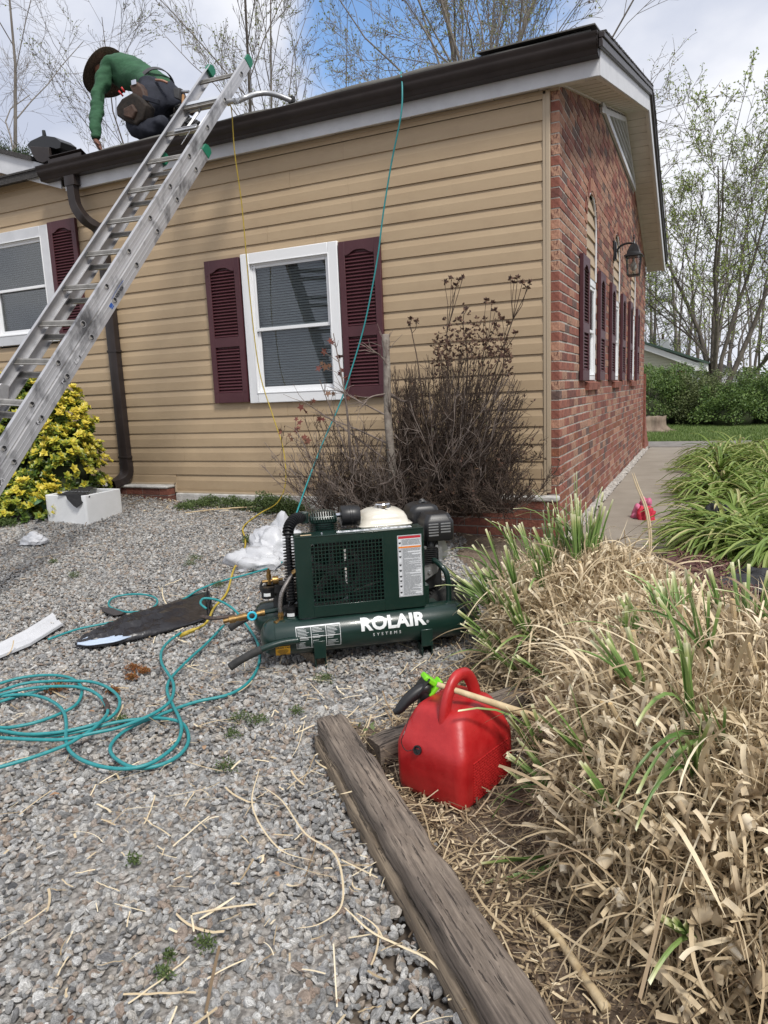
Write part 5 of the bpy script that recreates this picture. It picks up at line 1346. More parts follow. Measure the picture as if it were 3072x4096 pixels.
# ================================================================== LADDER
LP = [-2.475, -.293, 3.52, .89, -.028, .394, -.083]
def ladder_axes():
    x, y, z, th, ph, w_, ps = LP
    d = np.array([math.cos(th)*math.sin(ph), -math.cos(th)*math.cos(ph), -math.sin(th)]); a = np.array([math.cos(ph), math.sin(ph), 0])
    return math.cos(ps)*d+math.sin(ps)*a, math.cos(ps)*a-math.sin(ps)*d
Ld, La = ladder_axes(); Ln = np.cross(La, Ld)      # normal towards climber or wall
if Ln[2] < 0: Ln = -Ln                              # Ln points up/out (towards the climber)
L0p = np.array(LP[:3])
m_al = M('ladder_aluminium', (.50, .50, .51), .42, metal=.55, col2=(.36, .36, .37), scale=9, lo=.4, hi=.75, rvar=.1)
m_alw = M('ladder_rail_worn', (.50, .50, .51), .42, metal=.5, col2=(.12, .12, .125), scale=7, lo=.50, hi=.66, stretch=(1, 1, .5), rvar=.1)
m_alr = M('ladder_rung', (.40, .385, .36), .5, metal=.4, col2=(.25, .24, .22), scale=14)
m_lgreen = M('ladder_green_cap', (.01, .16, .09), .45)
LT = Matrix(((La[0], Ln[0], -Ld[0], L0p[0]), (La[1], Ln[1], -Ld[1], L0p[1]), (La[2], Ln[2], -Ld[2], L0p[2]), (0, 0, 0, 1)))
# local: x across, y = out towards the climber, z up along the ladder; rung k at z=-.3048k
lad = thing('extension_ladder', 'worn aluminium extension ladder with green tips leaning on the brown gutter', 'ladder', L0p+Ld*4.4)
HW = .197
def rail(x, sgn, yo, z0, z1, name, mat, par=lad, dp=.076, fl=.026):
    t = .0032; b = MB(); pr = [(0, -dp/2), (0, dp/2), (-sgn*fl, dp/2), (-sgn*fl, dp/2-t), (-sgn*t, dp/2-t), (-sgn*t, -dp/2+t), (-sgn*fl, -dp/2+t), (-sgn*fl, -dp/2)]
    pr = [(x+a*(-1)*-1, yo+c) for a, c in pr]
    b.rings([[(a, c, z0) for a, c in pr], [(a, c, z1) for a, c in pr]])
    for yy in (-.012, .012): b.box(x-.0008, x+.0008+ (sgn*.001), yo+yy-.001, yo+yy+.001, z0, z1)
    return b.build(name, mat, par, LT)
def rungs(yo, hw, ks, par=lad):
    for k_ in ks:
        b = MB(); z = -.3048*k_; n = 10; pr = []
        for j in range(n+1): a = math.pi*j/n; pr.append((.019*math.cos(a), -.019*math.sin(a)*1.0))
        pr = [(c, a) for a, c in pr]
        rs = []
        for x in (-hw+.002, hw-.002): rs.append([(x, yo+.010+y_*1.05 if y_ < 0 else yo+.012, z+z_*1.15) for y_, z_ in pr])
        b.rings(rs)
        for q in np.linspace(-.011, .011, 6): b.box(-hw+.01, hw-.01, yo+.0112, yo+.0132, z+q-.0008, z+q+.0008)
        o = b.build('rung', m_alr, par, LT, auto=50)
        for sg in (-1, 1):
            b = MB(); x = sg*hw
            rr_ = []
            for q in (.021, .0175): rr_.append([(x+sg*.0028, yo-.003+q*math.cos(a), z+q*math.sin(a)) for a in np.linspace(0, 6.02, 18)])
            b.rings([[(x-sg*.001, yo-.003+.021*math.cos(a), z+.021*math.sin(a)) for a in np.linspace(0, 6.02, 18)], rr_[0], rr_[1], [(x-sg*.001, yo-.003+.0175*math.cos(a), z+.0175*math.sin(a)) for a in np.linspace(0, 6.02, 18)]], cap=False)
            b.build('rung_collar', m_al, o, LT, auto=40)
            b = MB(); b.rings([[(xx, yo-.003+.0172*math.cos(a), z+.0172*math.sin(a)) for a in np.linspace(0, 6.02, 18)] for xx in (x-sg*.0002, x+sg*.0014)]); b.build('rung_socket', m_dark, o, LT)
            b = MB(); b.rings([[(xx, yo+.002+.012*math.cos(a), z-.004+.012*math.sin(a)) for a in np.linspace(math.pi*.9, math.pi*2.1, 9)] for xx in (x+sg*.0012, x+sg*.0020)]); b.build('rung_core', m_alr, o, LT)
# fly section in front, base section behind it
rail(-HW, -1, 0, -3.9, .17, 'rail', m_al); rail(HW, 1, 0, -3.9, .17, 'rail', m_alw)
rungs(0, HW, range(0, 13))
BO = -.080; BW = HW+.020
zt_b = -.3048*2.62+.06
rail(-BW, -1, BO, -4.45, zt_b, 'rail', m_al); rail(BW, 1, BO, -4.45, zt_b, 'rail', m_alw)
rungs(BO, BW, [k_+.12 for k_ in range(3, 15)])
for (x, yo, z) in ((-HW, 0, .17), (HW, 0, .17), (BW, BO, zt_b), (-BW, BO, zt_b)):
    sg = 1 if x > 0 else -1
    b = MB(); b.rings([[(x+sg*.004, yo-.041, z-.05), (x+sg*.004, yo+.041, z-.05), (x+sg*.004, yo+.041, z+.006), (x+sg*.004, yo+.015, z+.022), (x+sg*.004, yo-.015, z+.022), (x+sg*.004, yo-.036, z+.006)], [(x-sg*.028, yo-.036, z-.05), (x-sg*.028, yo+.036, z-.05), (x-sg*.028, yo+.036, z+.006), (x-sg*.028, yo+.015, z+.022), (x-sg*.028, yo-.015, z+.022), (x-sg*.028, yo-.036, z+.006)]])
    b.build('rail_tip', m_lgreen, lad, LT, bevel=.003)
# rung locks
for sg in (-1, 1):
    b = MB(); b.rings([[(x, y, z) for y, z in ((.03, -3.03), (-.05, -3.06), (-.075, -2.98), (-.03, -2.90), (.02, -2.92))] for x in (sg*(HW-.03), sg*(HW-.012))]); b.build('rung_lock', m_al, lad, LT, bevel=.003)
# decals on the rail
f_ = lambda x, y: (BW+.0012, BO+y, x)
m_blue = M('decal_blue', (.02, .09, .35), .5)
def rail_text(s, size, z0, yo, mat, x=BW+.0018, sx=1):
    return text_mesh(s, size, 'lettering', mat, lad, LT, offset=.0006, wrapf=lambda a, c: (x, yo-c*1.0+0.0, z0+a*sx))
rail_text('WERNER', .028, -2.165, BO+.010, m_ink)
b = MB(); b.rings([[(BW+.0016, BO+.016+.006*math.sin(a*2), -2.18+.16*t), (BW+.0016, BO+.020+.004*math.sin(a*2), -2.18+.16*t)] for t, a in ((0, 0), (.25, .4), (.5, .8), (.75, 1.2), (1, 1.5))], False, 0, False); b.build('decal_swoosh', m_blue, lad, LT)
b = MB(); b.box(BW+.001, BW+.0016, BO-.02, BO+.012, -2.23, -2.20); b.build('decal_swoosh', m_blue, lad, LT)
m_decold = M('decal_worn', (.03, .03, .032), .6, col2=(.5, .5, .51), scale=60, lo=.45, hi=.55)
for z, l_, w_ in ((-2.62, .06, .03), (-2.80, .035, .025), (-3.08, .05, .028), (-3.5, .09, .03), (-3.85, .12, .035)):
    b = MB(); b.box(BW+.001, BW+.0016, BO-w_/2, BO+w_/2, z-l_, z); b.build('decal', m_decold, lad, LT)
# stabiliser resting on the roof: straight bar across behind the ladder, arms reaching up and right/left
m_stab = M('stabiliser_aluminium', (.48, .49, .50), .35, metal=.7, col2=(.40, .40, .41), scale=12)
sta = thing('ladder_stabiliser', 'silver stand off bar bolted to the ladder top with curved arms resting on the roof', 'stabiliser', L0p)
def sqtube(b, path, w_, up=(0, 0, 1)): b.tube(path, w_*.7, 4, up=up)
z_s = -.3048+.02
cL = np.array(LT @ Vector((-HW-.02, -.03, z_s))); cR = np.array(LT @ Vector((HW+.06, -.03, z_s)))
def yz_on(x, y, Yp): return on_y(x, y, Yp)
b = MB(); 
arm = crom([cR, on_y(512, 219, -.27), on_y(530, 211, -.22), on_y(550, 204, -.15), on_y(575, 201, -.08), on_y(600, 206, .0), on_y(628, 217, .07)], 6)
b.tube([cL]+arm, .020, 8, flat=1.0); b.build('bar', m_stab, sta, auto=50)
b = MB(); armL = crom([cL, cL+np.array([-.12, .08, .02]), cL+np.array([-.30, .2, .02]), cL+np.array([-.42, .30, -.05])], 6); b.tube(armL, .020, 8); b.build('arm', m_stab, sta, auto=50)
b = MB(); b.obox(on_y(630, 216, .08), .05, .04, .05); b.build('rubber_pad', m_rub, sta, bevel=.006)
b = MB(); b.box(-HW+.03, HW-.03, .016, .020, z_s-.016, z_s+.020); b.build('label', M('label_pale', (.55, .58, .62), .4, metal=.3), sta, LT)
text_mesh('CAUTION  GEFAHR', .024, 'lettering', m_blue, sta, LT, wrapf=lambda a, c: (-HW+.06+a, .0206, z_s-.008+c)) if False else None
for xx in (-.06, .07):
    b = MB(); b.tube([tuple((xx, -.03, z_s-.02)), tuple((xx*1.0, -.02, -.3048*2+.02))], .010, 4); b.build('brace', m_stab, sta, LT)
b = MB(); b.box(-.10, .11, -.03, .028, -.3048*2+.012, -.3048*2+.020); b.box(-.10, .11, .016, .024, -.3048*2-.012, -.3048*2+.02); b.build('clamp', m_stab, sta, LT, bevel=.002)
b = MB(); c_ = []
for i in range(26):
    c_.append((.06+.004*math.sin(i*1.7), .012, -.3048*2-.02-.006*i))
b.tube(c_, .003, 5); b.build('chain', m_chrome, sta, LT)

# ================================================================== DARK GUTTER OFFCUTS ON THE ROOF AT LEFT
go = thing('gutter_offcut', 'black cut length of gutter standing on end on the roof valley at far left', 'gutter piece', on_y(95, 330, -.05))
b = MB()
def Y5(x, y, Yp=-.05): return on_y(x, y, Yp)
def slab(pix, Y0, Y1, name, mat, par):
    b = MB(); b.rings([[tuple(on_y(x, y, Y0)) for x, y in pix], [tuple(on_y(x, y, Y0)+np.array([0, Y1-Y0, 0])) for x, y in pix]]); return b.build(name, mat, par, bevel=.003)
slab([(58, 313), (66, 304), (92, 292), (118, 296), (131, 306), (130, 320), (121, 322), (108, 318), (100, 325), (104, 350), (90, 352), (82, 340), (70, 330)], -.12, .06, 'folded_sheet', m_blkp, go)
slab([(90, 281), (94, 280), (97, 292), (91, 293)], -.10, -.08, 'tab', m_blkp, go)
slab([(64, 316), (104, 318), (108, 345), (92, 352), (80, 348), (70, 335)], -.16, -.13, 'folded_sheet', m_brown, go)
# ================================================================== PERSON ON THE ROOF
m_shirt = M('shirt_green', (.016, .068, .030), .85, col2=(.030, .105, .048), scale=9, bump=.9, bscale=9, stretch=(1, 1, 2.5))
m_pants = M('work_trousers', (.008, .010, .018), .85, col2=(.018, .021, .034), scale=12, bump=.9, bscale=12)
m_skin = M('skin', (.32, .155, .10), .55)
m_hand = M('hand_skin', (.16, .07, .045), .6)
m_hat = M('straw_hat_brown', (.05, .035, .024), .9, col2=(.19, .135, .09), scale=70, bump=.9, bscale=160)
m_hatc = M('hat_crown_grey', (.28, .27, .25), .85, col2=(.20, .19, .17), scale=30)
m_leath = M('leather_brown', (.03, .015, .010), .7, col2=(.085, .045, .028), scale=14, bump=.4, bscale=50)
m_leathd = M('pouch_dark', (.010, .007, .005), .85, col2=(.028, .019, .013), scale=14, bump=.4, bscale=50)
m_belt = M('belt_grey', (.045, .045, .048), .7, col2=(.07, .07, .072), scale=20)
m_boot = M('boot', (.045, .038, .033), .85, col2=(.09, .08, .07), scale=14, bump=.6, bscale=40)
m_redt = M('tool_red', (.5, .02, .02), .4); m_woodh = M('hammer_handle', (.32, .17, .07), .5)
per = thing('person', 'person in green shirt, wide brown hat and tool belt kneeling on the roof edge', 'person', on_y(300, 300, .3))
def skin_body(name, joints, edges, mats, classify, par, sub=2, root=0):
    me = bpy.data.meshes.new(name); me.from_pydata([tuple(map(float, j[0])) for j in joints], edges, [])
    o = bpy.data.objects.new(name, me); COL.objects.link(o)
    sk = o.modifiers.new('skin', 'SKIN'); sk.use_smooth_shade = True; sk.branch_smoothing = .4
    lay = me.skin_vertices[0].data
    for i, j in enumerate(joints):
        r_ = j[1]; lay[i].radius = (r_, r_) if not isinstance(r_, tuple) else r_
        lay[i].use_root = (i == root)
    sb = o.modifiers.new('sub', 'SUBSURF'); sb.levels = sub; sb.render_levels = sub
    dg_ = bpy.context.evaluated_depsgraph_get(); dg_.update(); m2 = bpy.data.meshes.new_from_object(o.evaluated_get(dg_)); bpy.data.objects.remove(o)
    m2.materials.clear()
    for m_ in mats: m2.materials.append(m_)
    n = len(m2.polygons); mi = np.zeros(n, np.int32)
    J = np.array([j[0] for j in joints], float)
    for p in m2.polygons:
        c = np.array(p.center); best = None
        for ei, (a, b_) in enumerate(edges):
            A_, B_ = J[a], J[b_]; t = np.clip(((c-A_)@(B_-A_))/((B_-A_)@(B_-A_)+1e-9), 0, 1); d = np.linalg.norm(c-(A_+t*(B_-A_)))
            if best is None or d < best[0]: best = (d, ei, t)
        mi[p.index] = classify(best[1], best[2])
    m2.polygons.foreach_set('material_index', mi); m2.polygons.foreach_set('use_smooth', [True]*n)
    m2.transform(WM[par.name].inverted())
    o = new_obj(name, m2, par)
    if name == 'body':
        tx = bpy.data.textures.new('folds', 'CLOUDS'); tx.noise_scale = .11; tx.noise_depth = 2
        sb2 = o.modifiers.new('sub', 'SUBSURF'); sb2.levels = 1; sb2.render_levels = 1
        dm = o.modifiers.new('folds', 'DISPLACE'); dm.texture = tx; dm.strength = .05; dm.mid_level = .5
    return o
J = [ # (pos, radius)
 (on_y(352, 197, .48), (0.195, 0.176)),      # 0 pelvis
 (on_y(322, 172, .56), (0.176, 0.15)),      # 1 waist
 (on_y(285, 162, .64), (0.235, 0.195)),      # 2 mid back
 (on_y(250, 158, .70), (0.225, 0.19)),      # 3 chest
 (on_y(230, 152, .73), 0.084),              # 4 neck
 (on_y(213, 165, .75), 0.115),              # 5 head
 (on_y(232, 152, .52), 0.089),              # 6 near shoulder
 (on_y(212, 205, .40), 0.068),              # 7 near upper/elbow
 (on_y(207, 255, .30), 0.058),              # 8 forearm
 (on_y(207, 300, .22), 0.043),              # 9 wrist
 (on_y(262, 140, .88), 0.089),              # 10 far shoulder
 (on_y(300, 175, .98), 0.068),              # 11 far arm
 (on_y(340, 205, .98), 0.054),              # 12
 (on_y(332, 212, .34), (0.146, 0.15)),      # 13 near hip
 (on_y(308, 250, .30), (0.124, 0.13)),       # 14 near mid thigh
 (on_y(290, 283, .27), 0.105),              # 15 near knee
 (on_y(325, 278, .26), 0.089),              # 16 near calf
 (on_y(362, 262, .27), 0.07),              # 17 near ankle
 (on_y(380, 208, .62), (0.137, 0.15)),      # 18 far hip
 (on_y(368, 245, .66), (0.111, 0.117)),       # 19 far thigh
 (on_y(350, 275, .68), 0.095),              # 20 far knee
 (on_y(385, 270, .62), 0.074),              # 21 far calf
 (on_y(405, 255, .58), 0.068),              # 22 far ankle
]
E_ = [(0, 1), (1, 2), (2, 3), (3, 4), (4, 5), (3, 6), (6, 7), (7, 8), (8, 9), (3, 10), (10, 11), (11, 12), (0, 13), (13, 14), (14, 15), (15, 16), (16, 17), (0, 18), (18, 19), (19, 20), (20, 21), (21, 22)]
def cls(e, t):
    a, b_ = E_[e]
    if e == 0: return 1 if t < .18 else 0
    if e in (3, 4): return 2 if t > .5 or e == 4 else 0
    if e >= 12: return 1
    return 0
skin_body('body', J, E_, [m_shirt, m_pants, m_skin], cls, per)
# bare strip of lower back between shirt and trousers
pc_ = on_y(356, 178, .40)
b = MB(); b.tube(crom([on_y(338, 173, .36), on_y(350, 174, .335), on_y(362, 179, .36)], 5), .018, 8, flat=.6); b.build('bare_back', m_skin, per, smooth=True)
# hands with fingers
def hand(par, wrist, fwd, palm_n, scale=1.0):
    f = unit(fwd); n_ = unit(np.array(palm_n)-(np.array(palm_n)@f)*f); s_ = np.cross(f, n_)
    base = wrist+f*.045*scale
    js = [(wrist-f*.02, .030*scale), (base, (.040*scale, .022*scale)), (base+f*.035*scale, (.042*scale, .018*scale))]; es = [(0, 1), (1, 2)]
    for i, (o_, l_) in enumerate(((-.028, .060), (-.010, .072), (.009, .068), (.027, .054))):
        p0 = base+f*.035*scale+s_*o_*scale; k_ = len(js)
        js += [(p0+f*.012*scale, .0095*scale), (p0+f*l_*.55*scale-n_*.006, .009*scale), (p0+f*l_*scale-n_*.022, .0075*scale)]; es += [(2, k_), (k_, k_+1), (k_+1, k_+2)]
    k_ = len(js); js += [(base-s_*.040*scale, .012*scale), (base-s_*.062*scale+f*.028*scale, .010*scale), (base-s_*.070*scale+f*.05*scale-n_*.008, .0085*scale)]; es += [(1, k_), (k_, k_+1), (k_+1, k_+2)]
    return skin_body('hand', js, es, [m_hand], lambda e, t: 0, par, 1)
wr = np.array(J[9][0]); hand(per, wr+np.array([0, 0, -.01]), np.array([.35, .05, -.75]), np.array([-.6, -.5, -.3]), 1.05)
b = MB(); b.tube([wr+np.array([0, 0, .04]), wr+np.array([0, 0, .0])], [.040, .037], 12); b.build('cuff', m_shirt, per, smooth=True)
# hat
hc = on_y(222, 152, .78); axh = unit(on_y(198, 118, .78)-on_y(232, 170, .90)+np.array([0, -.03, 0]))
axh = unit(np.array([-.62, -.10, .62])+np.array([0, .18, 0]))
Mh = Vector(axh).to_track_quat('Z', 'Y').to_matrix().to_4x4(); Mh.translation = Vector(hc)
b = MB(); rs = []
for r_, z in ((.085, .0), (.12, -.004), (.18, -.006), (.245, -.030), (.247, -.036), (.18, -.014), (.12, -.012), (.085, -.008)):
    rs.append([(r_*1.05*math.cos(a), r_*math.sin(a), z-(.06*max(0, abs(math.cos(a)))**2*(r_/.245)**2)) for a in np.linspace(0, 2*math.pi, 37)[:-1]])
b.rings(rs, False); b.build('hat_brim', m_hat, per, Mh, smooth=True)
b = MB(); b.lathe([(.095, -.01), (.094, .03), (.088, .07), (.070, .095), (.03, .105), (.002, .100)], 24); b.build('hat_crown', m_hatc, per, Mh, smooth=True)
b = MB(); b.lathe([(.0965, .0), (.0965, .022), (.094, .022), (.094, 0)], 24); b.build('hat_band', m_hat, per, Mh)
# belt round the waist
wc = np.array(J[1][0])*.42+np.array(J[0][0])*.58; bx = unit(np.array(J[0][0])-np.array(J[1][0]))
Mb = Vector(bx).to_track_quat('Z', 'Y').to_matrix().to_4x4(); Mb.translation = Vector(wc)
b = MB(); b.rings([[( .168*math.cos(a), .152*math.sin(a), z) for a in np.linspace(0, 2*math.pi, 33)[:-1]] for z in (-.026, .026)]+[[( .160*math.cos(a), .144*math.sin(a), z) for a in np.linspace(0, 2*math.pi, 33)[:-1]] for z in (.026, -.026)], False); b.build('tool_belt', m_belt, per, Mb, auto=40)
def pix_slab(pix, Y0, th, name, mat, bev=.01, sub=False, par=per):
    b = MB(); c0 = np.mean([on_y(x, y, Y0) for x, y in pix], 0)
    f0 = [on_y(x, y, Y0) for x, y in pix]; f1 = [p+np.array([0, th, 0]) for p in f0]; fm = [c0+(p-c0)*.93+np.array([0, -.015, 0]) for p in f0]
    b.rings([fm, f0, f1]); return b.build(name, mat, par, bevel=bev)
pix_slab([(281, 185), (296, 176), (309, 190), (318, 222), (314, 240), (300, 250), (292, 215)], .22, .09, 'pouch_upper', m_leath)
pix_slab([(252, 232), (264, 214), (288, 200), (306, 212), (319, 228), (312, 258), (296, 272), (270, 262), (253, 250)], .17, .10, 'pouch', m_leathd, .015)
pix_slab([(268, 235), (287, 225), (296, 240), (288, 258), (268, 252)], .145, .03, 'pouch_pocket', m_leath, .008)
for a_, c_ in (((256, 196), (266, 208)), ((262, 188), (270, 200))):
    b = MB(); b.tube([on_y(*a_, .17), on_y(*c_, .20)], .008, 8); b.build('pliers_handle', m_redt, per, smooth=True)
b = MB(); b.obox(on_y(289, 178, .20), .05, .01, .04); b.build('tape_clip', m_chrome, per, bevel=.002)
b = MB(); b.tube([on_y(396, 205, .42), on_y(394, 240, .38)], .012, 8); b.build('hammer_handle', m_woodh, per, smooth=True)
b = MB(); b.cyl(on_y(388, 198, .42), on_y(408, 198, .42), .013, 10); b.build('hammer_head', m_alu, per, auto=40)
pix_slab([(376, 190), (390, 190), (388, 216), (378, 212)], .40, .04, 'hammer_loop', m_belt, .005)
pix_slab([(398, 205), (408, 215), (412, 235), (404, 246), (396, 240)], .46, .08, 'pouch_upper', m_leath, .01)
pix_slab([(309, 205), (345, 215), (343, 226), (308, 216)], .215, .012, 'pocket_flap', m_pants, .004)
# boots with lugged soles
def boot(heel, toe, upv, name='boot'):
    f = unit(toe-heel); u = unit(upv-(upv@f)*f); s_ = np.cross(f, u); L_ = np.linalg.norm(toe-heel)
    b = MB(); rs = []
    for t, w_, h_ in ((0, .030, .05), (.08, .040, .085), (.3, .042, .10), (.5, .042, .08), (.75, .048, .062), (.95, .036, .045), (1.0, .02, .03)):
        p = heel+f*L_*t; rs.append([p+s_*w_*math.cos(a)+u*(h_/2+h_/2*math.sin(a)) for a in np.linspace(0, 6.1, 14)])
    b.rings(rs); o = b.build(name, m_boot, per, smooth=True)
    b = MB(); n = 9
    for i in range(n):
        t = (i+.5)/n; w_ = np.interp(t, [0, .3, .75, 1], [.034, .036, .05, .03]); p = heel+f*L_*t-u*.010
        for sg in (-1, 1):
            Mx = Matrix((tuple(f), tuple(s_), tuple(u))).transposed(); b.obox(p+s_*w_*.5*sg, L_/n*.62, w_*.85, .022, Mx)
    b.build('sole', m_rub, o)
boot(on_y(372, 252, .25), on_y(425, 272, .25)+np.array([.02, 0, 0]), np.array([-.3, .55, -.6]))
boot(on_y(382, 228, .5), on_y(405, 262, .55), np.array([-.9, .5, .0]))
# ================================================================== HOSES, ROPE, GROUND THINGS
def c2(x, y): return (x*.35805, 1188.1+y*.35805)      # crop -> photograph grid used while surveying
def gpath(pts, dz, lift=0.0):
    o = []
    for i, (x, y) in enumerate(pts): o.append(on_g(*c2(x, y), dz+lift*(i % 3)*.3))
    return o
hz = .024; hr = .0062
hA = [(1250, 412), (1217, 402), (1240, 382), (1330, 385), (1420, 410), (1500, 470), (1550, 550), (1568, 640), (1545, 730), (1480, 815), (1370, 875), (1200, 912), (1080, 950), (950, 1000), (830, 1050), (740, 1100), (680, 1160), (665, 1210), (700, 1260), (780, 1305), (880, 1315), (1000, 1285), (1090, 1230), (1135, 1160), (1130, 1090), (1090, 1040), (1000, 1018), (900, 1015), (700, 1040), (500, 1090), (300, 1120), (100, 1110), (0, 1090), (-150, 1040), (-220, 980), (-200, 900), (-100, 840), (0, 805), (130, 770), (280, 755), (400, 765), (470, 800), (495, 850), (470, 920), (400, 970), (250, 1030), (100, 1065), (0, 1070), (-120, 1040), (-160, 980), (-60, 935), (0, 915), (150, 870), (300, 832), (380, 812)]
hB = [(1350, 455), (1250, 560), (1150, 650), (1060, 740), (1015, 800), (1010, 860), (1040, 930), (1080, 1010), (1095, 1080), (1070, 1160), (1000, 1230), (900, 1290), (780, 1318), (640, 1312), (500, 1270), (420, 1210), (398, 1140), (400, 1050), (385, 980), (340, 930), (260, 890), (150, 872), (0, 885), (-150, 930), (-200, 990), (-100, 1060), (50, 1098), (200, 1112), (400, 1092), (600, 1042), (690, 990), (722, 930), (710, 880), (650, 830), (560, 797), (450, 790), (300, 792), (150, 805), (0, 850), (-150, 900)]
hC = [(1090, 500), (1020, 550), (975, 610), (975, 680), (1010, 740), (1045, 800), (1045, 870), (1010, 930), (900, 1000), (720, 1070), (560, 1105), (400, 1140), (250, 1145), (0, 1132), (-150, 1110), (-230, 1050), (-150, 960), (0, 875), (200, 832), (400, 822), (520, 838), (600, 882), (645, 950), (640, 1000), (560, 1080), (480, 1130), (390, 1180), (200, 1250), (0, 1310), (-150, 1350)]
air = thing('air_hose', 'teal air hose lying in loops on the gravel left of the compressor', 'hose', on_g(*c2(600, 1000)))
for pts, lf in ((hA, .0), (hB, .012), (hC, .020)):
    P_ = gpath(pts, hz+lf); 
    if pts is hA: P_[0] = P_[0]+np.array([0, 0, .05]); P_[1] = P_[1]+np.array([0, 0, .07]); P_[2] = P_[2]+np.array([0, 0, .08]); P_[3] = P_[3]+np.array([0, 0, .07]); P_[4] = P_[4]+np.array([0, 0, .04])
    b = MB(); b.tube(crom(P_, 6), hr, 8); b.build('hose_run', m_teal, air, smooth=True)
m_tape = M('tape_black', (.02, .018, .016), .6, col2=(.09, .06, .05), scale=90)
P_ = crom(gpath([(630, 905), (648, 940), (645, 968)], hz+.02), 5); b = MB(); b.tube(P_, hr*1.55, 8); b.build('tape_wrap', m_tape, air, smooth=True)
P_ = crom(gpath([(1215, 402), (1290, 412), (1370, 402), (1420, 395)], hz+.10), 5); b = MB(); b.tube(P_, [hr*1.5+.0012*(i % 2) for i in range(len(P_))], 8); b.build('hose_end', m_tape, air)
# second hose: from the roof down behind the compressor and out over the gravel
hH = [(1659, 95), (1500, 145), (1330, 190), (1200, 240), (1100, 300), (960, 350), (800, 375), (700, 360), (655, 330), (680, 290), (760, 270), (860, 268), (930, 285), (950, 315), (920, 350), (860, 385), (700, 430), (500, 470), (400, 500), (290, 540)]
roofp = [on_y(868, 156, .02), on_y(866, 158, -.16), on_y(869, 190, -.225), on_y(866, 250, -.24), on_y(846, 350, -.20), on_y(828, 460, -.18), on_y(815, 560, -.18), on_y(790, 690, -.20), on_y(765, 780, -.25), on_y(735, 870, -.35), on_y(700, 950, -.5), on_y(665, 1040, -.75), on_y(640, 1110, -1.05), on_y(625, 1150, -1.15), on_g(622, 1205, .05)]
P_ = crom(roofp, 6)+crom([on_g(622, 1205, .05)]+gpath(hH, hz), 6)[1:]
hh = thing('air_hose', 'teal air hose hanging from the roof edge over the right shutter', 'hose', on_g(622, 1205))
b = MB(); b.tube(P_, .0058, 8); b.build('hose_run', m_teal, hh, smooth=True)
m_yelh = M('hose_yellow', (.50, .36, .03), .5, col2=(.36, .27, .04), scale=50)
yel = [on_y(492, 228, -.33), on_y(500, 236, -.34), on_y(507, 330, -.30), on_y(523, 450, -.22), on_y(540, 640, -.16), on_y(560, 800, -.15), on_y(590, 900, -.18), on_y(612, 970, -.20), on_y(617, 1040, -.24), on_y(600, 1085, -.30), on_g(560, 1110, .02), on_g(526, 1138, .02), on_g(530, 1165, .02), on_g(527, 1190, .02), on_g(505, 1230, .02), on_g(490, 1280, .02), on_g(463, 1312, .02), on_g(452, 1335, .08), on_g(440, 1350, .06), on_g(415, 1362, .05), on_g(390, 1372, .03)]
yo = thing('yellow_hose', 'thin yellow hose dangling past the window and trailing to the black plastic', 'hose', yel[-1])
b = MB(); P_ = crom(yel, 7); b.tube(P_, list(np.interp(np.arange(len(P_)), [0, 60, 80, 200], [.0042, .0045, .0062, .0062])), 8); b.build('hose_run', m_yelh, yo, smooth=True)
b = MB(); b.tube([on_g(420, 1360, .05), on_g(388, 1374, .03)], .0105, 8); b.build('hose_end', m_yelh, yo, smooth=True)

# black plastic sheet with pale blue lining
m_poly = M('black_poly', (.014, .013, .015), .32, col2=(.022, .021, .024), scale=20, bump=.5, bscale=25)
m_pblue = M('blue_lining', (.42, .50, .62), .5)
top = [(455, 598), (540, 540), (640, 497), (740, 440), (850, 398), (1000, 350), (1130, 300), (1255, 270)]
bot = [(465, 610), (560, 612), (660, 598), (760, 575), (880, 548), (1010, 512), (1130, 475), (1262, 430)]
def sheet(top, bot, bump_, name, mat, par, nu=60, nv=14, base=.02, seed=1, th=.004):
    r_ = random.Random(seed); A_ = crom([on_g(*c2(*p)) for p in top], 9); B_ = crom([on_g(*c2(*p)) for p in bot], 9)
    A_ = np.array(A_); B_ = np.array(B_); n = len(A_); ph = [r_.uniform(0, 6) for _ in range(8)]; rs = []
    for i in range(n):
        u = i/(n-1); ring = []
        for j in range(nv+1):
            v = j/nv; p = A_[i]*(1-v)+B_[i]*v; e_ = math.sin(math.pi*v)**.6*math.sin(math.pi*min(1, u*1.1+.05))**.5
            hgt = base+bump_*e_*(.55+.25*math.sin(v*17+u*5+ph[0])+.30*abs(math.sin(v*23-u*9+ph[1]))+.22*abs(math.sin(u*34+v*15+ph[2]))); ring.append((p[0], p[1], p[2]+hgt))
        rs.append(ring)
    b = MB(); b.rings(rs, False, 0, False); o = b.build(name, mat, par, auto=14); s_ = o.modifiers.new('solid', 'SOLIDIFY'); s_.thickness = th; return o
bp_ = thing('plastic_sheet', 'black plastic sheet with pale blue lining folded on the gravel', 'plastic sheet', on_g(*c2(850, 480)))
sheet(top, bot, .045, 'sheet', m_poly, bp_, seed=4)
sheet([(476, 600), (545, 552), (620, 548), (720, 540), (860, 530)], [(470, 612), (540, 616), (620, 606), (720, 588), (862, 534)], .012, 'lining', m_pblue, bp_, base=.034, seed=2)
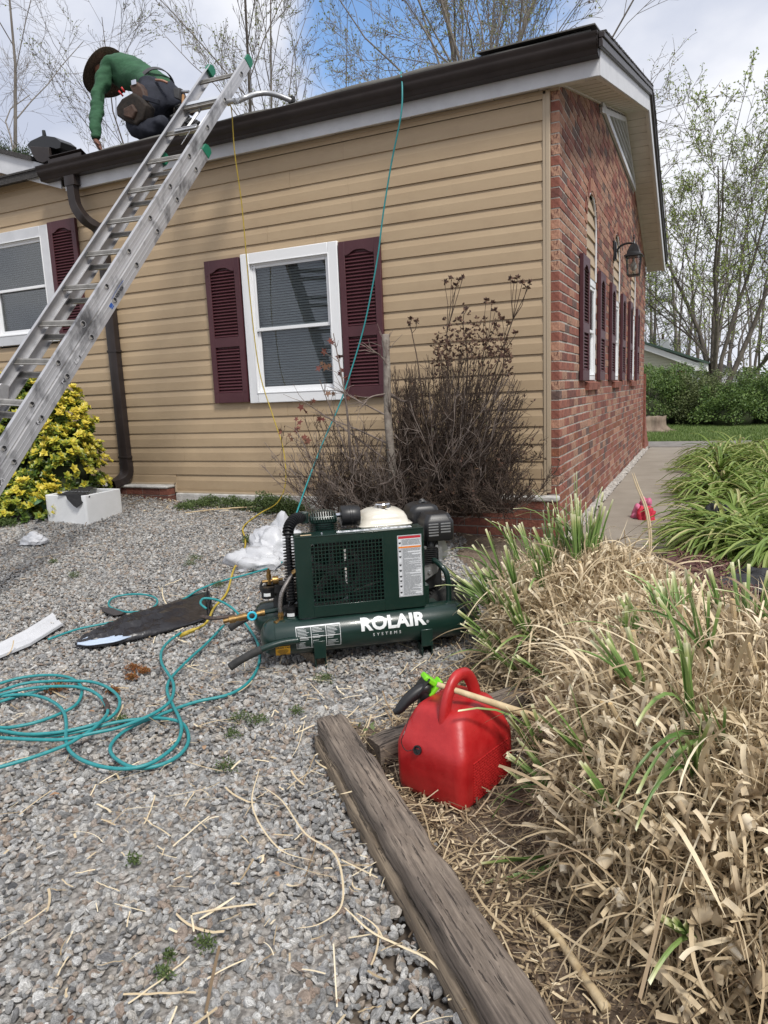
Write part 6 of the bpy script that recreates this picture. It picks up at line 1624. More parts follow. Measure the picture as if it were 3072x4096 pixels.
# crumpled end
sheet([(1235, 290), (1250, 268), (1262, 285)], [(1262, 430), (1285, 380), (1282, 345)], .05, 'sheet', m_poly, bp_, seed=7)
sheet([(610, 372), (690, 378), (760, 395)], [(625, 395), (690, 416), (740, 412)], .006, 'slate_flake', M('slate_dark', (.05, .045, .045), .7), bp_, seed=9) if False else None
tag(sheet([(612, 368), (690, 378), (768, 390)], [(628, 396), (690, 418), (735, 412)], .008, 'shingle_scrap', M('shingle_scrap', (.05, .045, .045), .9, bump=.5), None, seed=9), 'dark shingle scrap lying under the small hose loop', 'shingle scrap')
# white metal trim offcut
wo_ = thing('metal_trim', 'bent white metal trim offcut lying at the left edge of the gravel', 'metal trim', on_g(*c2(200, 550)))
b = MB(); e0 = [on_g(*c2(-160, 700)), on_g(*c2(160, 535)), on_g(*c2(325, 428))]; e2 = [on_g(*c2(-140, 735)), on_g(*c2(185, 600)), on_g(*c2(385, 474))]
rs = []
for a, c in zip(e0, e2):
    rs.append([a+np.array([0, 0, .045]), a*.8+c*.2+np.array([0, 0, .038]), a*.65+c*.35+np.array([0, 0, .018]), a*.45+c*.55+np.array([0, 0, .03]), a*.2+c*.8+np.array([0, 0, .022]), c+np.array([0, 0, .03]), c+np.array([0, 0, .018])])
b.rings(rs, False, 0, False); o = b.build('strip', m_white, wo_); s_ = o.modifiers.new('s', 'SOLIDIFY'); s_.thickness = .002
# styrofoam box + felt
m_eps = M('polystyrene', (.82, .83, .83), .85, col2=(.74, .75, .74), scale=8, bump=.25, bscale=160, lo=.3, hi=.8)
bf, br, bl_ = on_g(190, 1135), on_g(257, 1110), on_g(110, 1117)
ex_ = unit((br-bf)*[1, 1, 0]); ey_ = np.array([-ex_[1], ex_[0], 0]); wX = np.linalg.norm((br-bf)[:2]); wY = np.linalg.norm((bl_-bf)[:2])
BT = Matrix(((ex_[0], ey_[0], 0, bf[0]), (ex_[1], ey_[1], 0, bf[1]), (0, 0, 1, bf[2]), (0, 0, 0, 1)))
wX = .40; wY = .42; hB_ = .235
fb = thing('foam_box', 'white polystyrene box with black roofing felt laid on it beside the yellow bush', 'foam box', bf, math.atan2(ex_[1], ex_[0]))
b = MB(); t = .028
b.rings([rrect(0, wX, 0, wY, .02, z, 4) for z in (-.02, hB_)]+[rrect(t, wX-t, t, wY-t, .012, z, 4) for z in (hB_, .05)]); b.build('body', m_eps, fb, BT, bevel=.004)
m_feltb = M('felt_black', (.018, .018, .019), .85, col2=(.03, .03, .031), scale=40, bump=.3, bscale=120)
ft_ = thing('roofing_felt', 'black roofing felt scrap with grey print draped over the foam box', 'roofing felt', bf+np.array([0, 0, hB_]))
z = hB_+.006
b = MB(); nn = 8
quad = [np.array([-.02, wY*.62, z]), np.array([wX*.98, wY*1.02, z+.01]), np.array([wX*.95, wY*.55, z+.01]), np.array([wX*.05, wY*.12, z+.004])]
rs = []
for i in range(nn+1):
    u = i/nn; row = []
    for j in range(nn+1):
        v = j/nn; p = (quad[0]*(1-u)+quad[1]*u)*(1-v)+(quad[3]*(1-u)+quad[2]*u)*v; p = p+np.array([0, 0, .008*math.sin(u*7)*math.sin(v*5)]); row.append(p)
    rs.append(row)
b.rings(rs, False, 0, False); o = b.build('sheet', m_feltb, ft_, BT, smooth=True); o.modifiers.new('s', 'SOLIDIFY').thickness = .003
b = MB(); b.rings([[(-.025, .40*wY, z+.004), (-.004, .10*wY, z+.004), (.06, .02, z+.003)], [(-.030, .36*wY, z-.03), (-.010, .10*wY, z-.05), (.05, -.008, z-.02)], [(-.034, .22*wY, z-.08), (-.026, .16*wY, z-.10), (-.012, .07*wY, z-.07)]], False, 0, False); o = b.build('flap', m_feltb, ft_, BT); o.modifiers.new('s', 'SOLIDIFY').thickness = .003
b = MB()
for i in range(9): u = .10+.09*i; b.box(wX*.18, wX*.20, wY*u, wY*(u+.05), z+.012, z+.014)
for i in range(12): u = .08+.07*i; b.box(wX*.26, wX*.27, wY*u, wY*(u+.03), z+.012, z+.0145)
b.build('print', M('print_grey', (.22, .23, .25), .7), ft_, BT, kind='stuff')
# white plastic bag (crumpled)
m_bag = M('plastic_bag', (.66, .67, .70), .35, col2=(.74, .75, .77), scale=6, bump=1.0, bscale=7, trans=.3)
def crumple(name, pix, dz, hts, mat, par, seed, Ydepth=.30, sub=2, amp=.03):
    """a crushed bag: jittered, folded closed volume on the ground"""
    r_ = random.Random(seed); c = np.mean([on_g(x, y) for x, y in pix], 0); bm = bmesh.new(); bmesh.ops.create_icosphere(bm, subdivisions=4, radius=1)
    ph = [Vector((r_.gauss(0, 1), r_.gauss(0, 1), r_.gauss(0, 1))).normalized() for _ in range(9)]
    for v in bm.verts:
        d = v.co.normalized(); k_ = 1.0
        for i, q in enumerate(ph): k_ += .12*abs(math.sin(3.2*d.dot(q)+i*1.3))-.06; k_ += .022*abs(math.sin(11*d.dot(q)+i*2.1))-.011
        for i, q in enumerate(ph[:5]): k_ -= .09*max(0, math.cos(6*d.dot(q)+i))**4
        v.co = Vector((d.x*hts[0], d.y*hts[1], (max(d.z, -.25)+.25)*hts[2]))*k_
    me = bpy.data.meshes.new(name); bm.to_mesh(me); bm.free(); me.materials.append(mat)
    me.transform(Matrix.Translation(Vector(c)+Vector((0, 0, dz))))
    me.transform(WM[par.name].inverted()); me.polygons.foreach_set('use_smooth', [True]*len(me.polygons)); me.set_sharp_from_angle(angle=R(40))
    o = new_obj(name, me, par); tx = bpy.data.textures.new('crease', 'CLOUDS'); tx.noise_scale = .045; tx.noise_depth = 1; dm = o.modifiers.new('crease', 'DISPLACE'); dm.texture = tx; dm.strength = .035*min(1, hts[0]/.12); dm.mid_level = .5
    return o
pb = thing('plastic_bag', 'crumpled white plastic bag behind the finned pipe of the compressor', 'plastic bag', on_g(580, 1215))
crumple('film', [(555, 1222)], .0, (.17, .12, .085), m_bag, pb, 3); crumple('film', [(590, 1200)], .01, (.15, .13, .13), m_bag, pb, 5); crumple('film', [(608, 1190)], .02, (.13, .10, .15), m_bag, pb, 9)
pc2 = thing('plastic_scrap', 'small crumpled clear plastic scrap on the gravel near the foam box', 'plastic scrap', on_g(75, 1176)); crumple('film', [(75, 1176)], .01, (.10, .06, .05), m_bag, pc2, 15)
# pink and red rag on the walkway
rg = thing('cloth_rag', 'crumpled pink and red cloth lying on the concrete walkway edge', 'cloth', on_z(1392, 1122, 0)); m_pink = M('cloth_pink', (.62, .20, .32), .8, col2=(.50, .10, .20), scale=20); m_crim = M('cloth_red', (.50, .02, .05), .7)
crumple('pink_fold', [(1383, 1118)], .0, (.06, .06, .075), m_pink, rg, 21); crumple('pink_fold', [(1394, 1108)], .06, (.05, .05, .06), m_pink, rg, 22); crumple('red_fold', [(1396, 1122)], .0, (.065, .055, .085), m_crim, rg, 23)
for n_ in (0,):
    for o in list(rg.children): 
        pass
# landscape fabric heaps
m_fab = M('landscape_fabric', (.022, .022, .025), .8, col2=(.04, .04, .043), scale=30, bump=.4, bscale=60)
fc = thing('landscape_fabric', 'torn black landscape fabric lying on the red mulch at right edge', 'landscape fabric', on_z(1620, 1268, .04))
crumple('heap', [(1600, 1270)], .0, (.13, .09, .05), m_fab, fc, 31); crumple('heap', [(1650, 1282)], .0, (.14, .12, .045), m_fab, fc, 32); crumple('heap', [(1640, 1258)], .01, (.12, .07, .05), m_fab, fc, 33)
fc = thing('landscape_fabric', 'small black plastic caught among the daylily leaves', 'landscape fabric', on_z(1545, 1135, .0)); crumple('heap', [(1545, 1150)], .12, (.10, .05, .07), m_fab, fc, 36)
# mulch chips
m_chip = M('mulch_chip', (.12, .05, .045), .9, inst=[(.06, .022, .02), (.14, .06, .05), (.22, .11, .10), (.10, .045, .04)])
chips = []
for i in range(5):
    b = MB(); b.obox((0, 0, 0), 1.8, .7, .28); me = bpy.data.meshes.new('chip'); me.from_pydata([(x*random.uniform(.7, 1.2), y*random.uniform(.6, 1.2), z) for x, y, z in b.v], [], b.f); me.materials.append(m_chip); chips.append(bpy.data.objects.new('chip', me))
n_ = 9000; P = np.stack([rng.uniform(.8, 2.4, n_), rng.uniform(-2.1, -.1, n_), .042+rng.uniform(0, .008, n_)], 1)
s_ = rng.uniform(.006, .014, n_)
gn_scatter('mulch_chips', chips, P, np.stack([rng.normal(0, .5, n_), rng.normal(0, .5, n_), rng.uniform(0, 6.28, n_)], 1), np.stack([s_, s_, s_], 1), rng.integers(0, 5, n_))
# ================================================================== TREES
class Twigs:
    def __init__(s): s.V = []; s.F = []; s.n = 0
    def tube(s, P, r0, r1, k):
        P = np.asarray(P); m = len(P); T = np.gradient(P, axis=0); T /= np.linalg.norm(T, axis=1, keepdims=True)+1e-9
        a = np.array([.3, .5, .81]); N1 = np.cross(T, a); N1 /= np.linalg.norm(N1, axis=1, keepdims=True)+1e-9; N2 = np.cross(T, N1)
        rr_ = np.linspace(r0, r1, m)[:, None, None]; an = np.arange(k)*2*np.pi/k
        V = P[:, None, :]+rr_*(np.cos(an)[None, :, None]*N1[:, None, :]+np.sin(an)[None, :, None]*N2[:, None, :])
        idx = np.arange(m*k).reshape(m, k)+s.n; nx = np.roll(idx, -1, axis=1)
        F = np.stack([idx[:-1], nx[:-1], nx[1:], idx[1:]], -1).reshape(-1, 4)
        s.V.append(V.reshape(-1, 3)); s.F.append(F); s.n += m*k
    def build(s, name, mat, parent=None, kind=None): return np_mesh(name, np.concatenate(s.V), np.concatenate(s.F), mat, parent, smooth=True, kind=kind)
def grow(tw, tr, lf, p, d, L_, r_, lev, maxlev, pr, rg):
    n = max(3, int(5-lev*.4)) if lev < maxlev else 3
    d = unit(d); P_ = [p.copy()]; st = L_/n
    for i in range(n):
        d = unit(d+rg.normal(0, pr['wig'], 3)+np.array([0, 0, pr['up']*(.5 if lev < 2 else 1)])); P_.append(P_[-1]+d*st)
    P_ = np.array(P_); re = max(r_*(.5 if lev else .16), pr['rmin']*.7)
    (tr if lev == 0 else tw).tube(P_, r_, re, (7 if lev == 0 else 5 if lev == 1 else 4 if lev == 2 else 3))
    if lev >= maxlev:
        if lf is not None:
            for _ in range(pr.get('leaf', 0)):
                if rg.random() < pr.get('lp', 1):
                    q = P_[rg.integers(1, len(P_))]+rg.normal(0, .03, 3); s_ = pr['ls']*rg.uniform(.6, 1.3); a = unit(rg.normal(0, 1, 3)); b_ = unit(np.cross(a, rg.normal(0, 1, 3)))
                    lf.raw([q, q+a*s_*.5+b_*s_*.3, q+a*s_, q+a*s_*.5-b_*s_*.3], [[0, 1, 2, 3]], rg.random())
        return
    nc = pr['nc'][lev]; t0 = pr['t0'] if lev == 0 else .15
    for i in range(nc):
        t = t0+(1-t0)*(i+rg.random())/nc; t = min(t, .98); k_ = t*n; j = int(k_); q = P_[j]*(1-(k_-j))+P_[min(j+1, n)]*(k_-j)
        dd = unit(P_[min(j+1, n)]-P_[j]); side = unit(np.cross(dd, rg.normal(0, 1, 3))); an = rg.uniform(*pr['ang'])
        cd_ = dd*math.cos(an)+side*math.sin(an)
        cl = L_*rg.uniform(*pr['lr'])*(1-.45*t if lev == 0 else 1-.35*t); cr_ = max(pr['rmin'], (r_*(1-t)+re*t)*rg.uniform(*pr.get('rr', (.34, .5))))
        grow(tw, tr, lf, q, cd_, cl, cr_, lev+1, maxlev, pr, rg)
def tree(name, label, base, H_, rad, pr, seed, bark, leafm=None, maxlev=4, lean=(0, 0, 1), group=None, trunks=1, cat='tree'):
    rg = np.random.default_rng(seed); t = thing(name, label, cat, base, 0, group); tw, tr = Twigs(), Twigs(); lf = Foliage() if leafm is not None else None
    for k_ in range(trunks):
        d = np.array(lean, float)+(rg.normal(0, .22, 3) if trunks > 1 else 0); d[2] = abs(d[2]); grow(tw, tr, lf, np.array(base, float), d, H_*(rg.uniform(.8, 1.05) if trunks > 1 else 1), rad*(rg.uniform(.55, .9) if trunks > 1 else 1), 0, maxlev, pr, rg)
    tr.build('trunk', bark, t); tw.build('crown', bark, t)
    if lf is not None and lf.n: lf.build('buds', leafm, t, kind='stuff')
    return t
m_bark = M('bark_grey', (.13, .115, .10), .95, col2=(.25, .225, .195), scale=9, bump=.6, bscale=20, stretch=(1, 1, .3))
m_barkd = M('bark_dark', (.07, .058, .05), .95, col2=(.14, .12, .10), scale=9, bump=.6, bscale=20, stretch=(1, 1, .3))
m_bud = M('spring_buds', (1, 1, 1), .7, tint=[(.20, .12, .08), (.20, .22, .07), (.28, .34, .10), (.24, .28, .12)], trans=.3)
m_budg = M('spring_leaves', (1, 1, 1), .7, tint=[(.17, .22, .05), (.30, .38, .09), (.40, .50, .13), (.26, .32, .09)], trans=.4)
prA = dict(wig=.13, up=.06, nc=[10, 6, 5, 4], t0=.32, ang=(.30, .75), lr=(.34, .55), rmin=.0065, leaf=3, lp=.5, ls=.07)
def gx_(x, y, Y): return on_y(x, y, Y)
TREES = [ # x pixel at y=80 or so, Y, height, lean, seed, label
 (590, 90, 17, 16, (-.05, 0, 1), 3, .16, 'bare tree with forked grey trunk behind the roof, just right of the ladder top'),
 (650, 90, 19, 17, (.0, 0, 1), 5, .15, 'bare slender tree behind the roof, between the ladder and the blue gap in the clouds'),
 (520, 60, 22, 17, (.05, 0, 1), 8, .13, 'thin bare tree behind the ladder tips'),
 (905, 60, 15, 16, (-.22, 0, 1), 11, .15, 'bare tree leaning left in front of the blue sky gap'),
 (965, 60, 16, 18, (.02, 0, 1), 13, .17, 'bare tree with dark upright trunk above the hanging teal hose'),
 (1005, 60, 14, 17, (.04, 0, 1), 17, .19, 'thickest dark upright bare trunk above the middle of the gutter'),
 (1085, 50, 17, 17, (.10, 0, 1), 19, .15, 'bare tree with several ascending limbs above the gutter, nearer the roof corner'),
 (1180, 50, 18, 16, (.16, 0, 1), 23, .16, 'bare tree leaning right just left of the roof corner'),
 (730, 60, 24, 16, (.0, 0, 1), 37, .12, 'slim pale bare tree left of the blue gap in the clouds'),
]
for (x, y, Y, H_, ln, sd_, rd, lb) in TREES:
    top = gx_(x, y, Y); base = np.array([top[0]-ln[0]*top[2], Y, 0.0]); tree('bare_tree', lb, base, H_, rd*.6, prA, sd_, m_bark if sd_ % 2 else m_barkd, m_bud, 4, ln, 'bare trees behind the house')
prB = dict(wig=.15, up=.02, nc=[9, 7, 6, 5], t0=.25, ang=(.5, 1.0), lr=(.42, .66), rmin=.005, leaf=2, lp=.25, ls=.05)
b_ = gx_(-150, 500, 9); tree('bare_tree', 'large pale bare tree at the left edge with fine branches reaching towards the person', [b_[0]-1.5, 9, 0], 12, .20, prB, 41, m_bark, None, 4, (.25, -.05, 1), 'bare trees behind the house')
b_ = gx_(60, 100, 13); tree('bare_tree', 'thin pale bare tree behind the left roof, above the pine', [b_[0]-1.0, 13, 0], 15, .13, prB, 43, m_bark, None, 4, (.1, 0, 1), 'bare trees behind the house')
b_ = gx_(1330, 200, 11); tree('bare_tree', 'bare tree behind the brick gable with long budding branches spreading right over the roof corner', [b_[0]-1.2, 11, 0], 9.5, .12, dict(prB, leaf=4, lp=.7, ls=.05, ang=(.4, .9), wig=.17), 47, m_bark, m_bud, 4, (.22, 0, 1), 'bare trees behind the house')
# big multi stem tree at right
prC = dict(wig=.12, up=.03, nc=[6, 6, 5, 4], t0=.16, ang=(.45, .95), lr=(.45, .68), rmin=.010, leaf=9, lp=.65, ls=.09, rr=(.36, .52))
b_ = gx_(1548, 838, 30); tree('spreading_tree', 'large spreading tree with many limbs and first green leaves beside the white neighbour house', [b_[0], 30, -.2], 10.4, .19, prC, 53, m_barkd, m_budg, 4, (0, 0, 1), trunks=5)
b_ = gx_(1575, 845, 27); tree('leaning_tree', 'small dark leaning tree in front of the white shed gable', [b_[0], 27, -.2], 4.6, .13, dict(prC, nc=[5, 4, 3, 3]), 55, m_barkd, m_budg, 3, (.35, 0, 1))
rg = np.random.default_rng(99)
protosT = []
for k_ in range(5):
    tw, tr, lf = Twigs(), Twigs(), Foliage(); t = thing('woodland_tree', 'tall thin bare woodland tree far behind the neighbour house', 'tree', (0, 0, 0), 0, 'woodland trees beyond the neighbour house')
    prD = dict(wig=.07, up=.05, nc=[12, 4, 4, 2], t0=.25, ang=(.4, .9), lr=(.16, .36), rmin=.014, leaf=2, lp=.4, ls=.12)
    grow(tw, tr, lf, np.zeros(3), np.array([rg.normal(0, .04), 0, 1]), 17, .12+.05*rg.random(), 0, 3, prD, np.random.default_rng(200+k_))
    tr.build('trunk', m_bark if k_ % 2 else m_barkd, t); tw.build('crown', m_bark, t); lf.build('buds', m_budg if k_ % 3 == 0 else m_bud, t, kind='stuff'); protosT.append(t)
spots = []
for i in range(30):
    Y = rg.uniform(42, 78); x = rg.uniform(1370, 1780); p = gx_(x, 820, Y); spots.append((p[0], Y))
for i, (X, Y) in enumerate(spots):
    o = protosT[i] if i < 5 else copy_tree(protosT[i % 5])
    o.location = (X, Y, -.6); o.rotation_euler = (0, 0, rg.uniform(0, 6.28)); s_ = rg.uniform(.55, .9); o.scale = (s_, s_, s_)
# undergrowth mass far behind
m_under = M('far_brush', (1, 1, 1), .9, tint=[(.05, .045, .035), (.10, .085, .065), (.10, .11, .045), (.07, .09, .035)], trans=.1)
fo = Foliage()
for _ in range(6000):
    Y = rg.uniform(40, 80); p = gx_(rg.uniform(1365, 1800), 820, Y); z = abs(rg.normal(0, 1.0)); q = np.array([p[0], Y, z-.6]); a = unit(rg.normal(0, 1, 3)); c = unit(np.cross(a, rg.normal(0, 1, 3))); s_ = rg.uniform(.1, .35)
    fo.raw([q, q+a*s_+c*s_*.3, q+a*s_*2, q+a*s_-c*s_*.3], [[0, 1, 2, 3]], rg.random())
fo.build('far_brush', m_under, kind='stuff')
# pine at the far left behind the roof
m_need = M('pine_needles', (1, 1, 1), .8, tint=[(.018, .035, .015), (.035, .06, .022), (.06, .09, .035)])
def pine(base, z0, z1, wd, seed, label, n=5200):
    rg = np.random.default_rng(seed); t = thing('pine_tree', label, 'tree', base); tr = Twigs(); tr.tube(np.array([base, np.array(base)+[0, 0, z1]]), .16, .02, 6); tr.build('trunk', m_barkd, t); fo = Foliage(); tw = Twigs()
    for k_ in range(60):
        z = z0+(z1-z0)*rg.random()**1.1; a = rg.uniform(0, 6.28); L_ = wd*(1-(z-z0)/(z1-z0)*.75)*rg.uniform(.5, 1.1); P_ = np.array([np.array(base)+[0, 0, z], np.array(base)+[math.cos(a)*L_*.5, math.sin(a)*L_*.5, z+.1*L_], np.array(base)+[math.cos(a)*L_, math.sin(a)*L_, z+.25*L_]]); tw.tube(P_, .03, .01, 3)
        for _ in range(n//60):
            q = P_[0]+(P_[2]-P_[0])*rg.uniform(.35, 1.05)+rg.normal(0, .16, 3); d = unit(rg.normal(0, 1, 3)+[0, 0, .6]); s_ = rg.uniform(.12, .24); c = unit(np.cross(d, rg.normal(0, 1, 3)))*.012
            fo.raw([q-c, q+c, q+d*s_+c*.5, q+d*s_-c*.5], [[0, 1, 2, 3]], rg.random())
    tw.build('branches', m_barkd, t); fo.build('needles', m_need, t, kind='stuff')
b_ = gx_(25, 300, 12); pine((b_[0], 12, 0), 4.3, 9.0, 2.2, 61, 'dark green pine rising behind the white rake at the left edge', 9000)
b_ = gx_(-60, 300, 14); pine((b_[0], 14, 0), 4.3, 10.0, 2.4, 62, 'second dark pine cut off by the left edge of the photo', 5000)
b_ = gx_(1415, 700, 44); pine((b_[0], 44, 0), .5, 9, 2.6, 63, 'dark evergreen among the bare trunks left of the spreading tree', 5200)

# ================================================================== NEIGHBOUR HOUSE
m_nsid = M('neighbour_siding', (.50, .50, .40), .6); m_nwhite = M('neighbour_white', (.70, .71, .72), .6); m_nroof = M('neighbour_roof', (.06, .10, .08), .8); m_nred = M('red_fabric', (.30, .02, .03), .8)
nh = thing('neighbour_house', 'pale house with white trimmed low gable and carport behind the hedge', 'house', gx_(1450, 840, 30))
def NB(pix, Y0, dy, name, mat):
    b = MB(); f = [on_y(x, y, Y0) for x, y in pix]; b.rings([[tuple(p) for p in f], [tuple(p+np.array([0, dy, 0])) for p in f]]); return b.build(name, mat, nh)
p0 = on_y(1380, 758, 30)[2]; 
NB([(1350, 735), (1503, 792), (1503, 800), (1350, 800)], 30.0, .1, 'gable_wall', m_nsid)
z = 1.55
for i in range(9):
    zz = 1.56+i*.13; xr = .40-(zz-1.55)*2.05
    if xr > -3: MB().box(-4.2, xr, 29.96, 30.0, zz, zz+.118).build('siding_panel', m_nsid, nh)
NB([(1350, 728), (1505, 783), (1530, 784), (1530, 800), (1500, 800), (1498, 793), (1350, 741)], 29.6, .16, 'rake_fascia', m_nwhite)
NB([(1350, 724), (1518, 777), (1534, 783), (1530, 786), (1350, 729)], 29.5, 7, 'roof', m_nroof)
NB([(1350, 800), (1408, 800), (1408, 850), (1350, 850)], 30.0, .1, 'wall', m_nsid)
NB([(1486, 800), (1492, 800), (1492, 870), (1486, 870)], 30.0, .15, 'post', M('post_brown', (.16, .11, .06), .8)); NB([(1480, 800), (1486, 800), (1486, 870), (1480, 870)], 30.1, .15, 'post', m_nsid)
NB([(1408, 800), (1480, 800), (1480, 870), (1408, 870)], 33.0, .1, 'carport_back', M('carport_dark', (.035, .03, .028), .9))
for (xa, xb) in ((1451, 1458), (1466, 1484)): NB([(xa, 797), (xb, 797), (xb, 822), (xa, 822)], 31.5, .05, 'red_banner', m_nred)
NB([(1459, 797), (1463, 797), (1463, 812), (1459, 812)], 31.4, .05, 'white_chair_back', m_nwhite)
NB([(1493, 801), (1514, 801), (1514, 880), (1493, 880)], 31.0, 4, 'wall', m_nwhite)
b = MB(); b.tube([on_y(1525, 792, 29.6), on_y(1528, 800, 29.6), on_y(1510, 808, 30), on_y(1509, 860, 30)], .06, 6); b.build('downspout', m_nwhite, nh)
b = MB(); b.tube([on_y(1500, 803, 29.9), on_y(1494, 808, 30), on_y(1494, 860, 30)], .05, 6); b.build('downspout', m_nwhite, nh)
sh = thing('white_shed', 'small white gabled building right of the pale neighbour house', 'shed', gx_(1560, 840, 36)); nh0 = nh; nh = sh
NB([(1528, 800), (1556, 787), (1659, 838), (1700, 860), (1700, 900), (1528, 900)], 36.0, 4, 'wall', m_nwhite)
for i in range(14):
    zz = -.6+i*.16; MB().box(.9+max(0, zz-1.3)*1.2, 5.5-max(0, zz-.0)*2.3, 35.95, 36.0, zz, zz+.145).build('siding_panel', m_nwhite, sh) if 5.5-max(0, zz)*2.3 > .9+max(0, zz-1.3)*1.2 else None
NB([(1526, 799), (1556, 783), (1700, 856), (1700, 861), (1556, 788), (1527, 803)], 35.8, 4.4, 'roof', M('shed_roof', (.12, .12, .12), .8))
nh = nh0
NB2 = None
lb_ = thing('far_building', 'long white low building at right edge beyond the hedge', 'building', gx_(1650, 840, 50)); nh = lb_
NB([(1600, 820), (1760, 818), (1760, 870), (1600, 870)], 50.0, 4, 'wall', m_nwhite); NB([(1596, 816), (1762, 812), (1762, 820), (1596, 822)], 49.7, 4.6, 'roof', m_nroof); nh = nh0
b = MB(); p = on_y(1431, 760, 34); b.cyl(p-[0, 0, 2.5], p+[0, 0, .9], .07, 6); q = b.build('pole', M('pole_brown', (.10, .06, .04), .9)); tag(q, 'thin brown utility pole behind the neighbour roof', 'pole')
b = MB(); p = on_y(1436, 745, 34); b.obox(p, .45, .2, .55); q = b.build('pole_box', m_nwhite, None, bevel=.02); tag(q, 'pale metal box mounted high on the thin pole behind the neighbour roof', 'box')

# ================================================================== LEAFY SHRUBS
def leafball(fo, c, rx, ry, rz, n, ls, rg, shell=.55, tmul=1.0, lump=6, lamp=.16):
    ph = rg.uniform(0, 6.28, lump); dr = rg.normal(0, 1, (lump, 3)); dr /= np.linalg.norm(dr, axis=1, keepdims=True)
    d = rg.normal(0, 1, (n, 3)); d /= np.linalg.norm(d, axis=1, keepdims=True); d[:, 2] = np.where(d[:, 2] < -.35, -d[:, 2], d[:, 2])
    k_ = 1+lamp*np.sin(3.1*(d@dr.T)*2.2+ph).sum(1)/lump**.5; r_ = (shell+(1-shell)*rg.random(n)**.6)*k_
    P_ = np.array(c)+d*r_[:, None]*np.array([rx, ry, rz]); a = rg.normal(0, 1, (n, 3))+d*.8; a /= np.linalg.norm(a, axis=1, keepdims=True); b_ = np.cross(a, rg.normal(0, 1, (n, 3))); b_ /= np.linalg.norm(b_, axis=1, keepdims=True)
    s_ = ls*rg.uniform(.6, 1.3, n)[:, None]
    V = np.stack([P_, P_+a*s_*.5+b_*s_*.28, P_+a*s_, P_+a*s_*.5-b_*s_*.28], 1).reshape(-1, 3); F = np.arange(n*4).reshape(n, 4)+fo.n
    fo.V.append(V); fo.F.append(F); fo.C.append(np.repeat(np.clip(rg.random(n)*tmul, 0, 1), 4)); fo.n += 4*n
m_hedge = M('hedge_leaves', (1, 1, 1), .6, tint=[(.045, .09, .02), (.11, .18, .04), (.17, .25, .06), (.12, .20, .08)], trans=.2)
m_hedgeb = M('hedge_leaves_olive', (1, 1, 1), .6, tint=[(.06, .085, .03), (.12, .155, .05), (.17, .20, .075), (.11, .14, .06)], trans=.2)
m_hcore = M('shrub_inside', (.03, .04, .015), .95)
SH = [(1400, 14.6, .95, 1.15, 0, 'dense green hedge shrub directly right of the brick wall end'), (1445, 15.2, 1.1, 1.15, 0, 'tallest green hedge shrub in front of the carport'), (1492, 14.8, .9, .98, 1, 'olive toned hedge shrub below the neighbour house corner'),
      (1540, 14.6, .9, .75, 1, 'low olive hedge shrub in front of the big tree base'), (1585, 13.8, .8, .70, 0, 'rounded bluish green shrub right of the olive ones'), (1625, 14.8, 1.0, 1.0, 1, 'loose light shrub near the right edge of the hedge row'), (1672, 14.2, 1.0, 1.0, 0, 'green shrub cut off by the right edge of the photo')]
for i, (x, Y, rw, hh_, ol, lb) in enumerate(SH):
    p = gx_(x, 850, Y); rgs = np.random.default_rng(300+i); t = thing('hedge_shrub', lb, 'shrub', (p[0], Y, 0), 0, 'hedge shrubs along the lawn'); fo = Foliage(); leafball(fo, (p[0], Y, hh_*.42), rw, rw*.8, hh_*.66, 10500, .055, rgs, shell=.40, lamp=.34)
    for _q in range(70):
        az_ = rgs.uniform(0, 6.28); e_q = np.array([p[0]+rw*.85*rgs.random()**.5*math.cos(az_), Y+rw*.7*math.sin(az_)*rgs.random()**.5, hh_*rgs.uniform(.75, 1.28)]); leafball(fo, e_q, .10, .10, .16, 34, .055, rgs, shell=.1)
    fo.build('foliage', m_hedgeb if ol else m_hedge, t, kind='stuff')
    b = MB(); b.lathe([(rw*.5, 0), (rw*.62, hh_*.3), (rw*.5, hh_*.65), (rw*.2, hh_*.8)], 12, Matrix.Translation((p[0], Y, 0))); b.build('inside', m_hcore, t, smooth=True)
    tw, tr = Twigs(), Twigs(); grow(tw, tr, None, np.array([p[0], Y-.2, 0]), np.array([0, 0, 1.]), hh_*.95, .03, 0, 2, dict(wig=.15, up=.1, nc=[7, 4], t0=.3, ang=(.4, .9), lr=(.4, .6), rmin=.006), rgs); tr.build('stem', m_bark, t); tw.build('twigs', m_bark, t)
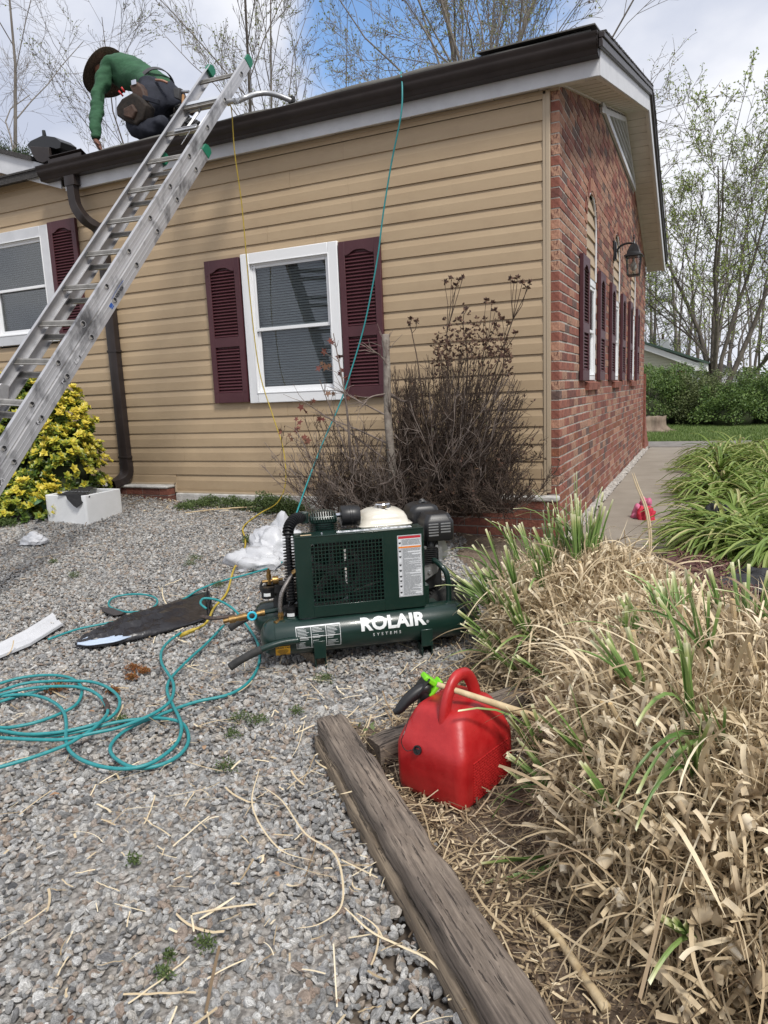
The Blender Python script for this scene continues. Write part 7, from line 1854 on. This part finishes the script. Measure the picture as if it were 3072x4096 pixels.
# golden evergreen bush at the left
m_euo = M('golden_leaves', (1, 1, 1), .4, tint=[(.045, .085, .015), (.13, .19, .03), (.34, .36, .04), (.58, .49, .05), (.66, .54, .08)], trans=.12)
gb = thing('golden_bush', 'yellow and green variegated evergreen bush at the left edge beside the foam box', 'bush', on_g(60, 1130)); rgs = np.random.default_rng(5); fo = Foliage()
lobes = [((-4.62, -.74, .62), (.62, .55, .72), 1.0), ((-4.24, -.72, .45), (.46, .42, .58), .9), ((-5.15, -.95, .70), (.70, .6, .85), 1.0), ((-4.25, -1.06, .24), (.45, .35, .34), .7), ((-4.85, -1.30, .32), (.55, .35, .40), .9), ((-4.75, -.6, 1.05), (.38, .35, .40), .7), ((-4.28, -.55, .92), (.30, .24, .38), .6)]
for c, rr_, w_ in lobes:
    n = int(1150*w_)
    for _ in range(n):
        d = unit(rgs.normal(0, 1, 3)); 
        if d[2] < -.4: d[2] *= -1
        k_ = 1+.14*math.sin(d[0]*7+d[2]*5+c[0]*3)+.10*math.sin(d[1]*9-d[2]*8); tt = rgs.uniform(.72, 1.0)*k_; tip = np.array(c)+d*np.array(rr_)*tt
        if (d@unit(tip-CAM)) > .45: continue
        if tip[2] < .22 or tip[1] > -.06: continue
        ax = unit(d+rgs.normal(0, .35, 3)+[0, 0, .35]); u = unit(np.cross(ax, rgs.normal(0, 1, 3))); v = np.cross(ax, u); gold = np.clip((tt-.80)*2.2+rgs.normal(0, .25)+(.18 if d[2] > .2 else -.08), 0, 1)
        for ring_, (m_, el, ls_) in enumerate(((5, 1.15, .042), (4, .70, .034))):
            for q in range(m_):
                a = 2*math.pi*(q+.5*ring_)/m_+rgs.uniform(-.3, .3); out_ = unit((math.cos(a)*u+math.sin(a)*v)*math.sin(el)+ax*math.cos(el)); s_ = unit(np.cross(out_, ax)); L_ = ls_*rgs.uniform(.8, 1.25); up_ = np.cross(s_, out_); p0 = tip-ax*.012+out_*.004
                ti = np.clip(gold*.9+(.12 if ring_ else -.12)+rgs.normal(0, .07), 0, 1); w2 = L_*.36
                V = [p0, p0+out_*L_*.45+s_*w2+up_*L_*.06, p0+out_*L_*.5-up_*L_*.02, p0+out_*L_*.45-s_*w2+up_*L_*.06, p0+out_*L_-up_*L_*.10]
                fo.raw(V, [[0, 1, 2, 2], [0, 2, 3, 3], [1, 4, 2, 2], [2, 4, 3, 3]], ti)
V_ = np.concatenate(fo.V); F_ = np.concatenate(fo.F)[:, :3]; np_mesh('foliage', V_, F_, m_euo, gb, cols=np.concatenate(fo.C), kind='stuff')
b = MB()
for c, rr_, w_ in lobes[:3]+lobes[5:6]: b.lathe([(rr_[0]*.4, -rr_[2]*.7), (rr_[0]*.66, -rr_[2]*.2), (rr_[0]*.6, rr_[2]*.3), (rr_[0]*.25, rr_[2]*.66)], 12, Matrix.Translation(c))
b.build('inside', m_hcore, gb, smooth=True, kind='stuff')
tw = Twigs()
for _ in range(14):
    a = rgs.uniform(0, 6.28); tw.tube(np.array([[-4.5+rgs.normal(0, .1), -.85, .2], [-4.5+.3*math.cos(a), -.85+.3*math.sin(a), .5], [-4.5+.45*math.cos(a), -.85+.4*math.sin(a), .95]]), .018, .006, 5)
tw.build('stems', m_bark, gb)
# broad dark leaves under the golden bush
m_broad = M('broad_leaf', (.03, .085, .03), .45, col2=(.05, .13, .045), scale=30)
bt = thing('broad_leaf_plant', 'few broad dark green leaves at the foot of the golden bush', 'plant', on_g(105, 1110)); 
for (x, y, dx, sc_) in ((85, 1085, -.06, .17), (110, 1100, .02, .19), (128, 1078, .10, .2), (100, 1065, -.02, .15)):
    fo = Foliage(); p = on_g(x, y+18)+np.array([0, 0, .03]); P_ = np.array(crom([p, p+[dx*.4, -.04, sc_*.5], p+[dx, -.10, sc_*.75], p+[dx*1.5, -.17, sc_*.6]], 4)); fo.strip(P_, .085, (1, .2, 0), .5, taper=True, keel=-.18); fo.build('leaf', m_broad, bt)

# ================================================================== DEAD SHRUB + MAPLE SAPLING
m_dtwig = M('dead_twig', (.038, .025, .018), .95, col2=(.10, .070, .052), scale=9); m_dtwigl = M('dead_twig_pale', (.13, .10, .085), .95, col2=(.25, .205, .175), scale=12); m_dleaf = M('dead_leaf', (1, 1, 1), .8, tint=[(.035, .018, .014), (.08, .04, .028), (.13, .07, .04), (.06, .07, .03)])
m_mleaf = M('maple_leaf', (1, 1, 1), .7, tint=[(.10, .028, .022), (.18, .05, .035), (.16, .09, .05)])
rgs = np.random.default_rng(77)
def twiggy(tw, base, tgt, r0, rg, nside=8, sl=.14, lf=None, lprob=.5, lsz=.02, wob=.05):
    base = np.array(base); tgt = np.array(tgt); mid = base*.5+tgt*.5+rg.normal(0, wob, 3); mid[2] = base[2]+(tgt[2]-base[2])*.42; P_ = np.array(crom([base, mid, tgt], 5)); P_[1:-1] += rg.normal(0, .008, (len(P_)-2, 3)); tw.tube(P_, r0, .0022, 5 if r0 > .006 else 4)
    n = len(P_)
    for _ in range(nside):
        j = rg.integers(int(n*.25), n-1); q = P_[j]; d = unit(unit(P_[j+1]-P_[j])+rg.normal(0, .55, 3)); L_ = sl*rg.uniform(.4, 1.3); Q = np.array([q, q+d*L_*.5+rg.normal(0, .008, 3), q+unit(d+[0, 0, .3])*L_]); tw.tube(Q, .0024, .0012, 3)
        for _k in range(2):
            q2 = Q[1]; d2 = unit(d+rg.normal(0, .6, 3)); tw.tube(np.array([q2, q2+d2*L_*.45]), .0016, .001, 3)
        if lf is not None and rg.random() < lprob:
            for _m in range(rg.integers(2, 5)):
                a = unit(rg.normal(0, 1, 3)+[0, 0, .6]); c = unit(np.cross(a, rg.normal(0, 1, 3))); s_ = lsz*rg.uniform(.6, 1.3); e0 = Q[-1]; lf.raw([e0, e0+a*s_*.5+c*s_*.25, e0+a*s_, e0+a*s_*.5-c*s_*.25], [[0, 1, 2, 3]], rg.random())
def pt(x, y, Y): return on_y(x, y, Y)
az = thing('dead_azalea', 'large dead dark brown twiggy shrub against the siding near the house corner', 'shrub', pt(985, 1100, -.42)); tw = Twigs(); lf = Foliage()
bases = [pt(x, 1112, -.42) for x in (925, 950, 970, 985, 1000, 1020, 880)]
for _ in range(205):
    u = rgs.uniform(-1, 1); x = 1005+u*128; ytop = 745+90*abs(u)**2+rgs.random()**1.2*240; Yp = rgs.uniform(-.78, -.12); b0 = bases[rgs.integers(0, 7)]+rgs.normal(0, .06, 3)*[1, 1, 0]
    twiggy(tw, b0, pt(x, ytop, Yp), rgs.uniform(.003, .008), rgs, 11, .15, lf, .25, .022)
for _ in range(60):       # left rounded sub-mass
    x = rgs.uniform(838, 905); twiggy(tw, pt(880, 1105, -.40)+rgs.normal(0, .03, 3), pt(x, rgs.uniform(775, 900), rgs.uniform(-.6, -.2)), .005, rgs, 12, .11, lf, .1, .02)
for _ in range(170):      # low tangle
    x = rgs.uniform(850, 1110); twiggy(tw, pt(x, 1108, rgs.uniform(-.75, -.3)), pt(x+rgs.normal(0, 60), rgs.uniform(960, 1075), rgs.uniform(-.85, -.15)), .004, rgs, 10, .12, lf, .2, .02)
tw.build('branches', m_dtwig, az)
tw = Twigs()
for _ in range(24):
    u = rgs.uniform(-1, 1); twiggy(tw, bases[rgs.integers(0, 7)], pt(1000+u*140, 800+rgs.random()*220, rgs.uniform(-.85, -.6)), .0045, rgs, 9, .16)
tw.build('pale_twigs', m_dtwigl, az)
# tall sprigs with seed like leaf clusters
tw = Twigs()
for (xs_, kids) in ((((985, 1000), (968, 830), (965, 720)), ((960, 608), (975, 602), (990, 605), (1000, 600), (978, 625), (985, 618))), (((1000, 1000), (1030, 830), (1045, 760)), ((1050, 650), (1062, 655), (1070, 672), (1048, 690), (1078, 684))), (((1010, 1000), (1070, 800), (1108, 690)), ((1103, 603), (1118, 600), (1128, 612), (1145, 612), (1110, 612), (1138, 622))), (((985, 980), (1010, 800), (1000, 700)), ((992, 690), (1010, 668))), (((930, 1000), (905, 800), (890, 720)), ((888, 690), (900, 695), (882, 700))), (((1000, 980), (1075, 850), (1090, 760)), ((1085, 690), (1098, 700), (1070, 705), (1115, 720)))):
    st = crom([pt(x, y, -.42) for x, y in xs_], 5); tw.tube(np.array(st), .006, .0035, 5)
    for (x, y) in kids:
        e0 = pt(x, y, rgs.uniform(-.5, -.36)); tw.tube(np.array([st[-1], st[-1]*.5+e0*.5+rgs.normal(0, .01, 3), e0]), .0028, .002, 4)
        for _m in range(11):
            a = unit(rgs.normal(0, .8, 3)+[0, 0, .7]); c = unit(np.cross(a, rgs.normal(0, 1, 3))); s_ = .030*rgs.uniform(.6, 1.2); lf.raw([e0, e0+a*s_*.5+c*s_*.28, e0+a*s_, e0+a*s_*.5-c*s_*.28], [[0, 1, 2, 3]], rgs.random()*.7)
for _ in range(420):
    u = rgs.uniform(-1, 1); e0 = pt(1020+u*85, 735+rgs.normal(0, 26)+40*u*u, rgs.uniform(-.7, -.3))
    for _m in range(4):
        a = unit(rgs.normal(0, .8, 3)+[0, 0, .7]); c = unit(np.cross(a, rgs.normal(0, 1, 3))); s_ = .024*rgs.uniform(.6, 1.2); lf.raw([e0, e0+a*s_*.5+c*s_*.28, e0+a*s_, e0+a*s_*.5-c*s_*.28], [[0, 1, 2, 3]], rgs.random()*.7)
for _ in range(24):       # sprigs reaching right past the corner post
    x = rgs.uniform(1090, 1188); y = rgs.uniform(900, 1000); twiggy(tw, pt(1085, 1000, -.4), pt(x, y, rgs.uniform(-.5, -.3)), .003, rgs, 3, .06, lf, .9, .022)
tw.build('sprigs', m_dtwig, az); lf.build('dead_leaves', m_dleaf, az, kind='stuff')
mp_ = thing('maple_sapling', 'cut maple sapling with pale stub trunk and small reddish leaves beside the dead shrub', 'sapling', pt(845, 1100, -.55))
b = MB(); P_ = crom([pt(848, 1105, -.55), pt(846, 1000, -.55), pt(838, 900, -.54), pt(836, 800, -.53), pt(833, 722, -.52)], 5); b.tube(P_, list(np.linspace(.032, .024, len(P_)-2))+[.030, .022], 9); b.build('trunk', M('maple_bark', (.17, .14, .12), .9, col2=(.28, .25, .21), scale=20, bump=.5), mp_, smooth=True)
tw = Twigs(); lf2 = Foliage()
for (x0_, y0_, x1_, y1_, r_) in ((838, 850, 890, 860, .016), (838, 790, 800, 760, .006), (838, 850, 780, 880, .007), (840, 900, 745, 850, .007), (842, 960, 700, 900, .008), (843, 1000, 660, 870, .009), (760, 1040, 720, 720, .012), (790, 1060, 752, 905, .013), (740, 1060, 640, 930, .008), (770, 1070, 690, 820, .008), (840, 830, 842, 720, .004)):
    a = pt(x0_, y0_, -.54); c = pt(x1_, y1_, -.54+rgs.normal(0, .1)); m_ = a*.5+c*.5+rgs.normal(0, .03, 3); P_ = np.array(crom([a, m_, c], 5)); tw.tube(P_, r_, .003, 5)
    for _ in range(9):
        q = P_[rgs.integers(3, len(P_))]; d = unit(unit(c-a)+rgs.normal(0, .6, 3)); L_ = rgs.uniform(.05, .2); tw.tube(np.array([q, q+d*L_*.5+rgs.normal(0, .008, 3), q+d*L_]), .0026, .0014, 3)
for _ in range(90):
    x = rgs.uniform(660, 900); twiggy(tw, pt(x, 1105, rgs.uniform(-.7, -.3)), pt(x+rgs.normal(-20, 60), rgs.uniform(930, 1070), rgs.uniform(-.9, -.3)), .0032, rgs, 6, .13)
tw.build('branches', m_dtwigl, mp_)
tw = Twigs(); lfx = Foliage()
for _ in range(95):
    x = rgs.uniform(690, 880); twiggy(tw, pt(x, 1108, rgs.uniform(-.7, -.3)), pt(x+rgs.normal(-15, 55), rgs.uniform(900, 1070), rgs.uniform(-.85, -.3)), .0036, rgs, 8, .13, lfx, .25, .02)
tw.build('tangle', m_dtwig, mp_); lfx.build('dead_leaves', m_dleaf, mp_, kind='stuff')
for (x, y) in ((700, 760), (712, 790), (718, 740), (640, 930), (655, 945), (650, 880), (625, 940), (605, 935), (738, 800), (745, 815), (695, 785), (752, 860), (768, 858), (690, 905), (662, 955), (735, 770), (672, 870), (720, 850), (640, 905)):
    e0 = pt(x, y, -.55)
    for _l in range(2):
        n_ = unit(rgs.normal(0, .4, 3)+[0, -1, .1]); u = unit(np.cross(n_, rgs.normal(0, 1, 3))); v = np.cross(n_, u); s_ = rgs.uniform(.022, .036); ring_ = []
        for k_ in range(10): a = 2*math.pi*k_/10; r_ = s_*(1.0 if k_ % 2 == 0 else .45); ring_.append(e0+u*r_*math.cos(a)+v*r_*math.sin(a))
        ti = rgs.random(); lf2.raw([e0]+ring_, [[0, 1+k_, 1+(k_+1) % 10, 1+(k_+1) % 10] for k_ in range(10)], ti); e0 = e0+rgs.normal(0, .02, 3)
np_mesh('leaves', np.concatenate(lf2.V), np.concatenate(lf2.F)[:, :3], m_mleaf, mp_, cols=np.concatenate(lf2.C), kind='stuff')

# ================================================================== DAYLILIES, IRIS, WEEDS, STUMP
m_lily = M('daylily_leaf', (1, 1, 1), .5, tint=[(.06, .12, .02), (.13, .21, .035), (.21, .30, .065), (.34, .38, .12), (.55, .48, .26), (.60, .52, .33)], trans=.25)
def lily(cx, cy, label, seed, n=75, L0=.50, z0=.03):
    rg_ = np.random.default_rng(seed); random.seed(seed); t = thing('daylily', label, 'daylily', (cx, cy, z0), 0, 'daylily clumps along the walkway'); fo = Foliage()
    for _ in range(n):
        a = rg_.uniform(0, 6.28); q = rg_.random(); p0 = np.array([cx+.10*q*math.cos(a), cy+.10*q*math.sin(a), z0]); d = np.array([math.cos(a)*.62, math.sin(a)*.62, 1.0]); L_ = L0*rg_.uniform(.6, 1.2)
        pts = arc(p0, d, L_, rg_.uniform(1.5, 3.1), 9, z0+.005, curl=rvec()*.3); tt = np.linspace(0, 1, 9); dead = rg_.random() < .10; base = .72 if dead else rg_.uniform(.20, .58); tint = np.clip(base+.35*np.clip(tt-.72, 0, 1)*rg_.uniform(0, 2.2), 0, 1)
        fo.strip(pts, rg_.uniform(.018, .030), unit(np.cross([math.cos(a), math.sin(a), 0], [0, 0, 1])), tint, taper=True, keel=-.22)
    fo.build('leaves', m_lily, t, kind='stuff'); return t
LL = [(1.20, .02, 'daylily clump nearest the pink cloth on the walkway'), (1.58, -.08, 'front daylily clump above the red mulch'), (2.05, .0, 'front daylily clump at the right edge'), (1.22, .52, 'daylily clump bordering the walkway behind the pink cloth'), (1.72, .50, 'bright daylily clump around the small black plastic'), (2.25, .62, 'right edge daylily clump in the second row'),
      (1.30, 1.10, 'daylily clump overhanging the middle of the walkway edge'), (1.85, 1.15, 'tall daylily clump in the third row'), (2.45, 1.3, 'right edge daylily clump in the third row'), (1.50, 1.75, 'daylily clump before the bare mulch gap'), (1.38, .25, 'daylily clump squeezed between the front and second rows'), (1.50, -.35, 'lowest daylily clump touching the red mulch'), (1.95, .30, 'daylily clump filling the middle of the near group'), (1.18, 2.35, 'daylily clump between the near group and the mulch gap beside the walkway'), (1.22, 3.0, 'low daylily clump beside the bare mulch gap'), (1.7, 2.7, 'pale daylily clump behind the near group'), (1.22, 4.35, 'daylily clump just before the far group by the walkway'), (1.8, 4.4, 'daylily clump leading the far group'), (2.15, 1.9, 'rearmost clump of the near daylily group'), (2.8, 2.1, 'rear clump of the near group at right edge'),
      (1.22, 5.0, 'daylily clump at the start of the far group by the walkway'), (1.75, 5.1, 'front clump of the far daylily group'), (2.3, 5.3, 'right front clump of the far daylily group'), (1.25, 5.7, 'far group daylily clump leaning over the walkway'), (1.85, 5.9, 'middle clump of the far daylily group'), (2.5, 6.1, 'right middle clump of the far daylily group'), (1.5, 6.6, 'rear left clump of the far daylily group'), (2.2, 6.9, 'rearmost clump of the far daylily group'), (3.1, 6.4, 'far group daylily clump at the right edge')]
for i, (x, y, lb) in enumerate(LL): lily(x-.10, y, lb, 400+i, 165 if y < 3 else 120, .54 if y < 3 else .62)
m_iris = M('iris_leaf', (.06, .12, .085), .5, col2=(.09, .16, .11), scale=4)
ir = thing('iris_clump', 'blue green upright iris leaves behind the far daylilies', 'iris', (3.2, 8.2, 0)); fo = Foliage(); random.seed(9)
for _ in range(70): p0 = np.array([random.uniform(2.6, 4.0), random.uniform(7.9, 8.6), 0]); d = unit([random.gauss(0, .25), random.gauss(0, .1), 1]); fo.strip(arc(p0, d, random.uniform(.35, .6), .3, 4), .03, (1, 0, 0), .5)
fo.build('leaves', m_iris, ir, kind='stuff')
ir = thing('iris_clump', 'few young blue green iris shoots in the mulch at right edge', 'iris', on_z(1625, 1340, .04)); fo = Foliage()
for (x, y) in ((1600, 1345), (1612, 1340), (1628, 1350), (1640, 1345), (1655, 1350)): p0 = on_z(x, y, .04); fo.strip(arc(p0, unit([random.gauss(0, .3), -.1, 1]), random.uniform(.10, .17), .3, 4), .016, (1, 0, 0), .5)
fo.build('leaves', m_iris, ir, kind='stuff')
m_weed = M('weed_leaf', (1, 1, 1), .6, tint=[(.05, .085, .025), (.085, .13, .035), (.13, .17, .06)], trans=.2)
def weed(p, r_, h, n, label, seed, ls=.016, group='weeds along the foundation'):
    t = thing('weed', label, 'weed', p, 0, group); rg_ = np.random.default_rng(seed); fo = Foliage(); leafball(fo, (p[0], p[1], p[2]+h*.3), r_, r_*.6, h, n, ls, rg_, shell=.2); fo.build('leaves', m_weed, t, kind='stuff')
for i, (x, y, r_, h, lb) in enumerate(((425, 1095, .16, .05, 'low weed clump below the notch in the foundation'), (400, 1100, .12, .04, 'small weed patch beside the foundation bricks'), (455, 1090, .12, .07, 'weed tuft left of the middle of the foundation strip'), (500, 1090, .13, .08, 'round weed tuft under the window line'), (530, 1092, .12, .07, 'weed tuft just left of the tan stone'), (575, 1088, .18, .13, 'tall leafy weed behind the yellow hose with tiny yellow flowers'), (605, 1092, .18, .12, 'dense leafy weed between the yellow and teal hoses'), (640, 1098, .16, .10, 'weed clump under the maple twigs'), (545, 1172, .09, .04, 'weed patch on the gravel by the yellow hose bend'), (15, 1136, .12, .05, 'low weed patch at left edge under the golden bush'))):
    weed(on_g(x, y), r_, h, int(900*r_/.12*h/.06), lb, 500+i)
fo = Foliage(); rg_ = np.random.default_rng(8)
for (x, y, s_) in ((445, 2045, .028), (290, 1865, .02), (365, 2070, .012), (490, 1660, .04), (520, 1555, .05), (560, 1560, .04), (505, 1590, .03), (160, 1245, .05), (115, 1215, .04), (420, 1208, .06), (470, 1265, .05), (265, 1560, .03), (545, 1230, .05), (700, 1470, .05), (560, 1340, .03), (410, 1220, .05), (355, 2110, .02), (640, 1540, .03)):
    p = on_g(x, y, .012); leafball(fo, (p[0], p[1], p[2]+.004), s_, s_*.7, .016+s_*.2, int(90+s_*3200), .008, rg_, shell=.1)
fo.build('gravel_weeds', m_weed, kind='stuff')
m_moss = M('moss_rust', (1, 1, 1), .9, tint=[(.16, .05, .015), (.26, .09, .025), (.20, .12, .03)]); fo = Foliage()
for (x, y, s_) in ((290, 1445, .05), (312, 1452, .03), (285, 1465, .03), (245, 1495, .03), (130, 1485, .04), (110, 1490, .05)): p = on_g(x, y, .015); leafball(fo, (p[0], p[1], p[2]+.003), s_, s_*.6, .015, 420, .008, rg_, shell=.05)
fo.build('rusty_moss', m_moss, kind='stuff')
# dry clump + yellow flowers by the hose, leafy sprig by the short timber
sp_ = thing('seedling', 'small green leafy sprig between the short timber and the fuel can', 'seedling', on_z(790, 1600, 0)); fo = Foliage()
for (x, y) in ((775, 1572), (785, 1580), (798, 1570), (808, 1578), (780, 1590), (800, 1588)): q = on_z(x, y, .085); a = unit(np.random.default_rng(int(x)).normal(0, 1, 3)+[0, 0, .3]); c = unit(np.cross(a, [0, 0, 1])); fo.raw([q, q+a*.012+c*.008, q+a*.024, q+a*.012-c*.008], [[0, 1, 2, 3]], .9)
fo.build('leaves', m_weed, sp_)
m_stump = M('stump_bark', (.14, .10, .075), .95, col2=(.27, .21, .16), scale=7, bump=1, bscale=9, stretch=(1, 1, .2))
sb = on_z(1408, 932, 0); b = MB(); rs = []
for r_, z in ((.48, 0), (.34, .05), (.26, .14), (.25, .24), (.26, .34)): rs.append([(sb[0]+r_*(1+.16*math.sin(5*a)+.08*math.sin(11*a))*math.cos(a), sb[1]+r_*(1+.16*math.sin(5*a))*math.sin(a), z+.02*math.sin(7*a)*(z > .2)) for a in np.linspace(0, 2*math.pi, 33)[:-1]])
b.rings(rs); tag(b.build('tree_stump', m_stump, smooth=True), 'weathered grey tree stump on the lawn at the end of the brick wall', 'stump')
# grass blades of the lawn near enough to read
m_lb = M('lawn_blade', (1, 1, 1), .6, tint=[(.06, .12, .02), (.12, .19, .04), (.20, .26, .08)], trans=.2); n_ = 26000; rg_ = np.random.default_rng(12)
px = rg_.uniform(-1, 4.5, n_); py = 9.1+rg_.random(n_)**1.3*6; a = rg_.uniform(0, 6.28, n_); h = rg_.uniform(.03, .07, n_); w2 = .007
P0 = np.stack([px, py, np.zeros(n_)], 1); D_ = np.stack([np.cos(a)*w2, np.sin(a)*w2, 0*a], 1); Tp = P0+np.stack([rg_.normal(0, .02, n_), rg_.normal(0, .02, n_), h], 1)
V = np.stack([P0-D_, P0+D_, Tp], 1).reshape(-1, 3); np_mesh('lawn_grass', V, np.arange(n_*3).reshape(-1, 3), m_lb, cols=np.repeat(rg_.random(n_), 3), kind='stuff')
# low green ground cover between daylilies
fo = Foliage(); rg_ = np.random.default_rng(14)
for _ in range(60): x = rg_.uniform(1.15, 3.4); y = rg_.uniform(2.4, 7.5); leafball(fo, (x, y, .03), .16, .16, .05, 120, .022, rg_, shell=.1)
fo.build('ground_cover', m_hedge, kind='stuff')
